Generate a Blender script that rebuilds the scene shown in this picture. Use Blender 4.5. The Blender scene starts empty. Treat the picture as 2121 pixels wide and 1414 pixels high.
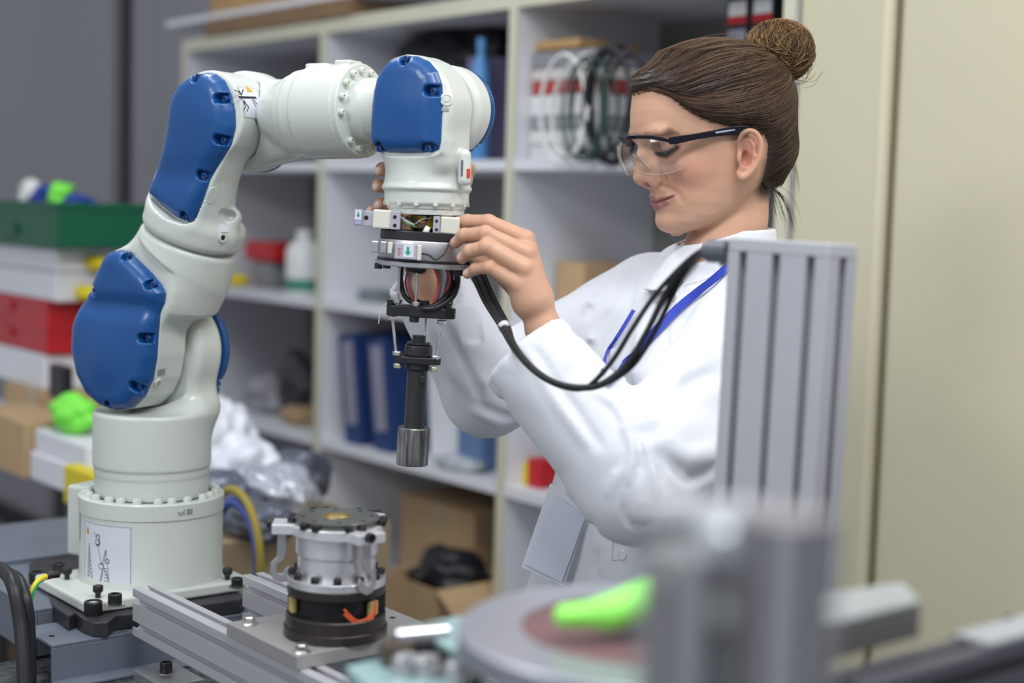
import bpy, bmesh, math, random
import numpy as np
from mathutils import Vector, Matrix, Euler
R = math.radians
scene = bpy.context.scene
col = scene.collection
rng = random.Random(7)

# ------------------------------------------------------------------ camera
CAM = Vector((0.0, 0.0, 1.47)); FPX = 3113.0
PITCH, ROLL = R(5.09), R(1.65)
# the world's X runs along the shelves and its Y into them; the camera looks across at an angle
YAW = Matrix.Rotation(math.atan2(1.004, 0.8126), 4, 'Z').to_3x3()
def V(x, y, z=0.0): return YAW @ Vector((x, y, z))      # right, forward (level), up as seen from the camera
_f = V(0, math.cos(PITCH), -math.sin(PITCH))
_r0 = V(1, 0, 0); _u0 = V(0, math.sin(PITCH), math.cos(PITCH))
CR = _r0 * math.cos(ROLL) + _u0 * math.sin(ROLL)
CU = _u0 * math.cos(ROLL) - _r0 * math.sin(ROLL)
cd = bpy.data.cameras.new('camera'); cam = bpy.data.objects.new('camera', cd); col.objects.link(cam)
cam.matrix_world = Matrix(((CR.x, CU.x, -_f.x, CAM.x), (CR.y, CU.y, -_f.y, CAM.y), (CR.z, CU.z, -_f.z, CAM.z), (0, 0, 0, 1)))
cd.sensor_width = 36.0; cd.lens = FPX / 2121 * 36; cd.clip_start = 0.05; cd.clip_end = 60
cd.dof.use_dof = True; cd.dof.focus_distance = 1.80; cd.dof.aperture_fstop = 2.2; cd.dof.aperture_blades = 0
scene.camera = cam

# ------------------------------------------------------------------ world, lights, exposure
wd = bpy.data.worlds.new('room_light'); scene.world = wd; wd.use_nodes = True
wd.node_tree.nodes['Background'].inputs[0].default_value = (0.86, 0.92, 1.0, 1)
wd.node_tree.nodes['Background'].inputs[1].default_value = 0.50

def area(name, loc, target, sx, sy, power, colr):
    l = bpy.data.lights.new(name, 'AREA'); l.shape = 'RECTANGLE'; l.size = sx; l.size_y = sy
    l.energy = power; l.color = colr
    o = bpy.data.objects.new(name, l); col.objects.link(o); o.location = loc
    o.rotation_euler = (Vector(target) - Vector(loc)).to_track_quat('-Z', 'Y').to_euler()
    return o
# rows of fluorescent ceiling lamps
area('ceiling_lamp', V(0.3, 0.6, 2.75), V(0.3, 0.9, 0), 1.3, 0.35, 30, (0.95, 0.98, 1.0))
area('ceiling_lamp', V(-0.75, 2.2, 2.75), V(-0.6, 2.2, 0), 1.3, 0.30, 14, (0.95, 0.98, 1.0))
area('ceiling_lamp', V(1.1, 1.5, 2.75), V(0.9, 1.8, 0), 1.2, 0.30, 15, (1.0, 0.97, 0.90))
area('ceiling_lamp', V(-1.9, -0.2, 2.7), V(-0.8, 2.0, 0.9), 1.2, 0.5, 26, (0.95, 0.98, 1.0))

vs = scene.view_settings
vs.view_transform = 'Standard'; vs.look = 'None'; vs.gamma = 1.0; vs.exposure = 0.0; vs.use_curve_mapping = False
scene.cycles.max_bounces = 8; scene.cycles.use_denoising = True

# ------------------------------------------------------------------ geometry of the view
def ray(x, y):
    return _f + CR * ((x - 1060.5) / FPX) + CU * ((707 - y) / FPX)
def W(x, y, D):                       # point seen at photo pixel x, y at depth D
    return CAM + ray(x, y) * D
def onplane(x, y, p0, n):             # where that sight line meets a plane
    d = ray(x, y); t = (Vector(p0) - CAM).dot(n) / d.dot(n)
    return CAM + d * t
def onz(x, y, z): return onplane(x, y, Vector((0, 0, z)), Vector((0, 0, 1)))
S = Vector((1, 0, 0)); N = Vector((0, 1, 0))      # along the shelves (towards the camera), into the shelves
Z = Vector((0, 0, 1))
def frame(o, x, y, z):                # 4x4 from origin and three axes
    return Matrix(((x[0], y[0], z[0], o[0]), (x[1], y[1], z[1], o[1]), (x[2], y[2], z[2], o[2]), (0, 0, 0, 1)))
def axframe(o, z, xh=(0, 0, 1)):      # frame whose Z runs along z
    z = Vector(z).normalized(); xh = Vector(xh)
    if abs(z.dot(xh.normalized())) > 0.99: xh = Vector((1, 0, 0))
    y = z.cross(xh).normalized(); x = y.cross(z)
    return frame(o, x, y, z)
def room(o): return frame(o, S, N, Z)

# ------------------------------------------------------------------ materials
_mats = {}
def mat(name, c, rough=0.5, metal=0.0, bump=0.0, bscale=60, var=0.0, vscale=8, coat=0.0, sss=0.0,
        trans=0.0, ior=1.45, sheen=0.0, attr=None, spec=0.5, stretch=None, alpha=1.0, detail=3, rvar=0.0, emit=0):
    if name in _mats: return _mats[name]
    m = bpy.data.materials.new(name); m.use_nodes = True; nt = m.node_tree; b = nt.nodes['Principled BSDF']
    I = b.inputs; c = tuple(c) + (1,)
    I['Base Color'].default_value = c; I['Roughness'].default_value = rough; I['Metallic'].default_value = metal
    I['Coat Weight'].default_value = coat; I['Coat Roughness'].default_value = 0.12
    I['Transmission Weight'].default_value = trans; I['IOR'].default_value = ior
    I['Sheen Weight'].default_value = sheen; I['Specular IOR Level'].default_value = spec; I['Alpha'].default_value = alpha
    if sss: I['Subsurface Weight'].default_value = sss; I['Subsurface Radius'].default_value = (1, .35, .18); I['Subsurface Scale'].default_value = 0.006
    tc = nt.nodes.new('ShaderNodeTexCoord'); mp = nt.nodes.new('ShaderNodeMapping'); nt.links.new(tc.outputs['Object'], mp.inputs[0])
    if stretch: mp.inputs['Scale'].default_value = stretch
    src = None
    if attr:
        a = nt.nodes.new('ShaderNodeAttribute'); a.attribute_name = attr; src = a.outputs['Color']
    if var:
        n = nt.nodes.new('ShaderNodeTexNoise'); n.inputs['Scale'].default_value = vscale; n.inputs['Detail'].default_value = 5
        nt.links.new(mp.outputs[0], n.inputs[0])
        mr = nt.nodes.new('ShaderNodeMapRange'); mr.inputs['From Min'].default_value = .3; mr.inputs['From Max'].default_value = .7
        mr.inputs['To Min'].default_value = 1 - var; mr.inputs['To Max'].default_value = 1 + var
        nt.links.new(n.outputs['Fac'], mr.inputs['Value'])
        vm = nt.nodes.new('ShaderNodeVectorMath'); vm.operation = 'SCALE'
        if src: nt.links.new(src, vm.inputs[0])
        else: vm.inputs[0].default_value = c[:3]
        nt.links.new(mr.outputs[0], vm.inputs['Scale']); src = vm.outputs[0]
        if rvar:
            r2 = nt.nodes.new('ShaderNodeMapRange'); r2.inputs['To Min'].default_value = rough - rvar; r2.inputs['To Max'].default_value = rough + rvar
            nt.links.new(n.outputs['Fac'], r2.inputs['Value']); nt.links.new(r2.outputs[0], I['Roughness'])
    if src: nt.links.new(src, I['Base Color'])
    if bump:
        n = nt.nodes.new('ShaderNodeTexNoise'); n.inputs['Scale'].default_value = bscale; n.inputs['Detail'].default_value = detail
        nt.links.new(mp.outputs[0], n.inputs[0])
        bp = nt.nodes.new('ShaderNodeBump'); bp.inputs['Strength'].default_value = bump; bp.inputs['Distance'].default_value = 0.002
        nt.links.new(n.outputs['Fac'], bp.inputs['Height']); nt.links.new(bp.outputs[0], I['Normal'])
    _mats[name] = m
    return m

# ------------------------------------------------------------------ mesh builder
class MB:
    def __init__(s, T=None): s.v = []; s.f = []; s.T = T or Matrix.Identity(4)
    def add(s, vs, fs, T=None):
        k = len(s.v); M = s.T @ T if T is not None else s.T
        s.v += [tuple(M @ Vector(p)) for p in vs]; s.f += [tuple(i + k for i in f) for f in fs]
    def box(s, x0, x1, y0, y1, z0, z1, T=None):
        s.add([(x0, y0, z0), (x1, y0, z0), (x1, y1, z0), (x0, y1, z0), (x0, y0, z1), (x1, y0, z1), (x1, y1, z1), (x0, y1, z1)],
              [(3, 2, 1, 0), (4, 5, 6, 7), (0, 1, 5, 4), (1, 2, 6, 5), (2, 3, 7, 6), (3, 0, 4, 7)], T)
    def prism(s, poly, z0, z1, T=None):
        n = len(poly)
        if sum(poly[i][0] * poly[(i + 1) % n][1] - poly[(i + 1) % n][0] * poly[i][1] for i in range(n)) < 0: poly = poly[::-1]
        s.add([(p[0], p[1], z0) for p in poly] + [(p[0], p[1], z1) for p in poly],
              [tuple(range(n - 1, -1, -1)), tuple(range(n, 2 * n))] + [(i, (i + 1) % n, n + (i + 1) % n, n + i) for i in range(n)], T)
    def lathe(s, prof, T=None, n=48, a0=0.0, a1=2 * math.pi, cap=True):   # prof: (r, z) bottom to top
        full = abs(a1 - a0 - 2 * math.pi) < 1e-6; m = n if full else n + 1; vs = []; fs = []
        for r, z in prof:
            for i in range(m):
                a = a0 + (a1 - a0) * i / n; vs.append((r * math.cos(a), r * math.sin(a), z))
        for j in range(len(prof) - 1):
            for i in range(n):
                k = (i + 1) % m; fs.append((j * m + i, j * m + k, (j + 1) * m + k, (j + 1) * m + i))
        if cap and full:
            if prof[0][0] > 1e-6: fs.append(tuple(range(m - 1, -1, -1)))
            if prof[-1][0] > 1e-6: fs.append(tuple(range((len(prof) - 1) * m, len(prof) * m)))
        s.add(vs, fs, T)
    def cyl(s, p0, p1, r0, r1=None, n=16):
        p0 = Vector(p0); p1 = Vector(p1); L = (p1 - p0).length
        s.lathe([(r0, 0), (r1 if r1 is not None else r0, L)], axframe(p0, p1 - p0), n)
    def tube(s, pts, r, n=8, cap=True):
        pts = [Vector(p) for p in pts]; rr = r if isinstance(r, (list, tuple)) else [r] * len(pts)
        t = (pts[1] - pts[0]).normalized(); u = t.orthogonal().normalized(); vs = []; fs = []
        for k, p in enumerate(pts):
            t2 = (pts[min(k + 1, len(pts) - 1)] - pts[max(k - 1, 0)]).normalized()
            u = (u - t2 * u.dot(t2)).normalized(); w = t2.cross(u)
            for i in range(n):
                a = 2 * math.pi * i / n; vs.append(p + (u * math.cos(a) + w * math.sin(a)) * rr[k])
        for k in range(len(pts) - 1):
            for i in range(n):
                j = (i + 1) % n; fs.append((k * n + i, k * n + j, (k + 1) * n + j, (k + 1) * n + i))
        if cap: fs += [tuple(range(n - 1, -1, -1)), tuple(range((len(pts) - 1) * n, len(pts) * n))]
        s.add(vs, fs)
    def ball(s, c, r, n=12, sc=(1, 1, 1)):
        pr = [(max(r * math.sin(math.pi * i / n), 1e-5), -r * math.cos(math.pi * i / n)) for i in range(n + 1)]
        s.lathe(pr, Matrix.Translation(Vector(c)) @ Matrix.Diagonal((*sc, 1)), 2 * n, cap=False)
    def build(s, name, m, parent=None, smooth=35, bevel=0.0, bseg=2, solid=0.0):
        me = bpy.data.meshes.new(name); me.from_pydata([tuple(p) for p in s.v], [], s.f); me.update()
        return obj(name, me, m, parent, smooth, bevel, bseg, solid)

def obj(name, me, m, parent=None, smooth=35, bevel=0.0, bseg=2, solid=0.0, mw=None):
    o = bpy.data.objects.new(name, me); col.objects.link(o)
    if m is not None and not me.materials: me.materials.append(m)
    if smooth and me.polygons:
        me.shade_smooth()
        if smooth < 180: me.set_sharp_from_angle(angle=R(smooth))
    if solid: q = o.modifiers.new('solid', 'SOLIDIFY'); q.thickness = solid; q.offset = 0
    if bevel:
        q = o.modifiers.new('bevel', 'BEVEL'); q.width = bevel; q.segments = bseg; q.limit_method = 'ANGLE'; q.angle_limit = R(40); q.harden_normals = False
    if parent is not None: setpar(o, parent)
    if mw is not None: o.matrix_world = mw; o.matrix_basis = mw
    return o
def setpar(o, p):
    o.parent = p
    if p.type == 'EMPTY': o.matrix_parent_inverse = Matrix.Translation(-p.location)
def tag(o, label=None, cat=None, group=None, kind=None):
    if label: o['label'] = label
    if cat: o['category'] = cat
    if group: o['group'] = group
    if kind: o['kind'] = kind
    return o
def empty(name, loc, label, cat, group=None):
    o = bpy.data.objects.new(name, None); col.objects.link(o); o.location = loc; o.empty_display_size = .05
    return tag(o, label, cat, group)
def inst(name, me, mw, parent, m=None):      # a part sharing mesh data
    o = bpy.data.objects.new(name, me); col.objects.link(o); o.matrix_basis = mw
    if parent is not None: setpar(o, parent)
    return o
def copy_tree(o, parent=None):
    c = o.copy(); col.objects.link(c)
    if parent is not None: c.parent = parent
    for ch in list(o.children): copy_tree(ch, c)
    return c
def struct(o): o['kind'] = 'structure'; return o
def spline(pts, n=8, closed=False):           # Catmull-Rom through points
    P = [Vector(p) for p in pts]; out = []; m = len(P)
    for i in range(m if closed else m - 1):
        a = P[(i - 1) % m] if closed or i > 0 else P[i] * 2 - P[i + 1]
        b, c = P[i], P[(i + 1) % m]
        d = P[(i + 2) % m] if closed or i + 2 < m else c * 2 - b
        for k in range(n):
            t = k / n; out.append(0.5 * ((2 * b) + (c - a) * t + (2 * a - 5 * b + 4 * c - d) * t * t + (3 * b - a - 3 * c + d) * t ** 3))
    if not closed: out.append(P[-1])
    return out

# ------------------------------------------------------------------ implicit surfaces (numpy) -> mesh
def smin(a, b, k):
    h = np.clip(0.5 + 0.5 * (b - a) / k, 0, 1); return b + (a - b) * h - k * h * (1 - h)
def smax(a, b, k): return -smin(-a, -b, k)
def sd_ball(P, c, r): return np.linalg.norm(P - np.array(c), axis=-1) - r
def sd_ell(P, c, r, Rm=None):
    q = P - np.array(c)
    if Rm is not None: q = q @ Rm
    r = np.array(r); k0 = np.linalg.norm(q / r, axis=-1); k1 = np.linalg.norm(q / (r * r), axis=-1)
    return k0 * (k0 - 1) / np.maximum(k1, 1e-9)
def sd_cap(P, a, b, ra, rb):
    a = np.array(a, float); b = np.array(b, float); ab = b - a; q = P - a
    t = np.clip(q @ ab / (ab @ ab), 0, 1)
    return np.linalg.norm(q - t[..., None] * ab, axis=-1) - (ra + (rb - ra) * t)
def sd_cyl(P, a, b, r, rnd=0.0, r2=None):
    a = np.array(a, float); b = np.array(b, float); L = np.linalg.norm(b - a); ax = (b - a) / L; q = P - a
    h = q @ ax; rad = np.linalg.norm(q - h[..., None] * ax, axis=-1)
    rr = r if r2 is None else r + (r2 - r) * np.clip(h / L, 0, 1)
    dx = rad - rr + rnd; dy = np.abs(h - L / 2) - L / 2 + rnd
    return np.minimum(np.maximum(dx, dy), 0) + np.hypot(np.maximum(dx, 0), np.maximum(dy, 0)) - rnd
def sd_box(P, c, hs, Rm=None, rnd=0.0):
    q = P - np.array(c)
    if Rm is not None: q = q @ Rm
    q = np.abs(q) - np.array(hs) + rnd
    return np.linalg.norm(np.maximum(q, 0), axis=-1) + np.minimum(q.max(-1), 0) - rnd
def sd_poly(x, y, poly):
    p = np.array([(a[0], a[1]) for a in poly]); d = np.full(x.shape, 1e9); s = np.ones(x.shape); n = len(p)
    for i in range(n):
        a = p[i]; b = p[i - 1]; ex, ey = b - a; wx = x - a[0]; wy = y - a[1]
        t = np.clip((wx * ex + wy * ey) / (ex * ex + ey * ey + 1e-12), 0, 1)
        d = np.minimum(d, (wx - ex * t) ** 2 + (wy - ey * t) ** 2)
        c1 = y >= a[1]; c2 = y < b[1]; c3 = ex * wy > ey * wx
        fl = (c1 & c2 & c3) | (~c1 & ~c2 & ~c3); s = np.where(fl, -s, s)
    return s * np.sqrt(d)
def rm(x, y, z):      # rotation whose columns are axes, for sd_box / sd_ell
    return np.array([list(x), list(y), list(z)], float).T

def nets(fn, lo, hi, h, name, blk=12):
    lo = np.array(lo, float); hi = np.array(hi, float); nb = np.maximum(np.ceil((hi - lo) / (h * blk)).astype(int), 1)
    n = nb * blk; V = np.empty(tuple(n), np.float32)
    ci = np.stack(np.meshgrid(*[np.arange(k) for k in nb], indexing='ij'), -1).reshape(-1, 3)
    cen = lo + (ci * blk + (blk - 1) / 2) * h
    dc = fn(cen); rad = h * blk * 0.5 * 1.7321
    act = np.abs(dc) < rad * 1.9 + 2 * h
    V4 = V.reshape(nb[0], blk, nb[1], blk, nb[2], blk)
    g = np.arange(blk) * h; off = np.stack(np.meshgrid(g, g, g, indexing='ij'), -1).reshape(-1, 3)
    for (i, j, k), d in zip(ci[~act], dc[~act]): V4[i, :, j, :, k, :] = d
    A = ci[act]
    for q in range(0, len(A), 120):
        a = A[q:q + 120]; P = (lo + a * blk * h)[:, None, :] + off[None]
        r = fn(P.reshape(-1, 3)).reshape(len(a), blk, blk, blk)
        for t, (i, j, k) in enumerate(a): V4[i, :, j, :, k, :] = r[t]
    V = V4.reshape(tuple(n)); s = V < 0
    cnt = np.zeros(tuple(n - 1), np.int16)
    for dx in (0, 1):
        for dy in (0, 1):
            for dz in (0, 1): cnt += s[dx:n[0] - 1 + dx, dy:n[1] - 1 + dy, dz:n[2] - 1 + dz]
    m = (cnt > 0) & (cnt < 8); idx = np.argwhere(m); vid = np.full(tuple(n - 1), -1, np.int64); vid[m] = np.arange(len(idx))
    acc = np.zeros((len(idx), 3)); w = np.zeros(len(idx))
    cor = np.array([(a, b, c) for a in (0, 1) for b in (0, 1) for c in (0, 1)])
    vals = {tuple(c): V[tuple((idx + c).T)].astype(float) for c in cor}
    for c in cor:
        for ax in range(3):
            if c[ax]: continue
            e = c.copy(); e[ax] = 1; v0 = vals[tuple(c)]; v1 = vals[tuple(e)]; cr = (v0 < 0) != (v1 < 0)
            t = np.where(cr, v0 / np.where(cr, v0 - v1, 1), 0); p = np.tile(c.astype(float), (len(idx), 1)); p[:, ax] += t
            acc += p * cr[:, None]; w += cr
    pos = lo + (idx + acc / np.maximum(w, 1)[:, None]) * h
    quads = []
    for ax in range(3):
        sl0 = [slice(None)] * 3; sl1 = [slice(None)] * 3; sl0[ax] = slice(0, -1); sl1[ax] = slice(1, None)
        ch = s[tuple(sl0)] != s[tuple(sl1)]; E = np.argwhere(ch); b, c = (ax + 1) % 3, (ax + 2) % 3
        ok = (E[:, b] > 0) & (E[:, c] > 0) & (E[:, b] < n[b] - 1) & (E[:, c] < n[c] - 1); E = E[ok]
        q = []
        for db, dc_ in ((0, 0), (1, 0), (1, 1), (0, 1)):
            F = E.copy(); F[:, b] -= db; F[:, c] -= dc_; q.append(vid[tuple(F.T)])
        q = np.stack(q, 1); ins = s[tuple(E.T)]
        q = np.where(ins[:, None], q, q[:, ::-1]); quads.append(q)
    Q = np.concatenate(quads); Q = Q[(Q >= 0).all(1)]
    me = bpy.data.meshes.new(name); me.vertices.add(len(pos)); me.vertices.foreach_set('co', pos.astype(np.float32).ravel())
    me.loops.add(Q.size); me.loops.foreach_set('vertex_index', Q.ravel().astype(np.int32))
    me.polygons.add(len(Q)); me.polygons.foreach_set('loop_start', np.arange(0, Q.size, 4, dtype=np.int32))
    me.update(calc_edges=True); me.validate(); me.shade_smooth()
    return me
def coords(me):
    a = np.empty(len(me.vertices) * 3, np.float32); me.vertices.foreach_get('co', a); return a.reshape(-1, 3).astype(float)
def xf(me, M):           # move a mesh by a matrix
    me.transform(M); return me
def loc(P, M):           # world points into the local frame of M (orthonormal)
    A = np.array(M); return (P - A[:3, 3]) @ A[:3, :3]

def trace(pix, fn, t0=1.45, t1=.75, k=.8, n=60):      # where sight lines meet an implicit surface
    o = np.array([tuple(CAM + ray(x, y) * t0) for x, y in pix]); dl = np.array([tuple(ray(x, y)) for x, y in pix]); dl /= np.linalg.norm(dl, axis=1, keepdims=True); t = np.zeros(len(pix))
    for _ in range(n): t += np.clip(fn(o + dl * t[:, None]) * k, -.01, .1); t = np.minimum(t, t1)
    return o + dl * t[:, None]

# ================================================================== the room
M_wallg = mat('wall_grey_paint', (.28, .275, .30), .55, bump=.05, bscale=30, var=.03, vscale=1.5)
M_seam = mat('black_joint', (.012, .012, .014), .6)
M_floor = mat('floor_vinyl', (.20, .20, .21), .4, var=.1, vscale=3)
M_ceil = mat('ceiling_white', (.75, .75, .74), .8, bump=.05)
M_white = mat('white_laminate', (.74, .75, .80), .45, var=.02, vscale=5)
M_cream = mat('cream_edge', (.62, .60, .47), .5, var=.03)
M_cab = mat('cabinet_beige', (.60, .555, .405), .42, bump=.03, bscale=200, var=.025, vscale=2)
M_backp = mat('shelf_back_grey', (.27, .262, .25), .6, var=.03)
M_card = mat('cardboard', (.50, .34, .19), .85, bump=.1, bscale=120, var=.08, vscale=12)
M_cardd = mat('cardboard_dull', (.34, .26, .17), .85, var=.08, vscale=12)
M_black = mat('black_plastic', (.014, .014, .017), .45)
M_wood = mat('pale_wood', (.46, .28, .12), .6, var=.15, vscale=6, stretch=(1, 8, 8))
F0 = V(-0.016, 3.18, 0); RF = room(F0); DEP = 0.42; BAY = 0.75
def rl(p): return RF.inverted() @ Vector(p)
m = MB(); m.box(F0.x - 5.5, F0.x + 3.2, F0.y - 5.2, F0.y + DEP + .06, -0.05, 0); struct(m.build('floor', M_floor, smooth=0))
# grey panelled wall behind the shelves, going on to the left
m = MB(RF); m.box(-5.5, 3.2, DEP + .06, DEP + .16, 0, 2.9); wl = struct(m.build('wall_back', M_seam, smooth=0))
nW = N; pW = RF @ Vector((0, DEP, 0))
def wx(px): return rl(onplane(px, 300, pW, N)).x
seams = [wx(-330), wx(84), wx(243), wx(312), -1.2, .2, 1.6, 3.1]
for i in range(len(seams) - 1):
    g0 = .014 if i == 2 else .002; g1 = .014 if i == 1 else .002
    if i == 3: g0 = .002
    m = MB(RF); m.box(seams[i] + (.080 if i == 2 else .002), seams[i + 1] - (.080 if i == 1 else .002), DEP + .02, DEP + .06, 0, 2.85)
    m.build('panel', M_wallg, wl, smooth=0, bevel=.003)
m = MB(RF); m.box(-5.5, 3.2, DEP - .0, DEP + .02, 0, .09); struct(m.build('baseboard_back', M_seam, smooth=0))

# shelving unit
su = empty('shelving_unit', RF @ Vector((-.75, 0, 0)), 'wide white open shelving unit with cream edges standing behind the woman and robot', 'shelves')
for k in range(4):
    x = -2 * BAY + k * BAY
    m = MB(RF); m.box(x - .012, x + .012, .004, DEP, 0, 1.915); m.build('upright', M_white, su, smooth=0)
    m = MB(RF); m.box(x - .013, x + .013, -.001, .004, 0, 1.915); m.build('edge_strip', M_cream, su, smooth=0)
SH = [.12, .50, .855, 1.205, 1.548, 1.89]
for k in range(3):
    x = -2 * BAY + k * BAY
    for z in SH:
        top = z == SH[-1]
        m = MB(RF); m.box(x + .012, x + BAY - .012, .008, DEP - .006, z, z + .02); b = m.build('shelf_board', M_white, su, smooth=0)
        m = MB(RF); m.box(x + .013, x + BAY - .013, .0, .008, z - (.0 if not top else .006), z + (.022 if not top else .028)); m.build('edge_strip', M_cream if top else M_white, su, smooth=0)
    m = MB(RF); m.box(x + .012, x + BAY - .012, DEP - .006, DEP, .12, 1.9); m.build('back_panel', M_backp, su, smooth=0)

# beige steel cabinets on the right
def cabinet(x0, x1, label):
    c = empty('metal_cabinet', RF @ Vector(((x0 + x1) / 2, 0, 0)), label, 'cabinet')
    m = MB(RF); m.box(x0, x1, .03, .415, .0, 2.35); m.build('body', M_cab, c, smooth=0, bevel=.004)
    m = MB(RF); m.box(x0 + .004, x1 - .007, .0, .028, .05, 2.34); m.build('door', M_cab, c, bevel=.016, bseg=4)
    return c
gx = rl(onplane(1838, 400, F0, N)).x
cabinet(BAY + .016, gx - .003, 'beige steel cabinet directly behind the woman, beside the open shelves')
cabinet(gx + .003, gx + 1.1, 'beige steel cabinet at the right edge, right of the dark gap')

# ------------------------------------------------------------------ things on the shelves
def carton(name, x0, x1, y0, y1, z0, h, m_, label, cat, group=None, open_=False, parts=True, rz=0):
    cx, cy = (x0 + x1) / 2, (y0 + y1) / 2
    T = RF @ Matrix.Translation((cx, cy, z0)) @ Matrix.Rotation(R(rz), 4, 'Z'); a, b = (x1 - x0) / 2, (y1 - y0) / 2
    c = empty(name, T.translation.copy(), label, cat, group); t = .004
    m = MB(T); m.box(-a, a, -b, b, 0, t)
    m.box(-a, -a + t, -b, b, t, h); m.box(a - t, a, -b, b, t, h); m.box(-a + t, a - t, -b, -b + t, t, h); m.box(-a + t, a - t, b - t, b, t, h)
    m.build('body', m_, c, smooth=0)
    if open_:
        for sx in (-1, 1):
            m = MB(T @ Matrix.Translation((sx * a, 0, h)) @ Matrix.Rotation(R(sx * 125), 4, 'Y')); m.box(-.002, .002, -b, b, -.0, -b * .8 if b * .8 < .001 else b * .8)
            m.build('flap', m_, c, smooth=0)
    else:
        m = MB(T); m.box(-a, -.001, -b, b, h, h + t); m.build('flap', m_, c, smooth=0)
        m = MB(T); m.box(.001, a, -b, b, h, h + t); m.build('flap', m_, c, smooth=0)
        if parts:
            m = MB(T); m.box(-.02, .02, -b - .0006, b, h + t, h + t + .0006); m.box(-.02, .02, -b - .0008, -b, h - .06, h + t); m.build('tape', mat('tape', (.45, .36, .24), .3), c, smooth=0)
    return c
def bottle(px, z, y, r, h, m_, label, cap=None, name='bottle', cat='bottle', group=None, base=None):
    T = RF @ Matrix.Translation((px, y, z)); c = empty(name, T.translation.copy(), label, cat, group)
    m = MB(T); m.lathe([(r * .92, 0), (r, .006), (r, h * .68), (r * .8, h * .78), (r * .4, h * .86), (r * .38, h * .92)], n=28); m.build('body', m_, c)
    m = MB(T); m.lathe([(r * .45, h * .9), (r * .45, h), (r * .3, h)], n=20); m.build('cap', cap or m_, c)
    if base: m = MB(T); m.lathe([(r * 1.01, .01), (r * 1.01, h * .25)], n=28, cap=False); m.build('label_band', base, c)
    return c
def sx(px, py, yin=.1, z=None):   # shelf local x (and z) for a photo pixel at depth yin into the shelf
    p = rl(onplane(px, py, RF @ Vector((0, yin, 0)), N)); return p.x
def lumps(name, c, r, sc, m_, label, cat, seed=0, amp=.25, f=3.0, group=None, T=None, n=28):
    # a soft crumpled bag or heap
    rg = np.random.RandomState(seed); ph = rg.rand(8, 3) * 6; w = rg.randn(8, 3) * f
    me_v = []; m = MB(); fs = []
    for j in range(n + 1):
        for i in range(2 * n):
            a = math.pi * j / n; b = math.pi * i / n; d = np.array([math.sin(a) * math.cos(b), math.sin(a) * math.sin(b), math.cos(a)])
            q = 1 + amp * sum(abs(math.sin(float(w[k] @ d) + ph[k][0])) - .5 for k in range(8)) / 4
            me_v.append(tuple(d[t] * r * q * sc[t] for t in range(3)))
    for j in range(n):
        for i in range(2 * n):
            k = (i + 1) % (2 * n); fs.append((j * 2 * n + i, j * 2 * n + k, (j + 1) * 2 * n + k, (j + 1) * 2 * n + i)[::-1])
    zmin = min(v[2] for v in me_v) * .82
    me_v = [(v[0], v[1], max(v[2], zmin) - zmin) for v in me_v]
    m.add(me_v, fs); M_ = (T or RF) @ Matrix.Translation(c); m.v = [tuple(M_ @ Vector(p)) for p in m.v]
    o = m.build(name, m_, None, 180); return tag(o, label, cat, group)
def binder(x, y, z, w, h, d, ang, m_, label, group, sp=None):
    T = RF @ Matrix.Translation((x, y, z)) @ Matrix.Rotation(R(ang), 4, 'Y'); c = empty('ring_binder', T.translation.copy(), label, 'binder', group)
    m = MB(T); m.box(-w / 2, w / 2, 0, .003, 0, h); m.build('spine', m_, c, smooth=0)
    for s in (-1, 1):
        m = MB(T); m.box(s * w / 2 - .0015, s * w / 2 + .0015, .003, d, 0, h); m.build('cover', m_, c, smooth=0)
    m = MB(T); m.box(-w / 2 + .004, w / 2 - .004, .02, d - .01, .004, h - .01); m.build('pages', mat('paper', (.8, .8, .78), .8), c, smooth=0)
    if sp: m = MB(T); m.box(-w * .32, w * .32, -.001, 0, h * .18, h * .93); m.build('spine_label', sp, c, smooth=0)
    return c
M_navy = mat('navy_binder', (.018, .045, .16), .45); M_pale = mat('pale_label', (.28, .27, .36), .6)
M_redp = mat('red_plastic', (.50, .012, .02), .4); M_greenp = mat('green_plastic', (.0, .10, .045), .45)
M_yel = mat('yellow_plastic', (.72, .58, .01), .4); M_bottle = mat('white_plastic', (.78, .79, .78), .35)
M_gpl = mat('grey_plastic', (.22, .22, .23), .5); M_tan = mat('tan_item', (.40, .27, .15), .7, var=.2); M_pur = mat('purple_case', (.16, .14, .26), .5)
M_lime = mat('lime_rubber', (.22, .85, .08), .5); M_blue2 = mat('sky_blue_plastic', (.08, .26, .55), .4)
# left bay, top shelf: black boxes
T1 = SH[4] + .02; T2 = SH[3] + .02; T3 = SH[2] + .02; T4 = SH[1] + .02; TT = SH[5] + .02
for i, (px, w, h, lab) in enumerate(((556, .10, .16, 'black device box, left of three on the top left shelf'), (600, .10, .19, 'black device box, middle of three on the top left shelf'), (641, .075, .17, 'black device box, right of three on the top left shelf'))):
    x = sx(px, 250, .2); m = MB(RF); m.box(x - w / 2, x + w / 2, .16, .36, T1, T1 + h)
    q = tag(m.build('device_box', M_black, None, smooth=0, bevel=.006), lab, 'box', 'black boxes on the top left shelf')
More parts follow.
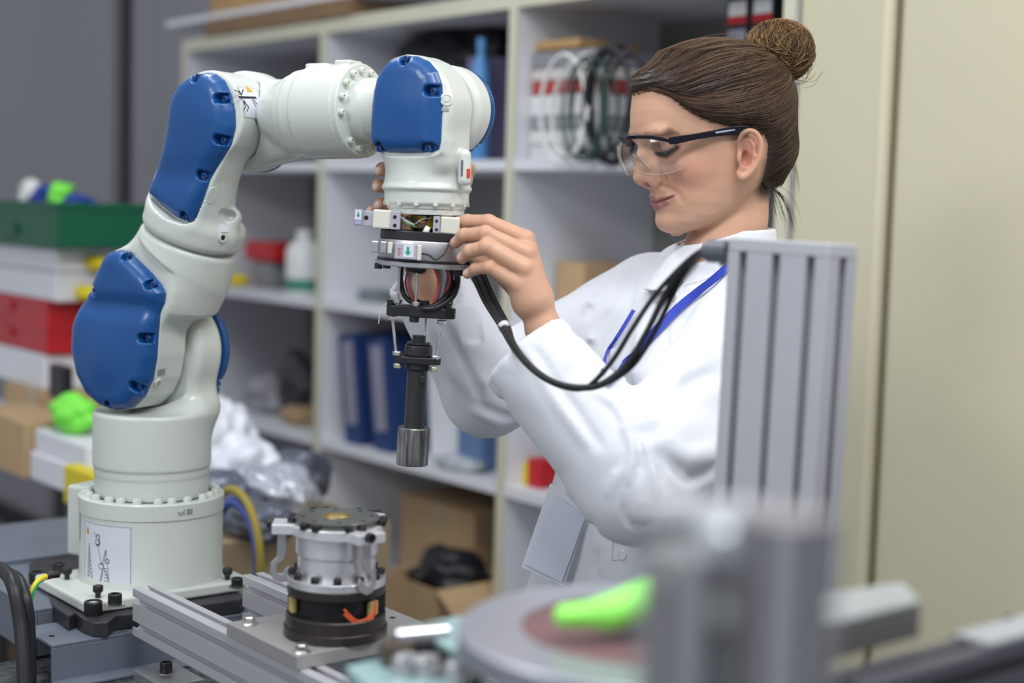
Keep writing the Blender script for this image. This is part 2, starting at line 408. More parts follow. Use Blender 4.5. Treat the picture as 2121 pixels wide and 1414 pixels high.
# left bay, second shelf
x = sx(560, 540, .15)
m = MB(RF @ Matrix.Translation((x, .17, T2))); m.box(-.055, .055, -.05, .05, 0, .075); c = tag(m.build('grey_canister', M_gpl, None, smooth=0, bevel=.012), 'dark grey square canister under the red case on the second shelf', 'canister')
m = MB(RF @ Matrix.Translation((x, .17, T2 + .075))); m.box(-.085, .085, -.06, .06, 0, .055); tag(m.build('red_case', M_redp, None, smooth=0, bevel=.012), 'red plastic case lying on the grey canister on the second shelf', 'case')
bottle(sx(630, 560, .08), T2, .08, .048, .17, M_bottle, 'white plastic bottle with green band on the second shelf beside red case', cap=M_bottle, base=mat('green_band', (.06, .25, .17), .5))
bottle(sx(601, 560, .10), T2, .12, .028, .12, M_bottle, 'small white bottle between red case and larger white bottle', cap=M_gpl)
lumps('spool', (sx(492, 585, .1), .1, T2), .035, (1.1, .9, .55), M_yel, 'small yellow reel lying left on the second shelf', 'reel', 3, .1)
# left bay, third shelf
lumps('power_tool', (sx(618, 800, .15), .15, T3 + .03), .055, (1, .8, 1.3), mat('dark_tool', (.06, .05, .06), .5, var=.5, vscale=14), 'dark hand tool standing on the third shelf behind the robot', 'tool', 5, .5)
lumps('work_glove', (sx(622, 870, .09), .09, T3), .05, (1.2, .8, .45), M_tan, 'tan work glove at the front of the third shelf', 'glove', 6, .5)
lumps('grey_bag', (sx(545, 860, .12), .14, T3), .07, (1.3, .8, .7), mat('grey_bag', (.33, .33, .36), .4, var=.3, vscale=14), 'grey plastic bag at the left of the third shelf', 'bag', 8, .6)
# middle bay, top shelf
lumps('black_bag', (sx(930, 100, .2), .22, T1 + .18), .13, (1.25, .7, .55), mat('black_sack', (.012, .012, .016), .4), 'black bag slumped over the boxes on the top middle shelf', 'bag', 11, .5)
m = MB(RF @ Matrix.Translation((sx(925, 220, .25), .27, T1))); m.box(-.12, .12, -.07, .07, 0, .185); tag(m.build('storage_case', mat('dark_case', (.05, .045, .055), .5), None, 0, bevel=.008), 'dark storage case under the black bag on the top middle shelf', 'case')
m = MB(RF @ Matrix.Translation((sx(1020, 240, .12), .16, T1))); m.box(-.035, .035, -.09, .09, 0, .235); tag(m.build('document_case', M_pur, None, 0, bevel=.004), 'purple grey upright case at the right end of the top middle shelf', 'case')
bottle(sx(1003, 160, .06), T1, .05, .022, .27, M_blue2, 'slim sky blue spray bottle behind the robot wrist', cap=M_blue2)
# middle bay: second shelf small parts
m = MB(RF @ Matrix.Translation((sx(768, 605, .1), .12, T2))); m.box(-.045, .045, -.03, .03, 0, .03); tag(m.build('meter', mat('teal_grey', (.16, .2, .22), .5), None, 0, bevel=.006), 'small grey instrument lying on the shelf left of the cable ring', 'instrument')
# third shelf: binders and papers
for i, (px, an) in enumerate(((728, -9), (789, -9))):
    binder(sx(px + 4, 930, .03), .03, T3, .075, .275, .27, an, M_navy, ('navy ring binder leaning left, nearest the shelf upright', 'navy ring binder leaning left behind the hanging shaft')[i], 'navy binders on the third shelf', M_pale)
binder(sx(830, 930, .05) - .005, .06, T3, .03, .26, .26, -9, M_navy, 'thin dark blue folder leaning beside the two navy binders', 'navy binders on the third shelf')
m = MB(RF @ Matrix.Translation((sx(925, 930, .06), .08, T3)) @ Matrix.Rotation(R(-6), 4, 'Y')); m.box(-.09, .09, 0, .2, .012, .26); tag(m.build('archive_box', M_white, None, 0, bevel=.003), 'white upright archive box right of the navy binders', 'box')
m = MB(RF @ Matrix.Translation((sx(1000, 935, .1), .12, T3))); m.box(-.045, .045, -.06, .12, 0, .14); tag(m.build('blue_box', mat('dusty_blue', (.12, .2, .38), .5), None, 0, bevel=.004), 'dusty blue box at the right end under the elbow', 'box')
lumps('parts_bag', (sx(950, 965, .05), .05, T3), .05, (1.5, .7, .3), mat('clear_bag', (.45, .48, .5), .3, var=.3, vscale=20), 'crumpled clear bag of parts lying before the white archive box', 'bag', 13, .4)
# fourth shelf of the middle bay: cartons
carton('cardboard_box', sx(815, 1150, .1), sx(815, 1150, .1) + .30, .12, .38, T4, .235, M_card, 'large closed cardboard box behind the fixture on the low shelf', 'box')
carton('cardboard_box', sx(893, 1200, .02), sx(893, 1200, .02) + .21, -.12, .10, T4 - .20, .33, M_card, 'open cardboard box with black sack standing right of the fixture', 'box', open_=True)
lumps('black_sack', (sx(893, 1200, .02) + .11, -.01, T4 + .055), .085, (1.1, .8, .8), mat('black_sack', (.012, .012, .016), .4), 'black sack stuffed into the open cardboard box', 'sack', 14, .4)
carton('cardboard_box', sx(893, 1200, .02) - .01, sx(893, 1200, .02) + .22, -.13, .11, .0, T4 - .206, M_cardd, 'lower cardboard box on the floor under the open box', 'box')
# right bay
bx = sx(1100, 120, .05)
lumps('yellow_brush', (sx(1116, 75, .12), .12, T1 + .255), .03, (.8, .8, 1.3), M_yel, 'small yellow brush standing on the wooden tray, top right shelf', 'brush', 15, .4)
m = MB(RF @ Matrix.Translation((sx(1160, 120, .12), .14, T1 + .23))); m.box(-.085, .14, -.09, .09, 0, .02); tag(m.build('wooden_tray', M_wood, None, 0, bevel=.004), 'orange brown wooden tray on top of the binder stack', 'tray')
z = T1
for i, (c_, h, nm) in enumerate((((.62, .62, .64), .035, 'white'), ((.70, .70, .70), .03, 'white'), ((.30, .31, .33), .028, 'grey'), ((.72, .72, .74), .045, 'white'), ((.42, .05, .05), .028, 'dark red'), ((.60, .55, .54), .026, 'cream'), ((.25, .25, .28), .035, 'grey'))):
    m = MB(RF @ Matrix.Translation((sx(1225, 240, .12) + rng.uniform(-.006, .006), .14, z))); m.box(-.10, .10, -.10, .12, 0, h - .002)
    tag(m.build('file_folder', mat('folder_%d' % i, c_, .5), None, 0, bevel=.003),
        ['white box file at the bottom of the cable-covered stack', 'second white box file up from the bottom of the stack', 'thin grey folder in the lower middle of the stack', 'thick white box file in the middle of the stack', 'dark red folder in the cable-covered stack', 'cream folder resting on the dark red one', 'dark grey folder on top of the stack, under the tray'][i], 'folder', 'stack of folders on the top right shelf')
    z += h
def coil(name, c, r, n, tr, m_, label, seed, T, fl=.25):
    rg = random.Random(seed); pts = []
    ph = rg.random() * 6
    for k in range(n * 24 + 1):
        a = 2 * math.pi * k / 24; rr = r * (1 + .1 * math.sin(a * .37 + ph))
        pts.append(T @ Vector((c[0] + rr * .62 * math.cos(a), c[1] + .03 * math.sin(a * .21 + ph), c[2] + r + rr * math.sin(a))))
    m = MB(); m.tube(pts, tr, 6); return tag(m.build(name, m_, None, 180), label, 'cable')
coil('cable_coil', (sx(1200, 240, .01), -.005, T1 + .002), .10, 3, .004, mat('white_cable', (.75, .75, .73), .5), 'loops of white cable hanging before the folder stack', 3, RF)
coil('cable_coil', (sx(1300, 240, .03), .0, T1 + .002), .105, 7, .0045, mat('black_cable', (.02, .02, .025), .5), 'coil of black cable hanging beside the forehead of the woman', 5, RF)
coil('cable_coil', (sx(1262, 240, .03), -.012, T1 + .002), .095, 3, .003, mat('green_cable', (.03, .07, .06), .5), 'thin dark green cable loops between white and black coils', 9, RF)
lumps('charger', (sx(1190, 330, .02), .035, T1), .03, (1.6, .8, .5), M_black, 'small black charger lying below the white cable loops', 'charger', 18, .2)
for i in range(2):
    x = sx(1512 + i * 52, 35, .1); c = binder(x, .12, T1, .055, .31, .25, 0, M_black, ('black box file with red band behind the hair bun, left one', 'black box file with red band behind the hair bun, right one')[i], 'black box files in the top right corner')
    T = RF @ Matrix.Translation((x, .12, T1)); m = MB(T); m.box(-.022, .022, -.001, 0, .27, .298); m.build('label', M_bottle, c, 0)
    m = MB(T); m.box(-.024, .024, -.0012, 0, .255, .27); m.build('band', M_redp, c, 0); m = MB(T); m.box(-.022, .022, -.001, 0, .16, .245); m.build('label', M_pale, c, 0)
carton('small_carton', sx(1152, 590, .12), sx(1152, 590, .12) + .09, .12, .26, T2, .13, M_card, 'small cardboard carton on the shelf behind the raised sleeve', 'box', parts=False)
m = MB(RF @ Matrix.Translation((sx(1112, 1005, .06), .08, T3))); m.box(-.022, .022, -.03, .03, 0, .062); q = tag(m.build('red_packet', M_redp, None, 0, bevel=.003), 'small red packet on the third shelf left of the coat', 'packet')
m = MB(RF @ Matrix.Translation((sx(1094, 1005, .06) + .0, .07, T3))); m.box(-.008, .008, -.02, .02, 0, .05); tag(m.build('yellow_packet', M_yel, None, 0, bevel=.003), 'small yellow packet beside the red packet', 'packet')
# on top of the unit
m = MB(RF); m.box(-1.62, -.35, .0, .34, TT + .052, TT + .07); tag(m.build('white_board', M_white, None, 0, bevel=.002), 'long white board laid on top of the shelving unit', 'board')
m = MB(RF); m.box(-1.36, -.62, -.01, .30, TT + .009, TT + .052); tag(m.build('brown_plank', mat('brown_plank', (.24, .14, .07), .6, var=.15), None, 0, bevel=.002), 'thick brown plank under the white board on the shelves', 'plank')
m = MB(RF); m.box(-1.40, -.35, .03, .3, TT + .07, TT + .2); tag(m.build('wooden_crate', M_wood, None, 0, bevel=.003), 'pale wooden crate on the white board at the top edge', 'crate')

# ------------------------------------------------------------------ bench at the left with stacked bins
bp = rl(W(60, 1010, 3.0)); bz = bp.z; BF = RF @ Matrix.Translation((0, bp.y, 0))
BX1 = rl(onplane(420, 1000, BF @ Vector((0, .62, 0)), N)).x
bench = empty('side_bench', BF @ Vector((bp.x, .3, 0)), 'white topped side bench at the left edge carrying bins and boxes', 'bench')
m = MB(BF); m.box(bp.x - 1.3, BX1, 0, .62, bz - .03, bz); m.build('top', M_white, bench, 0, bevel=.002)
m = MB(BF); m.box(bp.x - 1.3, BX1, -.002, 0, bz - .03, bz); m.build('edge_strip', M_gpl, bench, 0)
for a in (bp.x - 1.25, BX1 - .05):
    for b in (.05, .57):
        m = MB(BF); m.box(a - .02, a + .02, b - .02, b + .02, 0, bz - .03); m.build('leg', M_gpl, bench, 0)
def bx_(px, py, y): return rl(onplane(px, py, BF @ Vector((0, y, 0)), N))
def bin_(name, px0, px1, y0, y1, pt, pb, m_, label, cat, group=None, yy=None, lip=True):
    a = bx_(px0, pb, y0); b = bx_(px1, pb, y0); t = bx_(px1, pt, y0)
    T = BF; c = empty(name, BF @ Vector(((a.x + b.x) / 2, (y0 + y1) / 2, b.z)), label, cat, group); w = .004
    m = MB(T); m.box(a.x, b.x, y0, y1, b.z, b.z + w); m.box(a.x, a.x + w, y0, y1, b.z, t.z); m.box(b.x - w, b.x, y0, y1, b.z, t.z)
    m.box(a.x + w, b.x - w, y0, y0 + w, b.z, t.z); m.box(a.x + w, b.x - w, y1 - w, y1, b.z, t.z); m.build('body', m_, c, 0)
    if lip:
        m = MB(T); m.box(a.x - .004, b.x + .004, y0 - .004, y0, t.z - .01, t.z + .002); m.box(b.x, b.x + .004, y0, y1, t.z - .01, t.z + .002); m.build('rim', m_, c, 0)
    return a.x, b.x, b.z, t.z

def zpx(px, py, y): return bx_(px, py, y).z
def slab(name, px0, px1, y0, y1, z0, z1, m_, label, cat, group=None, bev=.004):
    a = bx_(px0, 700, y0).x; b = bx_(px1, 700, y0).x
    m = MB(BF); m.box(a, b, y0, y1, z0, z1); return tag(m.build(name, m_, None, 0, bevel=bev), label, cat, group)
def bin2(name, px0, px1, y0, y1, z0, z1, m_, label, cat, group=None):
    a = bx_(px0, 700, y0).x; b = bx_(px1, 700, y0).x; w = .004
    c = empty(name, BF @ Vector(((a + b) / 2, (y0 + y1) / 2, z0)), label, cat, group)
    m = MB(BF); m.box(a, b, y0, y1, z0, z0 + w); m.box(a, a + w, y0, y1, z0 + w, z1); m.box(b - w, b, y0, y1, z0 + w, z1)
    m.box(a + w, b - w, y0, y0 + w, z0 + w, z1); m.box(a + w, b - w, y1 - w, y1, z0 + w, z1); m.build('body', m_, c, 0)
    m = MB(BF); m.box(a - .004, b + .004, y0 - .004, y0, z1 - .012, z1 + .002); m.box(b, b + .004, y0, y1, z1 - .012, z1 + .002); m.build('rim', m_, c, 0)
    m = MB(BF); m.box((a + b) / 2 - .04, (a + b) / 2 + .04, y0 - .006, y0 - .004, z0 + .02, z0 + .045); m.build('label_holder', m_, c, 0)
    return a, b
ys = .20
zc = zpx(100, 812, ys)
carton('cardboard_box', bx_(10, 800, ys - .02).x, bx_(125, 800, ys - .02).x, bp.y + ys - .02, bp.y + ys + .22, bz, zc - bz - .004, M_card, 'wide cardboard box carrying the stack of bins on the side bench', 'box')
slab('white_bin', -40, 92, ys, ys + .15, zc + .001, zpx(60, 727, ys), M_white, 'white box under the two red trays', 'box')
slab('black_gadget', 100, 130, ys - .03, ys - .005, zc + .001, zpx(60, 735, ys), M_black, 'small black gadget leaning against the white box under the red trays', 'gadget')
za = zpx(60, 726, ys) + .002
r1 = zpx(60, 668, ys); r2 = zpx(60, 618, ys)
bin2('red_tray', -60, 98, ys, ys + .15, za, r1 - .002, M_redp, 'lower red tray in the stack on the side bench', 'tray', 'red trays')
bin2('red_tray', -60, 98, ys, ys + .15, r1, r2, M_redp, 'upper red tray in the stack, under the white boxes', 'tray', 'red trays')
w1 = zpx(60, 558, ys); w2 = zpx(60, 508, ys)
slab('white_tray_box', -60, 116, ys, ys + .18, r2 + .002, w1, M_white, 'lower white shallow box on the red trays', 'box', 'white tray boxes')
slab('white_tray_box', -60, 116, ys, ys + .18, w1 + .002, w2, M_white, 'upper white shallow box right below the green bin', 'box', 'white tray boxes')
for zz, dx, lab in ((r2, 0, 'yellow cable reel end stuck out of the lower white box'), (w1, 4, 'yellow cable reel end stuck out of the upper white box')):
    q = lumps('yellow_reel', (0, 0, 0), .032, (1.5, .6, .6), M_yel, lab, 'reel', 21, .1, T=BF @ Matrix.Translation((bx_(116, 600, ys).x + .020, ys + .06 + dx * .006, zz + .006)))
g1 = zpx(60, 418, ys - .03)
bin2('green_bin', -60, 118, ys - .03, ys + .2, w2 + .004, g1, M_greenp, 'dark green open bin topping the stack at the left edge', 'bin')
for px, m_, lab, nm, sc in ((20, M_bottle, 'white plastic bag poking out of the green bin', 'white_bag', (1, .7, 1.1)), (46, mat('blue_cloth', (.02, .05, .3), .7), 'blue cloth lying in the green bin', 'blue_cloth', (1, .8, .9)),
                           (84, M_lime, 'lime green glove in the green bin', 'lime_glove', (1.1, .8, 1.0)), (118, mat('blue_cloth', (.02, .05, .3), .7), 'blue glove at the right side of the green bin', 'blue_glove', (1.6, .8, .6))):
    lumps(nm, (0, 0, 0), .03, sc, m_, lab, 'glove' if 'glove' in nm else nm.split('_')[1], int(px), .6, T=BF @ Matrix.Translation((bx_(px, 410, ys).x, ys + .05, g1 - .022)))
carton('cardboard_box', bx_(-40, 900, .05).x, bx_(68, 900, .05).x, bp.y + .03, bp.y + .17, bz, zpx(40, 872, .05) - bz, M_card, 'small cardboard box at the left end of the bench front', 'box', parts=False)
slab('white_carton', 62, 186, .04, .17, bz, zpx(120, 955, .04), M_white, 'white carton on the bench beneath a smaller white carton', 'box')
slab('white_carton', 72, 180, .05, .17, zpx(120, 955, .04) + .001, zpx(120, 908, .04), M_white, 'smaller white carton under the lime green bag', 'box')
slab('yellow_carton', 132, 200, .0, .035, bz, zpx(150, 968, .0), M_yel, 'yellow box at the bench front beside the robot base', 'box')
lumps('lime_bag', (0, 0, 0), .045, (1.5, .8, .75), M_lime, 'bright lime green glove heap on the white cartons', 'glove', 33, .5, 1.5, T=BF @ Matrix.Translation((bx_(143, 900, .09).x, .10, zpx(120, 908, .04) + .002)))

# trolley behind the robot with bags and hoses
tz = .885
tq = rl(W(520, 1000, 2.75)); TF = RF @ Matrix.Translation((tq.x, tq.y, 0))
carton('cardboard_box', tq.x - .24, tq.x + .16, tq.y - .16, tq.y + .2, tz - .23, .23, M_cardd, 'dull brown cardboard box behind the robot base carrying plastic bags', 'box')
m = MB(TF); m.box(-.3, .2, -.2, .25, tz - .27, tz - .232); tr = empty('low_trolley', TF @ Vector((0, 0, 0)), 'dark low trolley behind the robot base', 'trolley'); m.build('deck', M_black, tr, 0)
for a in (-.27, .17):
    for b in (-.17, .22): m = MB(TF); m.box(a - .012, a + .012, b - .012, b + .012, 0, tz - .27); m.build('leg', M_black, tr, 0)
M_fbag = mat('foil_bag', (.42, .44, .50), .22, metal=.3, var=.4, vscale=18, bump=.8, bscale=40); M_wbag = mat('white_bag', (.72, .75, .82), .35, bump=.6, bscale=30)
M_dbag = mat('dark_foil_bag', (.10, .11, .15), .25, metal=.2, var=.4, vscale=18, bump=.9, bscale=40)
for (px, py, d, r_, sc, m_, lab, sd) in ((455, 905, .12, .085, (1.0, .7, .95), M_wbag, 'white plastic bag right behind the robot column', 41), (500, 950, .04, .085, (1.1, .7, .75), M_wbag, 'white crumpled bag below the taller white bag', 42),
        (468, 1005, -.06, .075, (1.2, .7, .55), M_dbag, 'dark foil bag low behind the robot base', 43), (568, 1000, .03, .080, (1.0, .8, .60), M_fbag, 'silver grey foil bag, right end of the bag heap', 44), (535, 1035, -.07, .062, (1.3, .7, .5), M_dbag, 'dark foil bag at the front of the bag heap', 45), (612, 1020, .12, .07, (.9, .8, .75), M_dbag, 'dark foil bag touching the shelf upright', 46)):
    q = rl(onplane(px, py, RF @ Vector((0, tq.y + d, 0)), N))
    lumps('plastic_bag', (q.x, tq.y + d, tz + .0045), r_, sc, m_, lab, 'bag', sd, .45, group='bags behind the robot base')
for (px, py, r_, w_, m_, lab) in ((478, 1120, .085, .007, mat('mustard', (.35, .27, .05), .6), 'yellow hose loop hanging behind the robot base'), (482, 1128, .073, .008, mat('blue_hose', (.06, .10, .36), .4), 'blue hose loop inside the yellow loop')):
    q = rl(onplane(px, py, RF @ Vector((0, tq.y - .2, 0)), N)); pts = []
    for k in range(25):
        a = R(-40 + k * 8.5); pts.append(RF @ Vector((q.x + r_ * math.cos(a), tq.y - .195, q.z - .02 + r_ * 1.2 * math.sin(a))))
    m = MB(); m.tube(pts, w_, 8); tag(m.build('hose', m_, None, 180), lab, 'hose')
lumps('yellow_sack', (0, 0, 0), .05, (1, .5, 1.2), mat('mustard', (.35, .27, .05), .6), 'mustard yellow pouch within the hose loops', 'pouch', 51, .3, T=RF @ Matrix.Translation((rl(onplane(480, 1110, RF @ Vector((0, tq.y - .2, 0)), N)).x, tq.y - .22, .66)))

# dark boxes added to darken the space under the side bench
for x0, x1, h_, m_, lab in ((bp.x - .95, bp.x - .36, .50, M_black, 'black box added to darken the space under the side bench, left one'), (bp.x - .34, bp.x + .06, .62, mat('dark_brown_box', (.075, .05, .03), .8), 'dark brown box added to darken the space under the side bench, right one')):
    m = MB(BF); m.box(x0, x1, .08, .52, .001, h_); m.box(x0 - .004, x1 + .004, .076, .524, h_ + .0005, h_ + .02); tag(m.build('dark_filler_box', m_, None, 0, bevel=.004), lab, 'crate')

# ================================================================== the robot arm
M_rob = mat('robot_white_paint', (.60, .63, .585), .33, bump=.10, bscale=350, var=.02, vscale=6, coat=.25)
M_blue = mat('robot_blue_paint', (.003, .068, .245), .36, bump=.13, bscale=700, var=.05, vscale=10, coat=.35)
M_bscr = mat('blue_screw', (.006, .05, .20), .35, coat=.3)
M_sticker = mat('sticker_white', (.66, .67, .74), .4); M_ink = mat('ink_black', (.012, .014, .02), .5); M_orange = mat('ink_orange', (.75, .38, .01), .4)
M_greym = mat('sticker_grey', (.30, .31, .33), .5); M_hole = mat('dark_hole', (.008, .008, .008), .7)
e_ = V(.489, .872).normalized(); u_ = V(.872, -.489).normalized()
LJ = W(317, 725, 2.0); RF2 = frame(LJ, u_, e_, Z); RI = RF2.inverted()
def PL(x, y, yl=0.0): return RI @ onplane(x, y, LJ + e_ * yl, e_)
UJ = PL(479, 243); WJ = PL(895, 222)
robot = empty('robot_arm', Vector((LJ.x, LJ.y, .96)), 'white and blue jointed industrial robot arm standing on the machine frame', 'robot')
def rpart(name, fn, lo, hi, h, m_, parent=robot):
    me = nets(fn, lo, hi, h, name); me.transform(RF2); return obj(name, me, m_, parent, smooth=0)
ZB = lambda py, d: W(306, py, d).z - LJ.z      # local height of a photo row near the base axis
zt = ZB(849, 2.0); zg = ZB(985, 1.925); zr = ZB(1052, 1.91); zb = ZB(1226, 1.905)
# base housing
B = MB(RF2); r = .0945
B.lathe([(r + .001, zb - .006), (r + .001, zb + .0), (r - .0005, zb + .004), (r - .0005, zr - .022), (r + .001, zr - .021), (r + .001, zr - .0015), (r - .001, zr), (r - .004, zr), (.072, zr - .0005), (.072, zr - .012)], n=96, cap=False)
base = B.build('base_housing', M_rob, robot, 30)
# bolts round the base top, in pairs
bm_ = MB(); bm_.lathe([(.0058, 0), (.0058, .0055), (.0050, .0068), (.0032, .0068), (.0028, .005), (0.0001, .005)], n=16); bme = bm_.build('base_bolt', M_rob, robot).data
bpy.data.objects.remove(bpy.data.objects['base_bolt'])
for k in range(24):
    a = R(k * 15 + (3 if k % 3 == 0 else 0)); T = RF2 @ Matrix.Translation((.0845 * math.cos(a), .0845 * math.sin(a), zr - .0005))
    inst('base_bolt', bme, T @ (Matrix.Diagonal((1, 1, 1.0, 1))), robot)
m = MB(RF2); m.lathe([(.0725, zr + .0004), (.0800, zr + .0004)], n=80, cap=False); m.build('gap_shade_ring', mat('dark_green_gap', (.035, .06, .045), .5), robot, 0)  # flat dark ring: shade of the recess round the column, put in as colour
# column and shoulder yoke (far half of the axis two joint)
rl_ = .0725
def f_col(P):
    x, y, z = P[:, 0], P[:, 1], P[:, 2]
    c = sd_cyl(P, (0, 0, zr - .01), (0, 0, zt), .0775, .005)
    c = np.maximum(c, -(np.hypot(np.hypot(x, y) - .0785, z - zg) - .0016))
    low = np.hypot(x, y) - .0755 + np.where(z < zg - .012, .0008, 0)
    c = np.where(z < zg, np.maximum(c, low), c)
    lobe = sd_cyl(P, (.004, .006, 0), (.004, .058, 0), rl_ - .002, .012)
    neck = sd_box(P, (.004, .034, zt * .5), (.058, .026, -zt * .5), rnd=.014)
    neck = smax(neck, sd_cap(P, (.004, .03, zt - .02), (.004, .03, .0), .085, .07), .01)
    y_ = smin(lobe, neck, .012)
    d = smin(c, y_, .05)
    # clearance for the swinging near half
    clr = sd_cyl(P, (0, -.2, 0), (0, .0045, 0), rl_ + .003)
    clr = np.minimum(clr, sd_box(P, (.0, -.097, .10), (.2, .1015, .11)))
    return np.maximum(d, -clr)
rpart('rotating_column', f_col, (-.085, -.085, zr - .012), (.09, .08, .08), .0018, M_rob)
# lower link: near half of axis two joint up to the twist ring
ax = Vector((UJ.x, 0, UJ.z)).normalized(); tr_ = PL(402, 492).dot(ax); pr = ax * tr_
axn = np.array(ax); sidev = np.array((ax.z, 0, -ax.x))
cov_low = [PL(x, y, -.062) for x, y in ((246, 517), (228, 521), (216, 535), (205, 559), (189, 599), (165, 631), (153.5, 674), (151.5, 722), (163, 777), (183, 817), (211, 841), (239, 850), (270, 845), (294, 821), (310, 785), (318, 738), (320.6, 690), (326, 650), (335.6, 627), (337, 607), (328, 589), (306, 563), (278, 536), (262, 522))]
cl2 = [(p.x, p.z) for p in cov_low]
def f_low(P):
    x, y, z = P[:, 0], P[:, 1], P[:, 2]
    o = sd_poly(x, z, cl2)
    body = smax(o - .001, np.abs(y + .032) - .032, .008)
    a = axn * (tr_ - .135); b = axn * (tr_ - .004)
    tube = sd_cyl(P, tuple(axn * (tr_ - .088)), tuple(b), .0635, .006)
    neck = sd_cap(P, tuple(axn * .04 + np.array((0, -.028, 0))), tuple(axn * (tr_ - .05)), .030, .056)
    d = smin(smin(body, neck, .02), tube, .03)
    d = np.maximum(d, (P @ axn) - (tr_ - .003))
    keep = np.maximum(y - .001, np.hypot(x, z) - rl_ - .012)      # flat joint face
    flat = np.where(np.hypot(x, z) < rl_ + .014, y - .001, -1)
    d = smax(d, -np.maximum(o - .022, y + .0725 - .0165), .005)
    d = np.maximum(d, -np.maximum(o - .0018, y + .0725 - .017))
    return np.maximum(d, flat)
rpart('lower_link', f_low, (-.105, -.07, -.085), (.14, .07, tr_ + .01), .0018, M_rob)
# twist ring + upper link
cov_up = [PL(x, y, -.050) for x, y in ((428.5, 149.5), (402, 153), (375, 172), (360, 195), (352, 221), (348, 260), (339, 305), (321.5, 351), (308, 386), (309, 403), (333, 426), (363.5, 450.5), (390, 461), (402, 456), (415, 420), (432, 374), (455, 332), (476, 298), (484, 263), (483, 229), (476, 195), (461, 166), (444, 152.6))]
cu2 = [(p.x, p.z) for p in cov_up]
fx = Vector((WJ.x - UJ.x, 0, WJ.z - UJ.z)); FL = fx.length; fxn = fx.normalized(); fa = np.array(fxn)
UA = np.array(UJ); WA = np.array(WJ)
tip = PL(530, 232).dot(fxn) - UJ.dot(fxn); t_end = PL(742, 228).dot(fxn) - UJ.dot(fxn)
def bullet(P, grow=0.0):
    q = P - UA; t = q @ fa - tip; rad = np.linalg.norm(q - (q @ fa)[:, None] * fa, axis=-1)
    L_ = t_end - tip
    prof = np.interp(t, [0, .005, .014, .028, .045, .065, .0735, .075, .092, .0935, .13, L_], [.002, .0085, .0185, .0300, .0405, .0490, .0510, .0530, .0545, .0565, .0570, .0570])
    d = (rad - prof - grow) * .8
    return np.maximum(d, -t - grow)
def f_up(P):
    x, y, z = P[:, 0], P[:, 1], P[:, 2]; t = P @ axn
    o = sd_poly(x, z, cu2)
    body = smax(o - .001, np.abs(y + .024) - .022, .008)
    el = sd_cyl(P, tuple(UA + (.002, -.045, 0)), tuple(UA + (.002, .012, 0)), .0545, .004)
    ring = sd_cyl(P, tuple(axn * (tr_ + .0)), tuple(axn * (tr_ + .034)), .0655, .010)
    ring = smax(ring, -(np.abs(t - tr_ - .001) - .0012), .001)
    arm = sd_cap(P, tuple(axn * (tr_ + .015) + (0, -.004, 0)), tuple(axn * (tr_ + .10) + (-.006, -.012, 0)), .056, .036)
    arm2 = sd_cap(P, tuple(axn * (tr_ + .03) + (0, -.018, 0)), tuple(UA + (0, -.02, 0)), .044, .034)
    d = smin(body, el, .006); d = smin(d, smin(arm, arm2, .02), .022); d = smin(d, ring, .014)
    # boss with bore at the back right of the ring
    c0 = axn * (tr_ + .048) + sidev * .048 + np.array((0, .005, 0)); bo = sd_cap(P, tuple(axn * (tr_ + .02) + sidev * .050), tuple(c0), .015, .013)
    d = smin(d, bo, .006)
    d = np.maximum(d, -sd_cap(P, tuple(c0 + (.006, -.022, .004)), tuple(c0 + np.array((.004, -.006, .002))), .007, .007))
    flat = np.where(np.hypot(x - UA[0], z - UA[2]) < .060, y - .011, -1)
    d = np.maximum(d, flat)
    d = np.maximum(d, -bullet(P, .0015))
    d = np.maximum(d, -np.maximum(o - .0022, y + .060 - .0145))
    return np.maximum(d, tr_ - t)
rpart('upper_link', f_up, (-.04, -.075, tr_ - .035), (UJ.x + .075, .075, UJ.z + .065), .0018, M_rob)
# thin grey seal between the two twist ring halves
m = MB(RF2 @ axframe(ax * (tr_ - .004), ax)); m.lathe([(.059, 0), (.059, .006)], n=64); m.build('ring_seal', M_greym, robot)
# forearm with bullet shaped drive housing, elbow yoke and flange ring
wl_ = .052
def f_fore(P):
    x, y, z = P[:, 0], P[:, 1], P[:, 2]; q = P - UA; t = q @ fa
    rad = np.linalg.norm(q - t[:, None] * fa, axis=-1)
    b = np.maximum(bullet(P), t - t_end)
    lobe = sd_cyl(P, tuple(UA + (0, .016, -.003)), tuple(UA + (0, .056, -.003)), .0635, .008)
    yoke = sd_cap(P, tuple(UA + (0, .038, 0)), tuple(UA + fa * .13 + (0, .012, 0)), .036, .044)
    yk2 = sd_cap(P, tuple(UA + (.016, .036, -.030)), tuple(UA + fa * .11 + (0, .018, -.016)), .034, .037)
    yk2 = np.minimum(yk2, sd_cap(P, tuple(UA + (-.006, .036, .026)), tuple(UA + fa * .10 + (0, .016, .006)), .027, .036))
    yoke = smin(yoke, yk2, .012)
    yoke = np.maximum(yoke, -sd_cyl(P, tuple(UA + (.002, -.1, 0)), tuple(UA + (.002, .0135, 0)), .0565))
    d = smin(b, smin(lobe, yoke, .012), .007)
    pad = sd_box(P, tuple(UA + fa * (t_end - .055) + (0, 0, .056)), (.016, .013, .003), rnd=.001)
    pad = np.minimum(pad, sd_box(P, tuple(UA + fa * (t_end - .012) + (0, -.006, .0575)), (.012, .012, .0025), rnd=.001))
    return np.minimum(d, pad)
rpart('forearm', f_fore, tuple(UA + (-.072, -.065, -.080)), tuple(UA + (t_end + .01, .07, .075)), .0018, M_rob)
FT = RF2 @ axframe(UJ + fxn * t_end, fxn, (0, 0, 1))
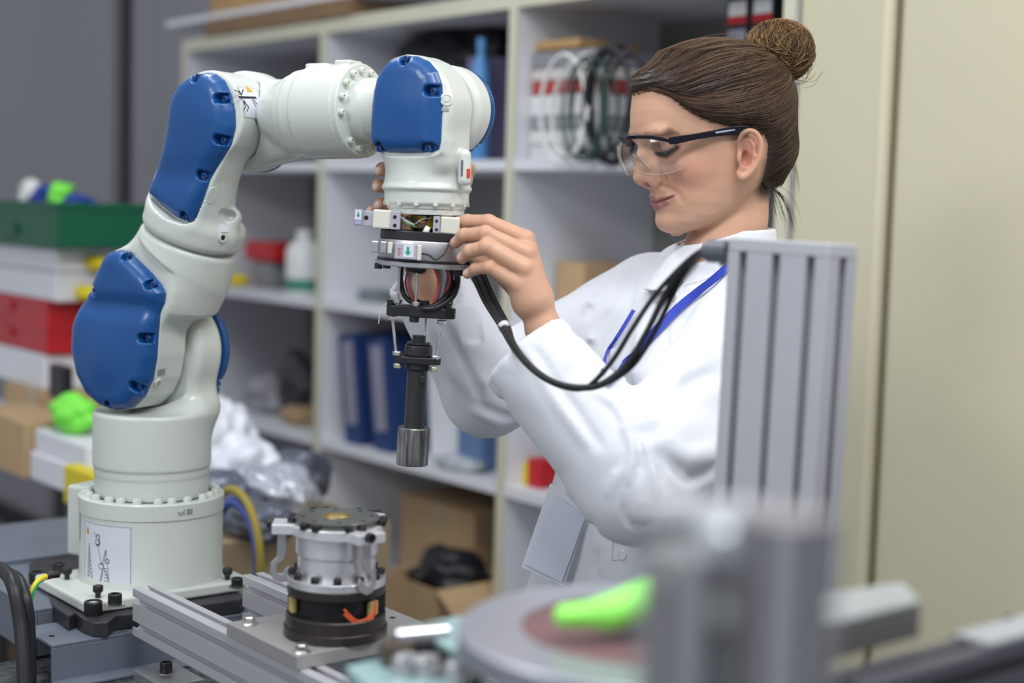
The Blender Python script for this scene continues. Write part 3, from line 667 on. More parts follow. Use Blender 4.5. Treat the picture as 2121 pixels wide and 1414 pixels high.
m = MB(FT); m.lathe([(.0565, -.002), (.0565, .006), (.055, .0075), (.040, .0075), (.0385, .009), (.0385, .024), (.036, .026), (.036, .055)], n=80, cap=False); m.build('flange_ring', M_rob, robot, 30)
m = MB(); m.lathe([(.0042, 0), (.0042, .005), (.003, .0062), (.0016, .0062), (.0014, .004), (.0001, .004)], n=14); sc_me = m.build('flange_screw', M_rob, robot, 30).data; bpy.data.objects.remove(bpy.data.objects['flange_screw'])
m = MB(); m.lathe([(.0013, .0063), (.0001, .0063)], n=8, cap=False); 
for k in range(16):
    a = R(k * 22.5 + 6)
    if k % 8 == 5: continue
    inst('flange_screw', sc_me, FT @ Matrix.Translation((.0480 * math.cos(a), .0480 * math.sin(a), .0070)), robot)
# wrist yoke (far half) carried by the forearm
def f_wy(P):
    lobe = sd_cyl(P, tuple(WA + (.004, .010, -.002)), tuple(WA + (.004, .047, -.002)), wl_ + .001, .010)
    arm = sd_cap(P, tuple(WA - fa * (FL - t_end - .035)), tuple(WA + (-.01, .028, 0)), .036, .034)
    d = smin(lobe, arm, .02)
    d = np.maximum(d, -sd_cyl(P, tuple(WA + (0, -.1, 0)), tuple(WA + (0, .0085, 0)), wl_ + .010))
    return d
rpart('wrist_yoke', f_wy, tuple(WA + (-.12, -.05, -.07)), tuple(WA + (.065, .06, .065)), .0016, M_rob)
# wrist (near half) with the vertical tool flange body
cov_wr = [PL(x, y, -.050) for x, y in ((833.5, 112), (807, 120), (789, 139), (777, 161), (771, 185), (767, 214.5), (764.5, 253), (764, 288.7), (769, 303), (780, 312), (795, 316), (836, 318), (890, 316.5), (905, 311), (909, 292), (911, 244), (913, 202.6), (910.7, 173), (901.7, 146), (884, 125), (860, 114))]
cw2 = [(p.x, p.z) for p in cov_wr]
FC = PL(884, 400, 0.0); zW = lambda py: PL(884, py, -.045).z
fc = np.array(FC)
z_lip, z_lb, z_bt, z_ch, z_end = zW(385), zW(395), zW(421), zW(428), zW(441)
LG1 = np.array(tuple(PL(962, 372, -.012))); LG2 = np.array(tuple(PL(962, 322, -.012)))
def f_wr(P):
    x, y, z = P[:, 0], P[:, 1], P[:, 2]
    o = sd_poly(x, z, cw2)
    body = smax(o - .0005, np.abs(y + .0215) - .0245, .006)
    el = sd_cyl(P, tuple(WA + (0, -.040, -.001)), tuple(WA + (0, .006, -.001)), wl_ - .001, .005)
    q = np.hypot(x - fc[0], y - fc[1])
    prof = np.interp(z, [z_ch - .004, z_ch, z_bt, z_lb - .001, z_lb + .001, z_lip - .002, z_lip + .004, z_lip + .012, z_lip + .035, z_lip + .075], [.046, .0465, .0500, .0502, .0525, .0535, .0505, .0495, .0485, .046])
    can = np.maximum(q - prof, np.maximum(z_ch - .003 - z, z - (z_lip + .06)))
    can = can * .9
    neck = sd_box(P, (float(WA[0]) + .002, -.012, float(z_lip) + .06), (.044, .030, .045), rnd=.016)
    d = smin(body, el, .004); d = smin(d, neck, .015); d = smin(d, can, .010)
    d = np.where(z > WA[2] - .052, np.maximum(d, y - .0075), d)
    d = np.maximum(d, -np.maximum(o - .003, y + .0575 - .0135))
    lug = sd_cap(P, LG1, LG2, .0078, .0078)
    d = smin(d, lug, .003)
    return d
rpart('wrist', f_wr, (float(fc[0]) - .066, -.06, z_ch - .008), (float(fc[0]) + .066, .062, float(WA[2]) + .062), .0014, M_rob)
T = RF2 @ Matrix.Translation((fc[0], fc[1], 0))
m = MB(T); m.lathe([(.0445, z_end - .002), (.0450, z_end), (.0450, z_ch - .001), (.043, z_ch)], n=80); m.build('tool_flange', M_rob, robot, 30)
m = MB(); m.box(-.0026, .0026, -.002, .0012, -.0026, .0026); tb = m.build('flange_bolt', mat('pale_bolt', (.62, .63, .58), .35), robot, 0, .0008); tbm = tb.data; bpy.data.objects.remove(tb)
for k in range(14):
    a = R(-90 + (k - 6.5) * 25.7 + 6); T2_ = RF2 @ Matrix.Translation((fc[0] + .0485 * math.cos(a), fc[1] + .0485 * math.sin(a), z_ch + .0035)) @ Matrix.Rotation(a + math.pi / 2, 4, 'Z')
    inst('flange_bolt', tbm, T2_, robot)

# blue covers with screw recesses
def cover(name, poly, yo, thick, notches, sgn=-1, k=.020, bulge=None, m_=M_blue, h=.0014, nr=.0062):
    xs = [p[0] for p in poly]; zs = [p[1] for p in poly]
    def f(P):
        x, y, z = P[:, 0], P[:, 1] * sgn, P[:, 2]
        o = sd_poly(x, z, poly); oo = yo
        if bulge is not None: oo = oo + bulge(x, z)
        d = smax(o, y - oo, k); d = np.maximum(d, (yo - thick) - y)
        for (a, b, dx, dz) in notches:
            c = sd_cap(P, (a, sgn * (yo + .004), b), (a + dx * .007, sgn * (yo + .004), b + dz * .007), nr, nr)
            c = np.maximum(c - 0.0, (yo - .0115) - y)
            box = sd_cap(np.stack([x, 0 * x, z], 1), (a, 0, b), (a + dx * .007, 0, b + dz * .007), nr, nr)
            c = np.maximum(box, (yo - .0125) - y)
            d = smax(d, -c, .0015)
        return d
    ya, yb = sorted((sgn * (yo - thick - .004), sgn * (yo + .012)))
    me = nets(f, (min(xs) - .006, ya, min(zs) - .006), (max(xs) + .006, yb, max(zs) + .006), h, name); me.transform(RF2)
    o = obj(name, me, m_, robot, 0)
    for (a, b, dx, dz) in notches:
        m = MB(RF2 @ axframe((a + dx * .003, sgn * (yo - .0125), b + dz * .003), (0, sgn, 0))); m.lathe([(.0036, 0), (.0036, .0055), (.0026, .0062), (.0014, .0062), (.0014, .004), (.0001, .004)], n=12)
        m.build('screw', M_bscr, o)
    return o
def notch(pts, yo):
    out = []
    for x, y, ang in pts: p = PL(x, y, -yo); out.append((p.x - .003 * math.cos(R(ang)), p.z - .003 * math.sin(R(ang)), math.cos(R(ang)), math.sin(R(ang))))
    return out
lowb = lambda x, z: .007 * np.exp(-((x + .010) ** 2 + (z + .0) ** 2) / .045 ** 2) - .006 * np.exp(-((z - .062) / .014) ** 2) + .002
cover('lower_cover', cl2, .0725, .021, notch(((256, 527, 60), (308, 588, 25), (298, 700, 0), (280, 801, -35), (220, 842, -100), (187, 601, 155)), .0725), bulge=lowb)
upb = lambda x, z: .006 * np.exp(-((x - UA[0]) ** 2 + (z - UA[2]) ** 2) / .04 ** 2) - .004 * np.exp(-((z - UA[2] + .075) / .02) ** 2) + .001
cover('elbow_cover', cu2, .060, .018, notch(((401, 157, 120), (457, 203, 5), (455, 289, -10), (414, 363, -15), (375, 451, -100)), .060), bulge=upb)
cover('wrist_cover', cw2, .0575, .016, notch(((833, 119, 100), (891, 187, 0), (880, 306, 0), (777, 308, 225)), .0575), bulge=lambda x, z: .003 * np.exp(-((x - WA[0]) ** 2 + (z - WA[2]) ** 2) / .03 ** 2))
def disc(cx, cz, r, down=None, n=40):
    pts = [(cx + r * math.cos(2 * math.pi * i / n), cz + r * math.sin(2 * math.pi * i / n)) for i in range(n)]
    return pts
def stadium(cx, cz, r, dx, dz, L, w):     # round lobe running into a tapered tongue along (dx, dz)
    a0 = math.atan2(dz, dx); pts = [(cx + r * math.cos(a0 + R(55) + R(250) * i / 30), cz + r * math.sin(a0 + R(55) + R(250) * i / 30)) for i in range(31)]
    px_, pz_ = -dz, dx
    pts += [(cx + dx * L - px_ * w, cz + dz * L - pz_ * w), (cx + dx * L + px_ * w, cz + dz * L + pz_ * w)]
    return pts
fc_l = stadium(.004, .0, rl_ - .001, 0, -1, .100, .040)
cover('lower_cover', fc_l, .0735, .016, [(.004 + .05, -.045, 1, -.2), (.004 + .045, .045, .7, .7)], sgn=1, k=.012)
cover('elbow_cover', stadium(UA[0] + .004, UA[2] - .010, .0575, float(fa[0]), float(fa[2]) - .04, .100, .036), .066, .012, [(float(UA[0]) + .03, float(UA[2]) - .043, .3, -1)], sgn=1, k=.01)
cover('wrist_cover', disc(WA[0] + .004, WA[2] - .002, wl_), .0565, .0115, [(float(WA[0]) + .03, float(WA[2]) - .038, .4, -1)], sgn=1, k=.008)

# connector box at the back of the base
m = MB(RF2); cb = PL(146, 1110, .02)
m.box(-.132, -.085, -.025, .05, zb + .006, zr - .002); m.build('connector_box', M_rob, robot, 0, .004)
m = MB(RF2); m.box(-.1335, -.1320, -.02, .045, zb + .012, zr - .012); m.build('connector_plate', mat('scuffed_plate', (.42, .41, .38), .5, var=.35, vscale=60, bump=.3), robot, 0)
# foot plate with rounded corners, sitting square to the room
BC = Vector((LJ.x, LJ.y, 0)); BR = frame(BC, S, N, Z)
def rrect(a, b, r, n=5):
    pts = []
    for cx, cy, s in ((a - r, b - r, 0), (-a + r, b - r, 90), (-a + r, -b + r, 180), (a - r, -b + r, 270)):
        for i in range(n + 1): t = R(s + 90 * i / n); pts.append((cx + r * math.cos(t), cy + r * math.sin(t)))
    return pts
zbw = zb + LJ.z
m = MB(BR); m.prism([(p[0] + .013, p[1] - .0175) for p in rrect(.088, .117, .010)], zbw - .020, zbw - .006); m.build('foot_plate', M_rob, robot, 0, .003)

# ---- printed labels on curved surfaces
def onarc(T, r, a, z): return T @ Vector((r * math.cos(a), r * math.sin(a), z))
class Decal:      # draws flat print wrapped on a cylinder; s = arc length from a0, t = height
    def __init__(s, T, r, a0, z0): s.T, s.r, s.a0, s.z0 = T, r, a0, z0; s.k = 0
    def P(s, x, y, h): return onarc(s.T, s.r + h, s.a0 + x / s.r, s.z0 + y)
    def rect(s, x0, y0, x1, y1, m_, name, parent, h=.0004, n=14):
        m = MB(); vs = []; fs = []
        for i in range(n + 1):
            x = x0 + (x1 - x0) * i / n; vs += [s.P(x, y0, h), s.P(x, y1, h)]
        for i in range(n): fs.append((2 * i, 2 * i + 2, 2 * i + 3, 2 * i + 1))
        m.add(vs, fs); return m.build(name, m_, parent, 0)
    def poly(s, pts, m, h=.0007): m.add([s.P(x, y, h) for x, y in pts], [tuple(range(len(pts)))])
    def line(s, pts, w, m, h=.0007):
        for (x0, y0), (x1, y1) in zip(pts[:-1], pts[1:]):
            dx, dy = x1 - x0, y1 - y0; L = math.hypot(dx, dy) or 1; nx, ny = -dy / L * w / 2, dx / L * w / 2
            k = max(1, int(L / .004))
            for j in range(k):
                a, b = j / k, (j + 1) / k
                s.poly([(x0 + dx * a + nx, y0 + dy * a + ny), (x0 + dx * a - nx, y0 + dy * a - ny), (x0 + dx * b - nx, y0 + dy * b - ny), (x0 + dx * b + nx, y0 + dy * b + ny)], m, h)
    def circ(s, cx, cy, r, w, m, a0=0, a1=360, n=18): s.line([(cx + r * math.cos(R(a0 + (a1 - a0) * i / n)), cy + r * math.sin(R(a0 + (a1 - a0) * i / n))) for i in range(n + 1)], w, m)
Tb = frame(LJ, u_, e_, Z)
def angpx(x, y, r):       # angle on the base cylinder seen at pixel
    d = ray(x, y); o = RI @ CAM; dl = RI.to_3x3() @ d; A = dl.x ** 2 + dl.y ** 2; Bq = 2 * (o.x * dl.x + o.y * dl.y); C_ = o.x ** 2 + o.y ** 2 - r * r
    t = (-Bq - math.sqrt(max(Bq * Bq - 4 * A * C_, 0))) / (2 * A); p = o + dl * t; return math.atan2(p.y, p.x), p.z
rb = .0940
a0, z0 = angpx(176, 1200, rb); a1, z1 = angpx(272, 1215, rb); zt_ = angpx(176, 1070, rb)[1]
wS = (a1 - a0) * rb; hS = zt_ - z0; dk = Decal(Tb, rb, a0, z0 - .004)
st = dk.rect(0, 0, wS, hS, M_sticker, 'warning_sticker', robot)
m = MB(); dk.line([(.001, .001), (wS - .001, .001), (wS - .001, hS - .001), (.001, hS - .001), (.001, .001)], .0004, m)
dk.line([(.012, hS * .66), (.009, .008), (.020, .008), (.012, hS * .66)], .0005, m)
for i in range(7): dk.line([(.009 + i * .0002, .012 + i * .005), (.0195 - i * .0009, .012 + i * .005)], .0006, m); dk.line([(.009 + i * .0003, .012 + i * .005), (.0185 - i * .0009, .017 + i * .005)], .0005, m)
dk.line([(.030, hS * .66), (.037, .03), (.044, hS * .62), (.049, .008), (.036, .006), (.044, hS * .62)], .0005, m)
dk.circ(.036, .028, .004, .0008, m); dk.circ(.046, .036, .003, .0008, m); dk.line([(.034, .008), (.040, .028), (.048, .012)], .0008, m)
for i in range(5): dk.line([(.041, .010 + i * .004), (.048, .010 + i * .004)], .0006, m)
m.build('line_drawing', M_ink, st, 0)
m = MB(); dk.circ(.0300, hS - .0175, .0030, .0013, m, -60, 240); dk.circ(.0295, hS - .0245, .0038, .0020, m, -160, 75); dk.line([(.0240, hS - .0125), (.0243, hS - .0160)], .0010, m); dk.line([(.0255, hS - .024), (.0275, hS - .0215)], .0014, m); m.build('hook_symbol', M_ink, st, 0)
m = MB(); dk.poly([(.0055, hS - .0165), (.0125, hS - .0165), (.009, hS - .0055)], m); m.build('warning_triangle', M_orange, st, 0)
m = MB(); dk.line([(.009, hS - .009), (.009, hS - .0135)], .0009, m, .001); m.build('triangle_mark', M_ink, st, 0)
d3 = Decal(Tb, rb + .0012, angpx(365, 1062, rb)[0], zr - .016 ); s3 = d3.rect(0, 0, .026, .010, mat('sticker_pale', (.62, .66, .63), .4), 'small_label', robot)
m = MB(); d3.circ(.0055, .005, .0032, .0010, m, 150, 390); d3.line([(.0045, .005), (.0065, .005)], .001, m); d3.line([(.0105, .001), (.0105, .009)], .0007, m)
for i in range(4): d3.line([(.0135, .0018 + .002 * i), (.0225, .0018 + .002 * i)], .0009, m)
m.build('print', M_ink, s3, 0)
# small tall grey plate left of the sticker
ag = angpx(166, 1120, rb)[0]; dg = Decal(Tb, rb, ag - .05, zb + .045); dg.rect(0, 0, .006, .055, M_greym, 'type_plate', robot)
# elbow sticker wrapped on the near half of the elbow
TE = RF2 @ axframe(UJ + Vector((.002, 0, 0)), (0, -1, 0), (0, 0, 1))
def angE(x, y, r=.0547):
    Ti = TE.inverted(); o = Ti @ CAM; dl = Ti.to_3x3() @ ray(x, y); A = dl.x ** 2 + dl.y ** 2; Bq = 2 * (o.x * dl.x + o.y * dl.y); C_ = o.x ** 2 + o.y ** 2 - r * r
    t = (-Bq - math.sqrt(max(Bq * Bq - 4 * A * C_, 0))) / (2 * A); p = o + dl * t; return math.atan2(p.y, p.x) * r, p.z
class DecE(Decal):
    def P(s, x, y, h): return onarc(s.T, s.r + h, x / s.r, y)
de = DecE(TE, .0548, 0, 0)
pe = [angE(*p) for p in ((484, 178), (487, 240), (520, 245), (532, 190))]
m = MB(); 
xa0 = min(p[0] for p in pe); xa1 = max(p[0] for p in pe); ya0, ya1 = .0095, .043
es = de.rect(xa0, ya0 - .003, xa1, ya1 + .0005, M_sticker, 'crush_sticker', robot)
def ep(x, y): return angE(x, y)
m = MB()
for a, b, w in (((484, 187), (499, 195), .0016), ((503, 186), (499, 197), .0012), ((493, 202), (530, 203), .0028), ((504, 209), (507, 215), .0030), ((507, 214), (514, 222), .0012), ((514, 222), (511, 231), .0012), ((503, 210), (508, 221), .0010), ((508, 221), (503, 229), .0012), ((521, 207), (529, 221), .0010), ((524, 206), (531, 216), .0010)):
    pa, pb = ep(*a), ep(*b); de.line([pa, pb], w, m, .0009)
de.circ(*ep(495, 190), .0010, .0010, m)
m.build('figure_symbol', M_ink, es, 0)
m = MB(); de.poly([ep(509, 178), ep(511, 191), ep(524, 191)], m, .0009); m.build('warning_triangle', M_orange, es, 0)
m = MB(); q = [(xa0 + .001, ya0 - .002), (xa1 - .001, ya0 - .002), (xa1 - .001, ya1 - .0005), (xa0 + .001, ya1 - .0005), (xa0 + .001, ya0 - .002)]; de.line(q, .0003, m); m.build('border', M_greym, es, 0)
# port button and print on the lower link side, red label on the wrist
def surf(part, x, y, off=.0006):
    dg_ = bpy.context.evaluated_depsgraph_get(); o = bpy.data.objects[part] if isinstance(part, str) else part
    d = ray(x, y).normalized(); ok, p, n, i = o.ray_cast(CAM, d)
    return (p + n * off, n) if ok else (W(x, y, 1.9), -d)
bpy.context.view_layer.update()
lowlink = bpy.data.objects['lower_link']; wristo = bpy.data.objects['wrist']
p, n_ = surf(lowlink, 326, 791); m = MB(axframe(p - n_ * .002, n_)); m.lathe([(.0062, 0), (.0062, .003), (.005, .0042), (.0001, .0042)], n=24); pb_ = m.build('button_port', M_rob, robot)
m = MB(axframe(p + n_ * .0024, n_)); m.lathe([(.0030, 0), (.0012, 0)], n=14, cap=False); m.build('button_ring', M_greym, pb_, 0)
p, n_ = surf(lowlink, 334, 770); m = MB(axframe(p, n_))
for i in range(3): m.box(-.004 + i * .003, -.002 + i * .003, -.007, .007, 0, .0004)
m.build('print', M_greym, robot, 0)
p, n_ = surf(wristo, 970, 359, .0); m = MB(axframe(p, n_)); m.box(-.0052, .0052, -.0022, .0022, -.0002, .0010); m.build('red_label', mat('red_label', (.62, .05, .03), .4), robot, 0)
p, n_ = surf(wristo, 957, 348, .0); m = MB(axframe(p, n_)); m.box(-.009, .009, -.0012, .0012, -.0002, .0008); m.build('slot_mark', mat('mauve_mark', (.16, .11, .2), .5), robot, 0)
uplink = bpy.data.objects['upper_link']
p, n_ = surf(uplink, 463, 473, .0); m = MB(axframe(p, n_)); m.box(-.0055, .0055, -.006, .006, -.002, .0014); m.build('white_label', M_sticker, robot, 0)
p, n_ = surf(uplink, 461, 492, .0); m = MB(axframe(p, n_)); m.lathe([(.0060, -.001), (.0060, .0015), (.0035, .0015), (.0030, -.001)], n=18); m.build('port_ring', M_rob, robot)
m = MB(axframe(p, n_)); m.lathe([(.0033, .0008), (.0001, .0008)], n=14, cap=False); m.build('port_hole', M_hole, robot, 0)
wy = bpy.data.objects['wrist_yoke']
p, n_ = surf(wy, 947, 206, 0); m = MB(axframe(p, n_)); m.box(-.0025, .0025, -.004, .004, -.001, .0012); m.build('sensor_mark', M_hole, robot, 0)
p, n_ = surf(wristo, 925, 206, 0); m = MB(axframe(p, n_)); m.lathe([(.0075, -.002), (.0075, .001), (.0055, .0015), (.0055, .0005), (.0035, .0005), (.003, .002), (.0001, .002)], n=22); m.build('round_port', M_rob, robot)
p, n_ = surf(wristo, 922, 227, 0); m = MB(axframe(p, n_)); m.box(-.0018, .0018, -.0042, .0042, -.0002, .0006); m.build('print', M_greym, robot, 0)
# raised oval on the elbow link
p, n_ = surf(uplink, 440, 405, 0); m = MB(axframe(p - n_ * .0012, n_)); m.prism([(a * .012, b * .008) for a, b in ((math.cos(t * math.pi / 12), math.sin(t * math.pi / 12)) for t in range(24))], 0, .002); m.build('pad', M_rob, robot, 0, .0008)

# ================================================================== tool under the flange
M_blk = mat('black_anodised', (.016, .016, .019), .42, bump=.05, bscale=200); M_steelD = mat('dark_steel', (.055, .053, .056), .38, metal=.6, var=.15, vscale=30, bump=.1, bscale=200)
M_alu = mat('machined_aluminium', (.62, .62, .63), .28, metal=1.0, var=.06, vscale=25, rvar=.08, stretch=(1, 1, 6)); M_alug = mat('matt_aluminium', (.50, .50, .52), .42, metal=.85, var=.04, vscale=20)
M_nut = mat('zinc_nut', (.55, .55, .53), .3, metal=.9, var=.1, vscale=60); M_socket = mat('worn_steel', (.24, .235, .23), .33, metal=.9, var=.75, vscale=220, stretch=(1, 1, .10), bump=.1, bscale=90, rvar=.15)
M_cr = mat('cream_block', (.64, .63, .55), .45); M_lil = mat('grey_lilac_plate', (.40, .385, .45), .45); M_kap = mat('amber_film', (.85, .58, .01), .2, coat=.6, var=.3, vscale=25)
TO = RF2 @ Vector((fc[0], fc[1], z_end)); bot = onplane(855, 930, TO, V(0, 1, 0)); tdir = (bot - TO).normalized()
tool = empty('end_tool', TO.copy(), 'black multi-part tool with hanging steel shaft fixed under the robot wrist', 'tool')
xh = (u_ - tdir * u_.dot(tdir)).normalized(); yh = tdir.cross(xh)      # x right, y away from the camera... z down
TT_ = frame(TO, xh, yh, tdir); PXM = 3113 / 1.785
def H(py): return (py - 447) / PXM       # photo row to distance down the tool axis
def rp(px): return px / PXM
camdir = (V(0, -1, 0)); TC = TT_.inverted().to_3x3() @ camdir; af = math.atan2(TC.y, TC.x)   # angle that faces the camera
def ang(dx):                       # angle on the tool whose sideways offset (fraction of radius) is dx
    return af + math.asin(max(-1, min(1, dx))) * (1 if (TT_.to_3x3() @ Vector((math.cos(af + .3), math.sin(af + .3), 0))).dot(V(1, 0, 0)) > 0 else -1)
def tl(prof, name, m_, n=64, parent=tool, sm=35, off=(0, 0)):
    m = MB(TT_ @ Matrix.Translation((off[0], off[1], 0))); m.lathe([(rp(r), H(y)) for r, y in prof], n=n); return m.build(name, m_, parent, sm)
tl([(30, 440), (30, 486)], 'core_housing', M_blk)
tl([(37, 453), (37, 479)], 'amber_wrap', M_kap)
tl([(60, 441), (60, 449)], 'top_plate', M_blk)
tl([(90, 485), (92, 487), (92, 502), (90, 504)], 'black_ring', M_blk)
tl([(93, 504), (94, 506), (94, 541), (93, 543)], 'sensor_body', M_alug)
tl([(96, 543), (96, 548)], 'dark_gasket', M_blk); tl([(99, 548), (99, 556), (97, 558)], 'lower_flange', M_alug)
def block(a, w, d, y0, y1, rad, name, m_, parent=tool, bev=.001):   # box standing radially at angle a
    m = MB(TT_ @ Matrix.Rotation(a, 4, 'Z')); m.box(rp(rad), rp(rad) + d, -w / 2, w / 2, H(y0), H(y1)); return m.build(name, m_, parent, 0, bev)
vx = 1 if (TT_.to_3x3() @ Vector((math.cos(af + .3), math.sin(af + .3), 0))).dot(V(1, 0, 0)) > 0 else -1
# camera-facing local frame for pieces drawn flat on the tool front
XR = (V(1, 0, 0) - tdir * V(1, 0, 0).dot(tdir)).normalized(); YA = tdir.cross(XR) * -1
if YA.dot(V(0, 1, 0)) < 0: YA = -YA
TF_ = frame(TO, XR, YA, tdir)
def fb(x0, x1, y0, y1, d0, d1, name, m_, parent=tool, bev=.0008):    # px left/right of axis at that row, rows, depth range (m, negative = nearer)
    ym = (y0 + y1) / 2; axx = 880 - (ym - 447) * 25 / 483
    m = MB(TF_); m.box((x0 - axx) / PXM, (x1 - axx) / PXM, d0, d1, H(y0), H(y1)); return m.build(name, m_, parent, 0, bev)
def fp(x, y, d): axx = 880 - (y - 447) * 25 / 483; return TF_ @ Vector(((x - axx) / PXM, d, H(y)))
fb(776, 814, 446, 484, -.040, -.010, 'sensor_block', M_cr, bev=.002); q = fb(812, 832, 447, 484, -.042, -.008, 'sensor_face', M_lil)
for y in (459, 476):
    m = MB(axframe(fp(821, y, -.0421), -YA)); m.lathe([(.0022, 0), (.0022, .0004), (.0001, .0004)], n=14); m.build('hole', M_hole, q)
fb(912, 952, 452, 487, -.040, -.010, 'sensor_block', M_cr, bev=.002); q = fb(898, 912, 452, 487, -.042, -.008, 'sensor_face', M_lil)
for y in (462, 479):
    m = MB(axframe(fp(905, y, -.0421), -YA)); m.lathe([(.0018, 0), (.0018, .0004), (.0001, .0004)], n=14); m.build('hole', M_hole, q)
q = fb(750, 777, 450, 481, -.034, -.018, 'side_bracket', M_lil)
m = MB(axframe(fp(762, 464, -.0341), -YA)); m.lathe([(.0026, 0), (.0026, .0005), (.0001, .0005)], n=14); m.build('hole', M_hole, q)
q = fb(737, 755, 448, 481, -.037, -.034, 'end_plate', mat('mauve_plate', (.36, .28, .36), .5)); fb(740, 753, 450, 469, -.0374, -.037, 'paper_label', M_sticker, q, 0)
M_grn = mat('green_ink', (.0, .32, .16), .5); M_redi = mat('red_ink', (.55, .10, .12), .5)
def arrow(x, y, s, dep, parent, down=True):
    m = MB(); sg = 1 if down else -1
    pts = [(-.28, -1), (.28, -1), (.28, .1), (.75, .1), (0, 1), (-.75, .1), (-.28, .1)]
    P3 = [fp(x + a * s, y + sg * b * s, dep) for a, b in pts]; m.add(P3, [(0, 1, 2, 6), (3, 4, 5), (2, 3, 6), (3, 5, 6)]); m.build('arrow_mark', M_grn, parent, 0)
arrow(746.5, 459, 5.5, -.0377, q); fb(741, 752, 471, 478, -.0374, -.037, 'blue_label', mat('pale_blue_label', (.3, .38, .6), .5), q, 0)
q = fb(824, 868, 510, 541, -.064, -.048, 'front_block', M_lil); fb(868, 877, 511, 542, -.063, -.05, 'block_end', M_cr, q, .0012)
ps = fb(841, 862, 512, 537, -.0645, -.064, 'arrow_label', M_sticker, q, 0); arrow(850.5, 524.5, 8.5, -.0648, ps)
m = MB()
for k in range(2):
    y = 520 + k * 8; P3 = [fp(830 + a, y + b, -.0643) for a, b in ((0, 0), (7, 0), (7, 1.5), (0, 1.5))]; m.add(P3, [(0, 1, 2, 3)])
    P3 = [fp(830 + a, y + b, -.0643) for a, b in ((5, 0), (7, 0), (2, 6), (0, 6))]; m.add(P3, [(0, 1, 2, 3)])
m.build('red_mark', M_redi, q, 0)
for x0, x1, mm in ((776, 790, M_alu), (794, 806, M_alu), (809, 818, M_cr)): fb(x0, x1, 509, 532, -.056, -.045, 'side_insert', mm)
# bolts below the flange
for x, y, d in ((785, 559, -.02), (803, 557, -.026), (958, 563, -.02), (945, 563, -.03), (850, 560, -.03)):
    m = MB(frame(fp(x, y - 4, d), XR, YA, tdir)); m.lathe([(.0046, 0), (.0046, .0065), (.003, .0065), (.003, .004), (.0001, .004)], n=16); m.build('cap_screw', M_blk, tool)
# wires between ring plate and triangle plate
def wire(pts, r, m_, name='wire', parent=tool, n=8): m = MB(); m.tube(spline([fp(*p) for p in pts], 6), r, n); return m.build(name, m_, parent, 180)
M_rub = mat('black_rubber', (.018, .018, .02), .42); M_rw = mat('red_wire', (.50, .11, .11), .45); M_bw = mat('blue_wire', (.42, .58, .68), .45); M_ww = mat('white_wire', (.7, .7, .66), .45)
wire([(830, 556, .0), (828, 590, -.0), (838, 622, -.005), (868, 640, -.01)], .0030, M_rub)
wire([(850, 556, .01), (840, 590, .01), (850, 620, .0), (872, 636, -.0)], .0030, M_rub)
wire([(853, 556, -.015), (845, 585, -.018), (849, 612, -.016), (862, 634, -.010)], .0021, M_rw)
wire([(862, 558, -.01), (850, 585, -.012), (851, 605, -.01), (858, 630, -.01)], .0019, M_bw)
wire([(900, 556, -.015), (909, 580, -.02), (906, 610, -.018), (897, 634, -.012)], .0027, M_rw)
wire([(908, 556, -.01), (917, 580, -.012), (913, 610, -.012), (902, 632, -.01)], .0024, M_bw)
wire([(923, 556, -.005), (929, 580, -.006), (922, 604, -.008), (908, 628, -.008)], .0026, M_rw)
wire([(933, 556, -.0), (936, 582, -.0), (926, 612, -.01), (900, 635, -.018), (872, 642, -.02)], .0033, M_rub)
wire([(944, 556, -.004), (946, 586, -.004), (936, 616, -.012), (905, 638, -.02), (876, 643, -.024)], .0034, M_rub)
wire([(926, 556, .01), (926, 585, .01), (917, 612, .0), (896, 634, -.004)], .0030, M_rub)
wire([(888, 450, -.030), (880, 470, -.038), (872, 478, -.040), (866, 466, -.036), (842, 458, -.034)], .0016, M_rub)
wire([(892, 460, -.032), (878, 466, -.038), (868, 464, -.036)], .0007, M_rw); wire([(894, 456, -.032), (876, 460, -.038), (862, 470, -.036)], .0007, M_ww)
wire([(832, 458, -.034), (845, 466, -.038), (860, 472, -.038)], .0007, M_ww); wire([(832, 462, -.034), (846, 470, -.038), (862, 476, -.038)], .0007, mat('green_wire', (.1, .4, .2), .5))
m = MB(); m.tube([fp(882, 490, -.045), fp(888, 474, -.044)], [.0042, .0030], 10); m.build('white_plug', M_ww, tool, 180)
wire([(875, 528, -.057), (892, 530, -.060), (905, 538, -.060), (922, 525, -.056), (930, 507, -.050)], .0011, M_rub)
m = MB(axframe(fp(867, 565, -.012), tdir)); m.lathe([(.011, -.012), (.008, .002), (.005, .004)], n=20); m.build('rubber_gland', M_blk, tool)
# triangle plate
def fxy(pts): return [((x - 868) / PXM, d) for x, d in pts]
Tp = TF_ @ Matrix.Translation((0, 0, H(640)))
poly = [(-.040, -.010), (-.034, -.016), (-.014, -.014), (-.004, -.020), (.010, -.021), (.030, -.018), (.041, -.012), (.042, -.004), (.030, .010), (.006, .030), (-.004, .030), (-.030, .010), (-.040, -.001)]
m = MB(Tp); m.prism(poly, 0, .0125); m.build('triangle_plate', M_blk, tool, 0, .0012)
def nut(x, y, d, r=.0058, h=.005, m_=M_nut, n=6, name='nut'):
    m = MB(frame(fp(x, y, d), XR, YA, tdir)); m.lathe([(r * .9, 0), (r, .0008), (r, h - .0008), (r * .9, h)], n=n); m.build(name, m_, tool, 20)
for x, y, d in ((822, 628, -.008), (862, 630, -.016), (932, 632, -.006)): nut(x, y, d)
for x, y, d in ((811, 662, -.008), (914, 665, -.008)): nut(x, y, d)
for x, y, d in ((809, 630, -.004), (880, 627, -.010), (926, 630, -.012)): nut(x, y, d, .0050, .006, M_blk, 16, 'cap_screw')
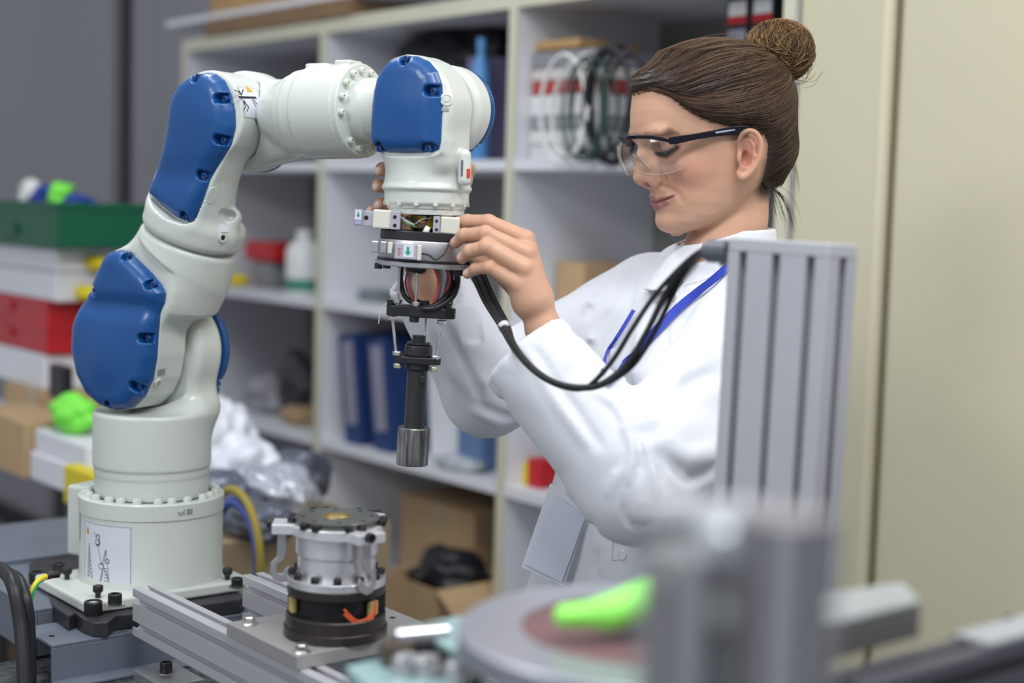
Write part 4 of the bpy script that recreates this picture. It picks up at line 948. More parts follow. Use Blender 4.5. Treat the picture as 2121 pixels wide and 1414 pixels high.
for x, y, d in ((858, 662, -.012),): nut(x, y, d, .0058, .006, M_blk, 16, 'cap_screw')
def rod(a, b, r=.0018, m_=M_nut): m = MB(); m.cyl(fp(*a), fp(*b), r, n=10); m.build('rod', m_, tool)
rod((826, 556, -.008), (822, 640, -.008)); rod((864, 556, -.016), (861, 640, -.016)); rod((940, 556, 0), (934, 640, -.004))
rod((811, 660, -.008), (821, 744, -.010)); rod((880, 660, .014), (877, 715, .010)); rod((915, 664, -.008), (903, 748, -.010))
tl([(14, 701), (14, 716)], 'bearing_cap', M_blk, 40); tl([(24, 715), (25, 716), (25, 719), (22, 721)], 'washer', M_steelD, 40)
tl([(28, 721), (29, 724), (29, 742), (27, 744)], 'bearing_housing', M_blk, 48)
poly = [(-.0265, -.012), (-.021, -.016), (-.010, -.0155), (0, -.018), (.012, -.0165), (.022, -.016), (.0275, -.010), (.0275, -.004), (.018, .004), (.012, .018), (0, .024), (-.012, .018), (-.018, .004), (-.0265, -.004)]
ax743 = (865 - 864.7) / PXM
m = MB(TF_ @ Matrix.Translation((0, 0, H(744)))); m.prism(poly, 0, .0085); m.build('bearing_plate', M_blk, tool, 0, .0012)
for x, y, d in ((823, 735, -.010), (901, 739, -.010)): nut(x, y, d)
for x, y, d in ((824, 760, -.010), (899, 763, -.010)): nut(x, y, d, .0052, .0055, mat('olive_nut', (.42, .44, .34), .4, metal=.6))
tl([(26, 758), (26, 770), (23, 774)], 'lower_collar', M_blk, 48)
tl([(21, 772), (21, 900)], 'shaft', M_steelD, 48)
m = MB(TF_); m.box(.004, .0115, -.0125, -.009, H(783), H(797)); m.build('shaft_flat', M_steelD, tool, 0, .0005)
tl([(22, 893), (32, 893), (33.5, 895), (33.5, 970), (32, 972), (20, 972), (20, 960), (.1, 960)], 'socket', M_socket, 56, sm=30)
# thin stray wire left of the triangle plate
m = MB(); m.tube(spline([fp(812, 625, -.002), fp(798, 640, -.004), fp(786, 660, -.004), fp(783, 682, -.004)], 6), .0006, 6); m.build('wire', M_ww, tool, 180)

# ================================================================== machine frame
M_ext = mat('extruded_aluminium', (.56, .56, .59), .40, metal=.45, var=.05, vscale=30, stretch=(.1, 3, 3)); M_bluegrey = mat('blue_grey_paint', (.135, .155, .195), .45, bump=.05, bscale=200, var=.05, vscale=15)
M_adp = mat('black_oxide_plate', (.045, .045, .052), .42, metal=.4, var=.25, vscale=25); M_gran = mat('mottled_dark_deck', (.055, .06, .065), .45, var=.75, vscale=90, detail=6)
M_tplate = mat('ground_steel_plate', (.37, .36, .355), .45, metal=.4, var=.05, vscale=30)
def bolt_at(p, r, h, name='cap_screw', parent=None, wash=True, m_=None):
    T = Matrix.Translation(p); m = MB(T); m.lathe([(r * .97, 0), (r, r * .06), (r, h * .93), (r * .93, h), (r * .62, h), (r * .55, h * .55), (.0001, h * .55)], n=28); o = m.build(name, m_ or M_blk, parent, 30)
    if wash: m = MB(T); m.lathe([(r * 1.45, -.0016), (r * 1.45, -.0002), (r * .9, 0)], n=28); m.build('washer', M_nut, o, 30)
    return o
zfp = zbw - .020; ADT = .0185
mf = empty('machine_frame', Vector((LJ.x, LJ.y, 0)), 'machine frame of grey channels and aluminium extrusions under the robot arm', 'machine')
bz_ = zfp - .001
apx = [(108, 1252), (143, 1276), (156, 1269), (172, 1280), (196, 1289), (224, 1288), (240, 1275), (300, 1268), (498, 1241), (507, 1236), (470, 1200), (300, 1180), (150, 1150), (88, 1150), (60, 1168), (62, 1196), (98, 1222)]
pl_ = [onz(x, y, bz_) for x, y in apx]
m = MB(); m.prism([(p.x, p.y) for p in pl_], bz_ - ADT, bz_); ad = m.build('adapter_plate', M_adp, mf, 0, .0015)
for x, y, r, h in ((193, 1272, .0112, .017), (77, 1206, .0110, .015)): bolt_at(onz(x, y, bz_), r, h, parent=ad)
zft = zbw - .006
for x, y, r, h in ((238, 1253, .0085, .013), (122, 1186, .0080, .012), (491, 1216, .0078, .011)): bolt_at(onz(x, y, zft) + Vector((0, 0, .0016)), r, h, parent=robot)
for x, y in ((203, 1237), (139, 1199), (471, 1200)):
    p = onz(x, y, zft); m = MB(Matrix.Translation(p)); m.lathe([(.0035, 0), (.0035, .005), (.0065, .0085), (.0065, .0145), (.0058, .0155), (.0001, .0155)], n=18); m.build('thumb_screw', M_blk, robot)
# channels of blue-grey steel: section in (across S, up), length along N
def channel(o, L, w, h, t, name='channel_beam', flip=1, m_=M_bluegrey, holes=()):   # C section open to the left, top flange / web / bottom flange outward
    m = MB(frame(o, S, N, Z))
    m.box(-w, 0, 0, L, -t, 0); m.box(-t, 0, 0, L, -h, -t); m.box(0, w * .30, 0, L, -h, -h + t)
    return m.build(name, m_, mf, 0, .001)
zc_ = bz_ - ADT - .0005
pA = onz(107, 1336, zc_); pL_ = onz(56, 1297, zc_); wA = pA.x - pL_.x
ch = channel(pA, .30, wA, .048, .004)
for x, y in ((107, 1317),): 
    p = onz(x, y, zc_); m = MB(Matrix.Translation(p)); m.lathe([(.0035, .0), (.0035, .0006), (.0001, .0006)], n=16); m.build('hole', M_hole, ch)
for x, y in ((190, 1378), (302, 1361)):
    p = onz(x, y, zc_ - .044); m = MB(Matrix.Translation(p)); m.lathe([(.0035, .0), (.0035, .0008), (.0001, .0008)], n=16); m.build('hole', M_hole, ch)
# inner channel seen through the open end, and the channels further left
p = onz(60, 1240, zc_ + .0); m = MB(room(Vector((pA.x - wA - .012, pA.y + .02, zc_)))); m.box(-.30, 0, 0, .004, -.045, .012); m.box(-.30, 0, 0, .12, .012, .016); m.box(-.02, 0, .004, .16, -.045, .012); m.build('channel_beam', M_bluegrey, mf, 0, .001)
p = onz(0, 1163, bz_ + .004); q = onz(128, 1147, bz_ + .004)
m = MB(room(Vector((p.x, p.y, bz_ + .004)))); m.box(-.02, .00, -.25, .22, -.03, 0); m.box(-.35, -.02, -.25, .22, -.03, -.026); m.build('channel_beam', M_bluegrey, mf, 0, .001)
p = onz(-20, 1190, bz_ - .03); m = MB(room(Vector((p.x - .02, p.y - .02, bz_ - .03)))); m.box(-.3, .11, .0, .3, -.004, 0); m.box(-.3, .11, .0, .004, -.06, -.004); m.build('channel_beam', M_bluegrey, mf, 0, .001)
# deck
zd = zc_ - .0485
m = MB(room(Vector((pA.x, pA.y, zd)))); m.box(-.12, 1.1, -.55, .45, -.03, 0); m.build('mottled_deck', M_gran, mf, 0, .002)
dk_o = m
for a, b in ((-.08, -.5), (1.05, -.5), (-.08, .4), (1.05, .4)):
    m = MB(room(Vector((pA.x, pA.y, 0)))); m.box(a - .03, a + .03, b - .03, b + .03, 0, zd - .031); m.build('leg', M_bluegrey, mf, 0, .002)

def section(nx, ny, P=.03, so=.0041, si=.0082, d1=.0020, d2=.0088, ch_=.0012):
    W_, H_ = nx * P, ny * P; pts = []
    def side(p0, dx, dy, nxm, n_):
        ox, oy = -dy, dx          # inward normal for a counter-clockwise outline
        pts.append((p0[0] + dx * ch_, p0[1] + dy * ch_))
        for k in range(n_):
            c = P * (k + .5)
            for a, d in ((-so, 0), (-so, d1), (-si, d1), (-si * .55, d2), (si * .55, d2), (si, d1), (so, d1), (so, 0)):
                pts.append((p0[0] + dx * (c + a) + ox * d, p0[1] + dy * (c + a) + oy * d))
        pts.append((p0[0] + dx * (n_ * P - ch_), p0[1] + dy * (n_ * P - ch_)))
    side((0, 0), 1, 0, 0, nx); side((W_, 0), 0, 1, 0, ny); side((W_, H_), -1, 0, 0, nx); side((0, H_), 0, -1, 0, ny)
    return pts
def extrusion(o, x, y, z, nx, ny, L, name, parent, P=.03, m_=None, **k):      # o = corner; x, y section axes; z length axis
    m = MB(frame(o, x, y, z)); m.prism(section(nx, ny, P, **k), 0, L); return m.build(name, m_ or M_ext, parent, 0)
zE = W(275, 1216, 1.835).z; pE = onz(275, 1216, zE); print('ext', pE, zE, zfp, zd)
# near long beam 30 x 60: section axes N (into) and -Z... keep right-handed: x=N, y=Z, z=S
e1 = extrusion(pE - Vector((0, 0, .06)), N, Z, S, 1, 2, .95, 'extruded_beam', mf)
pE2 = onz(503, 1190, zE); e2 = extrusion(pE2 - Vector((0, 0, .06)), N, Z, S, 1, 2, .85, 'extruded_beam', mf)
# low aluminium bar below, with bolt
bp2 = onz(330, 1388, zd + .012); m = MB(room(bp2)); m.box(-.02, .06, -.025, .03, -.012, 0); br = m.build('clamp_bar', M_alug, mf, 0, .001); bolt_at(onz(344, 1392, zd + .012) + Vector((0, 0, .001)), .0075, .012, parent=mf)
# bolted steel plate carrying the fixture
zP = zE + .015; c1 = onz(473, 1288, zP); c2 = onz(615, 1359, zP); c3 = onz(866, 1292, zP)
plt = empty('base_plate', Vector((c1.x, c1.y, zE)), 'grey ground steel plate bolted across the two extrusions under the fixture', 'plate')
m = MB(); m.box(c1.x, c2.x, min(c1.y, c2.y), max(c3.y, pE2.y + .035), zE + .0004, zP); m.build('plate', M_tplate, plt, 0, .0008)
for x, y in ((516, 1292), (625, 1350), (813, 1279)):
    p = onz(x, y, zP)
    if x > 800:
        m = MB(Matrix.Translation(p)); m.lathe([(.0035, 0), (.0035, .0004), (.0001, .0004)], n=14); m.build('hole', M_hole, plt); continue
    m = MB(Matrix.Translation(p)); m.lathe([(.0098, 0), (.0098, .0008), (.0075, .0022), (.0062, .0024)], n=28); o = m.build('flange_bolt', M_nut, plt, 30)
    m = MB(Matrix.Translation(p)); m.lathe([(.0064, .002), (.0066, .003), (.0066, .0078), (.0058, .0088)], n=6); m.build('hex_head', M_nut, o, 20)
# loose cables at the left edge
for pts, r, m_, lab, nm in (([(-40, 1170, 1.86), (5, 1180, 1.83), (28, 1215, 1.80), (42, 1290, 1.79), (48, 1360, 1.78), (52, 1440, 1.77)], .0085, M_rub, 'thick black cable curving down at the left edge, left one', 'black_cable'),
                        ([(20, 1186, 1.85), (40, 1200, 1.82), (55, 1240, 1.80), (62, 1300, 1.80), (64, 1420, 1.80)], .0065, M_rub, 'thick black cable curving down at the left edge, right one', 'black_cable')):
    m = MB(); m.tube(spline([W(*p) for p in pts], 8), r, 12); tag(m.build(nm, m_, None, 180), lab, 'cable')
gw = empty('earth_wire', W(122, 1190, 1.80), 'yellow and green earth wire bolted to the robot foot', 'wire')
m = MB(); m.tube(spline([W(*p) for p in ((97, 1193, 1.855), (80, 1202, 1.84), (68, 1220, 1.83), (62, 1245, 1.825))], 8), .0036, 10); m.build('wire', mat('earth_yellow', (.75, .60, .02), .4), gw, 180)
m = MB(); m.tube(spline([W(*p) for p in ((92, 1199, 1.850), (80, 1207, 1.836), (70.5, 1224, 1.826), (65, 1246, 1.821))], 8), .0018, 8); m.build('green_stripe', mat('earth_green', (.02, .30, .08), .4), gw, 180)
m = MB(); m.tube(spline([W(*p) for p in ((122, 1189, 1.865), (110, 1190, 1.86), (97, 1193, 1.855))], 6), .0044, 10); m.build('lug_sleeve', M_rub, gw, 180)

# ================================================================== turned fixture on the plate
KX = onz(695, 1302, zP + .004); DF = (KX - CAM).dot(_f); PF = 3113 / DF
fx_ = empty('clamp_fixture', Vector((KX.x, KX.y, zP)), 'round silver and black clamp fixture with three hooked latches on the steel plate', 'fixture')
XF = (V(1, 0, 0)).normalized(); YF = V(0, 1, 0); FXF = frame(Vector((KX.x, KX.y, 0)), XF, YF, Z); el = math.cos(math.atan2(1.47 - zP, DF))
def hF(py): return zP + (1301 - py) / PF / el * 1.0
def fl(prof, name, m_, n=72, parent=fx_, sm=30):
    m = MB(FXF); m.lathe([(r / PF, hF(y)) for r, y in prof], n=n, cap=name != 'black_disc'); return m.build(name, m_, parent, sm)
M_brd = mat('bronze_black_steel', (.060, .052, .048), .35, metal=.7, var=.15, vscale=40)
M_ring = mat('turned_aluminium', (.74, .74, .76), .27, metal=.75, var=.14, vscale=40, rvar=.1, stretch=(1, 1, .05))
fl([(106, 1301), (107, 1300), (107, 1283), (106, 1282)], 'base_ring', M_brd)
fl([(103, 1282), (103, 1258), (101, 1256)], 'lower_ring', M_brd)
fl([(84, 1256), (84, 1214)], 'motor_core', mat('motor_black', (.010, .010, .012), .3)); 
fl([(60, 1215), (100, 1215), (101, 1214), (101, 1200), (99, 1198)], 'upper_ring', M_brd)
fl([(101, 1198), (102, 1197), (102, 1183), (101, 1182)], 'silver_flange', M_ring)
fl([(80, 1182), (80, 1143), (77, 1141), (77, 1137), (84, 1136), (84, 1096)], 'silver_body', M_ring)
for k in range(3):
    a = R((168, 12, 90)[k]); 
    m = MB(FXF @ Matrix.Rotation(a, 4, 'Z')); m.box(.88 * 101 / PF - .004, 101 / PF, -.006, .006, hF(1256), hF(1214)); m.build('rib', M_brd, fx_, 0)
# top plate with three ears
def earpoly(r, ears, w, out):
    pts = []
    N_ = 180
    for i in range(N_):
        a = 2 * math.pi * i / N_; rr = r
        x, y = math.cos(a), math.sin(a)
        for e in ears:
            d = (a - e + math.pi) % (2 * math.pi) - math.pi
            if abs(d) < math.pi / 2:
                # ray to the end face / side faces of the ear
                lim = out / math.cos(d); side = w / max(abs(math.sin(d)), 1e-4)
                rr = max(rr, min(lim, side))
        pts.append((x * rr, y * rr))
    return pts
ears = [R(184), R(-52), R(62)]
m = MB(FXF); m.prism(earpoly(96 / PF, ears, .0170, 132 / PF), hF(1098), hF(1078)); m.build('eared_plate', mat('satin_aluminium', (.72, .72, .74), .38, metal=.6, var=.04), fx_, 0, .001)
fl([(87, 1079), (87.5, 1078), (87.5, 1067), (86, 1065.5), (32, 1065.5), (32, 1078)], 'black_disc', mat('black_disc_steel', (.13, .14, .13), .25, metal=.6, var=.15, vscale=20, rvar=.08))
m = MB(FXF); m.lathe([(r / PF, hF(y)) for r, y in ((33, 1065.2), (31.5, 1064.6), (28, 1064.6), (28, 1078))], n=48, cap=False); m.build('brass_bush', mat('brass', (.62, .50, .25), .25, metal=1.0), fx_, 20); fl([(27.5, 1079), (.1, 1079)], 'bore_floor', M_steelD)
m = MB(); m.lathe([(.0042, 0), (.0044, .0004), (.0044, .0066), (.0040, .0072), (.0026, .0072), (.0024, .004), (.0001, .004)], n=18); o = m.build('ring_bolt', M_blk, fx_, 30); rbm = o.data; bpy.data.objects.remove(o)
for k in range(12):
    a = R(k * 30 + 15 + (6 if k % 2 else -6)); inst('ring_bolt', rbm, FXF @ Matrix.Translation((94 / PF * math.cos(a), 94 / PF * math.sin(a), hF(1078) - .001)), fx_)
    a = R(k * 30 + 8); inst('ring_bolt', rbm, FXF @ Matrix.Translation((91 / PF * math.cos(a), 91 / PF * math.sin(a), hF(1182) - .001)), fx_)
for k in range(8):
    a = R(k * 45 + 10); m = MB(FXF @ Matrix.Translation((70 / PF * math.cos(a), 70 / PF * math.sin(a), hF(1065.5)))); m.lathe([(.0024, 0), (.0024, .0002), (.0001, .0002)], n=12); m.build('hole', M_hole, fx_)
m = MB()
# latches: hooked flat arms hanging from each ear
hook = [(-.0045, .004), (.0045, .004), (.0045, -.026), (.0050, -.034), (.0110, -.040), (.0120, -.050), (.0080, -.059), (.0, -.062), (-.0075, -.058), (-.0105, -.050), (-.0085, -.043), (-.0040, -.047), (-.0015, -.052), (.003, -.052), (.0055, -.047), (.0040, -.041), (-.0030, -.036), (-.0050, -.028)]
for i, a in enumerate(ears):
    o_ = FXF @ Matrix.Rotation(a, 4, 'Z') @ Matrix.Translation((113 / PF, 0, hF(1086)))
    T = o_ @ Matrix.Rotation(R(90 if i != 0 else 0), 4, 'Z') @ Matrix.Rotation(R(90), 4, 'X')
    m = MB(T); m.prism([(p[0], p[1]) for p in hook], -.0018, .0018); lt = m.build('latch', M_alug, fx_, 0, .0006)
    m = MB(axframe(o_ @ Vector((19 / PF, -.004, .0015)), (o_.to_3x3() @ Vector((1, 0, 0))))); m.lathe([(.0052, 0), (.0052, .0058), (.0030, .0058), (.0028, .003), (.0001, .003)], n=18); m.build('pivot_screw', M_blk, lt, 30)
M_ow = mat('orange_wire', (.60, .09, .03), .4)
for j in range(4):
    pts = []
    for k in range(9):
        t = k / 8; a = R(-74 + 46 * t); pts.append(FXF @ Vector((99 / PF * math.cos(a), 99 / PF * math.sin(a), hF(1236) + .004 * (1 - 2 * t) * (1 if j % 2 else -.3) - (.010 + .002 * j) * math.sin(t * math.pi) + (.006 if t > .95 else 0))))
    m = MB(); m.tube(spline(pts, 4), .0012, 6); m.build('wire', M_ow, fx_, 180)
for a in (204, -30):
    m = MB(FXF @ Matrix.Rotation(R(a), 4, 'Z')); m.box(86 / PF, 98 / PF, -.007, .007, hF(1252), hF(1222)); m.build('coil_end', mat('amber_coil', (.42, .33, .12), .5, var=.4, vscale=60), fx_, 0, .002)

# ================================================================== foreground: profile post, turntable, near posts
M_post = mat('post_aluminium', (.50, .50, .54), .45, metal=.35, var=.02)
tp = W(1508, 492, 1.40); T_ = frame(tp, S, N, Z)
post = empty('profile_post', Vector((tp.x + .06, tp.y + .02, .9)), 'tall grey slotted aluminium post standing before the woman', 'post')
zt0 = zd
m_sec = section(3, 1, .04, so=.0050, si=.0100, d1=.003, d2=.012)
lean = V(-.018, 0, -1).normalized()
xx = (S - lean * S.dot(lean)).normalized(); yy = (-lean).cross(xx)
L_ = tp.z - zt0
m = MB(frame(tp, xx, yy, -lean)); m.prism(m_sec, -L_, -.012); m.build('profile', M_post, post, 0)
m = MB(frame(tp, xx, yy, -lean)); m.prism(rrect(.06, .02, .003), -.012, 0, Matrix.Translation((.06, .02, 0))); m.build('end_cap', mat('grey_end_cap', (.43, .43, .46), .5), post, 0, .001)
# cable clamp at the post top and black cable bundle
cl = tag((lambda m: (m.cyl(W(1470, 520, 1.43), W(1512, 522, 1.41), .011, n=18), m.cyl(W(1490, 500, 1.42), W(1506, 548, 1.42), .007, n=12), m)[2])(MB()).build('cable_gland', mat('gland_grey', (.10, .11, .13), .4), None), 'dark cable gland at the upper left corner of the slotted post', 'gland')
for (x, y) in ((1484, 512), (1480, 533)):
    m = MB(); m.ball(W(x, y, 1.425), .0045, 8); m.build('red_plug', M_redp, cl, 180)
path = [(958, 520, 1.772), (985, 560, 1.765), (1012, 620, 1.735), (1042, 672, 1.695), (1068, 722, 1.650), (1105, 765, 1.600), (1150, 793, 1.565), (1200, 803, 1.545), (1250, 795, 1.530), (1300, 755, 1.520), (1340, 690, 1.51), (1375, 620, 1.50), (1410, 563, 1.48), (1445, 528, 1.46), (1478, 519, 1.43)]
offs = [[(-.008, 0), (.006, -.002), (.001, .006), (-.002, -.004)]]
cb_ = empty('cable_bundle', W(1042, 672, 1.73), 'bundle of black cables sagging from the tool to the post across the coat', 'cable')
for i, (ox, oy, r) in enumerate(((-.0060, .0, .0026), (.0062, .003, .0030), (.0, -.0035, .0032), (.002, .0055, .0028))):
    pts = []
    for k, (x, y, d) in enumerate(path):
        t = k / (len(path) - 1); sp = 1.0 if k < 3 else max(.35, 1 - (k - 2) * .25) if k < 8 else .42
        if i == 0 and 8 <= k <= 12: pts.append(W(x - (14, 26, 30, 22, 8)[k - 8], y - (10, 16, 10, 4, 2)[k - 8], d)); continue
        if i == 3 and 9 <= k <= 12: pts.append(W(x + (8, 12, 12, 6)[k - 9], y + 4, d)); continue
        tw = t * 5; a = (ox * math.cos(tw) - oy * math.sin(tw)) * sp if k > 3 else ox * sp; b = (ox * math.sin(tw) + oy * math.cos(tw)) * sp if k > 3 else oy * sp
        pts.append(W(x, y, d) + V(1, 0, 0) * a + V(0, 0, 1) * b * (1 if k > 3 else .2) + V(0, 1, 0) * oy)
    m = MB(); m.tube(spline(pts, 8), r, 10); m.build('cable', M_rub, cb_, 180)
m = MB(); p = W(1042, 672, 1.695); q = W(1046, 680, 1.691); m.tube([p, q], .0068, 16); m.build('cable_tie', mat('tie_white', (.6, .6, .62), .4), cb_, 180)

# turntable
DT = 1.05; tc = W(1335, 1302, DT); rT = 388 / 3113 * DT
M_disc = mat('turntable_grey', (.34, .35, .40), .35, metal=.5, var=.05, vscale=10, coat=.2)
tt = empty('turntable', Vector((tc.x, tc.y, zd)), 'round grey turntable disc with reddish centre, out of focus in front', 'turntable')
T = Matrix.Translation(tc)
m = MB(T); m.lathe([(rT - .004, -.020), (rT, -.018), (rT, -.002), (rT - .003, 0), (rT * .66, .0)], n=120, cap=False); m.lathe([(.03, -.02), (rT - .004, -.02)], n=120, cap=False); m.build('rim', M_disc, tt, 30)
m = MB(T); m.lathe([(rT * .66, 0), (rT * .66, -.0012), (.0001, -.0012)], n=96, cap=False); m.build('red_insert', mat('red_oxide_insert', (.15, .075, .08), .5, var=.12, vscale=15), tt, 30)
m = MB(T); m.lathe([(.035, zd - tc.z), (.035, -.02)], n=40); m.build('column', M_blk, tt)
m = MB(T); m.lathe([(.016, -.001), (.016, .006), (.012, .008), (.0001, .008)], n=30); m.build('hub', M_alug, tt)
def f_grn(P):
    q = loc(P, frame(W(1248, 1268, DT - .02), V(1, 0, 0), V(0, 1, 0), Z))
    d = sd_cap(q, (-.026, -.012, .0), (.004, -.010, .002), .008, .010); d = smin(d, sd_cap(q, (.004, -.010, .003), (.030, .004, .008), .010, .016), .01)
    return d
me = nets(f_grn, W(1248, 1268, DT - .02) - Vector((.07, .07, .045)), W(1248, 1268, DT - .02) + Vector((.07, .07, .045)), .0025, 'rubber_grip')
tag(obj('rubber_grip', me, mat('lime_rubber_grip', (.30, .88, .13), .5), None, 0), 'lime green rubber grip lying on the red centre of the turntable', 'grip')
# teal plates and clamps beside the turntable
M_teal = mat('teal_coated_plate', (.28, .42, .42), .25, coat=.5)
zt2 = tc.z - .045
ps = [onz(x, y, zt2) for x, y in ((852, 1294), (1010, 1262), (1100, 1330), (940, 1345))]
tb_ = empty('teal_table', Vector((ps[0].x, ps[0].y, zd)), 'pale teal coated plate jutting out left of the turntable', 'plate')
m = MB(); m.prism([(p.x, p.y) for p in ps], zt2 - .006, zt2); m.build('plate', M_teal, tb_, 0, .001); c0 = (ps[1] + ps[3]) / 2
m = MB(Matrix.Translation(c0)); m.lathe([(.012, zd - c0.z), (.012, -.006)], n=20); m.build('pillar', M_blk, tb_)
ps = [onz(x, y, zt2 - .02) for x, y in ((716, 1378), (830, 1352), (980, 1440), (860, 1520))]
tb_ = empty('teal_table', Vector((ps[0].x, ps[0].y, zd)), 'teal coated plate at the bottom edge below the chrome clamp', 'plate')
m = MB(); m.prism([(p.x, p.y) for p in ps], zt2 - .032, zt2 - .02); m.build('plate', M_teal, tb_, 0, .001); c0 = (ps[1] + ps[3]) / 2
m = MB(Matrix.Translation(c0)); m.lathe([(.012, zd - c0.z), (.012, -.012)], n=20); m.build('pillar', M_blk, tb_)
ck = empty('chrome_clamp', W(860, 1350, 1.0), 'shiny chrome clamp with brown foot between the two teal plates', 'clamp')
p = onz(820, 1372, zt2 - .02)
T = frame(p, V(.97, .24, 0).normalized(), V(-.24, .97, 0).normalized(), Z)
m = MB(T); m.box(-.012, .012, -.014, .014, 0, .018); m.build('foot', mat('brown_steel', (.12, .09, .07), .4, metal=.5), ck, 0, .002)
m = MB(T); m.cyl((.0, 0, .020), (.040, 0, .022), .0085, n=24); m.build('barrel', M_alu, ck)
m = MB(T); m.box(.008, .045, -.020, .010, -.0, .012); m.build('jaw', M_blk, ck, 0, .002)
for i, (x, y) in enumerate(((838, 1398), (885, 1402), (945, 1412))):
    p = onz(x, y, zt2 - .02); m = MB(Matrix.Translation(p)); m.lathe([(.010, 0), (.010, .012), (.008, .016), (.0001, .017)], n=24); tag(m.build('chrome_stud', M_alu, None), ('chrome knob at the bottom edge, leftmost of three', 'chrome knob at the bottom edge, middle of three', 'chrome knob at the bottom edge, rightmost of three')[i], 'knob', 'chrome knobs')

# near posts (strongly out of focus)
M_np = mat('near_post_grey', (.36, .36, .38), .5, metal=.3)
DN = .60
def npost(x, y, w, label, D=DN, m_=M_np):
    p = W(x, y, D); c = empty('near_post', Vector((p.x, p.y, zd)), label, 'post')
    m = MB(frame(p, S, N, Z)); m.prism(section(1, 1, .03), -(p.z - zd), 0); m.build('profile', m_, c, 0)
    m = MB(frame(p, S, N, Z)); m.prism(rrect(.015, .015, .002), 0, .002, Matrix.Translation((.015, .015, 0))); m.build('end_cap', M_alug, c, 0, .0005); return p
pn1 = npost(1325, 1135, 0, 'blurred grey post in the foreground, left of the two')
pn2 = npost(1512, 1068, 0, 'blurred grey post in the foreground, right of the two', DN - .01)
bk = empty('joining_bracket', W(1440, 1100, DN + .02), 'blurred metal bracket with round screws joining the two near posts', 'bracket')
a = W(1400, 1075, DN + .025); b = W(1530, 1420, DN + .025)
d_ = frame(a, V(1, 0, 0), V(0, 1, 0), Z); wbk = (b - a).dot(V(1, 0, 0))
m = MB(d_); m.box(-.012, wbk + .004, 0, .006, zd - a.z, .0); m.build('plate', mat('bracket_grey', (.25, .25, .27), .4, metal=.4), bk, 0, .001)
m = MB(d_); m.box(-.012, wbk + .012, -.008, .03, .0, .004); m.build('lid', mat('bracket_lid', (.52, .53, .56), .35, metal=.4), bk, 0, .001)
for x, y, r, m_ in ((1502, 1132, .0085, mat('bright_screw', (.46, .49, .52), .35, metal=.4)), (1402, 1182, .0075, mat('dull_screw', (.42, .43, .42), .35, metal=.5)), (1492, 1268, .0070, mat('dull_screw', (.42, .43, .42), .35, metal=.5)), (1470, 1322, .006, M_blk), (1452, 1376, .0075, mat('teal_screw', (.22, .30, .30), .35, metal=.5))):
    p = W(x, y, DN - .01); m = MB(axframe(p, V(0, -1, 0))); m.lathe([(r, -.028), (r, 0), (r * .7, .003), (.0001, .0035)], n=24); m.build('screw', m_, bk)

# beams at the right
DR = 1.0
pr_ = W(1890, 1262, DR); ZR = pr_.z
rb_ = empty('side_rail', Vector((pr_.x, pr_.y, zd)), 'grey slotted rail running to the right edge of the picture', 'rail')
m = MB(frame(pr_ + Vector((0, -.02, -.06)), S, N, Z)); 
o_ = W(1700, 1385, DR - .05)
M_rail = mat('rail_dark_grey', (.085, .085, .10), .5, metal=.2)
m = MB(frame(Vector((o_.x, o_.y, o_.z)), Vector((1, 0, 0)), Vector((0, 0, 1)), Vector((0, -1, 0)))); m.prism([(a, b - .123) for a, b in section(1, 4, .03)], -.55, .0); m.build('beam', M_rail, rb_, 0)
m = MB(Matrix.Translation((o_.x, o_.y, o_.z))); m.box(.0, .03, .14, .55, -.0025, .001); m.build('top_sheen_strip', mat('rail_top_sheen', (.38, .40, .43), .4, metal=.4), rb_, 0)  # pale strip added: light on the rail's top face put into colour
m = MB(axframe(Vector((o_.x + .0302, o_.y + .0, o_.z)) + Vector((-.0306, 0, 0)), (-1, 0, 0))) 
hp = onplane(2092, 1296, o_, Vector((1, 0, 0))); m = MB(axframe(hp + Vector((-.0012, 0, 0)), (-1, 0, 0))); m.lathe([(.0075, 0), (.0075, .0012), (.0001, .0012)], n=24); m.build('hole', M_hole, rb_)
m = MB(Matrix.Translation((o_.x + .015, o_.y + .05, zd))); m.lathe([(.012, 0), (.012, o_.z - .124 - zd)], n=20); m.build('foot', M_blk, rb_)
bxw = onz(1700, 1300, o_.z + .020); 
sb = empty('steel_box', Vector((bxw.x, bxw.y, o_.z)), 'flat pale box lying on the rail at the lower right', 'box')
ps = [onz(x, y, o_.z + .026) for x, y in ((1690, 1300), (1908, 1246), (1870, 1208), (1665, 1235))]
m = MB(); m.prism([(p.x, p.y) for p in ps], o_.z + .001, o_.z + .023); m.build('body', mat('box_brown_grey', (.12, .115, .11), .5), sb, 0, .002)
m = MB(); m.prism([(p.x, p.y) for p in ps], o_.z + .0235, o_.z + .027); m.build('lid', mat('box_pale', (.27, .285, .285), .5, var=.15, vscale=20), sb, 0, .001)

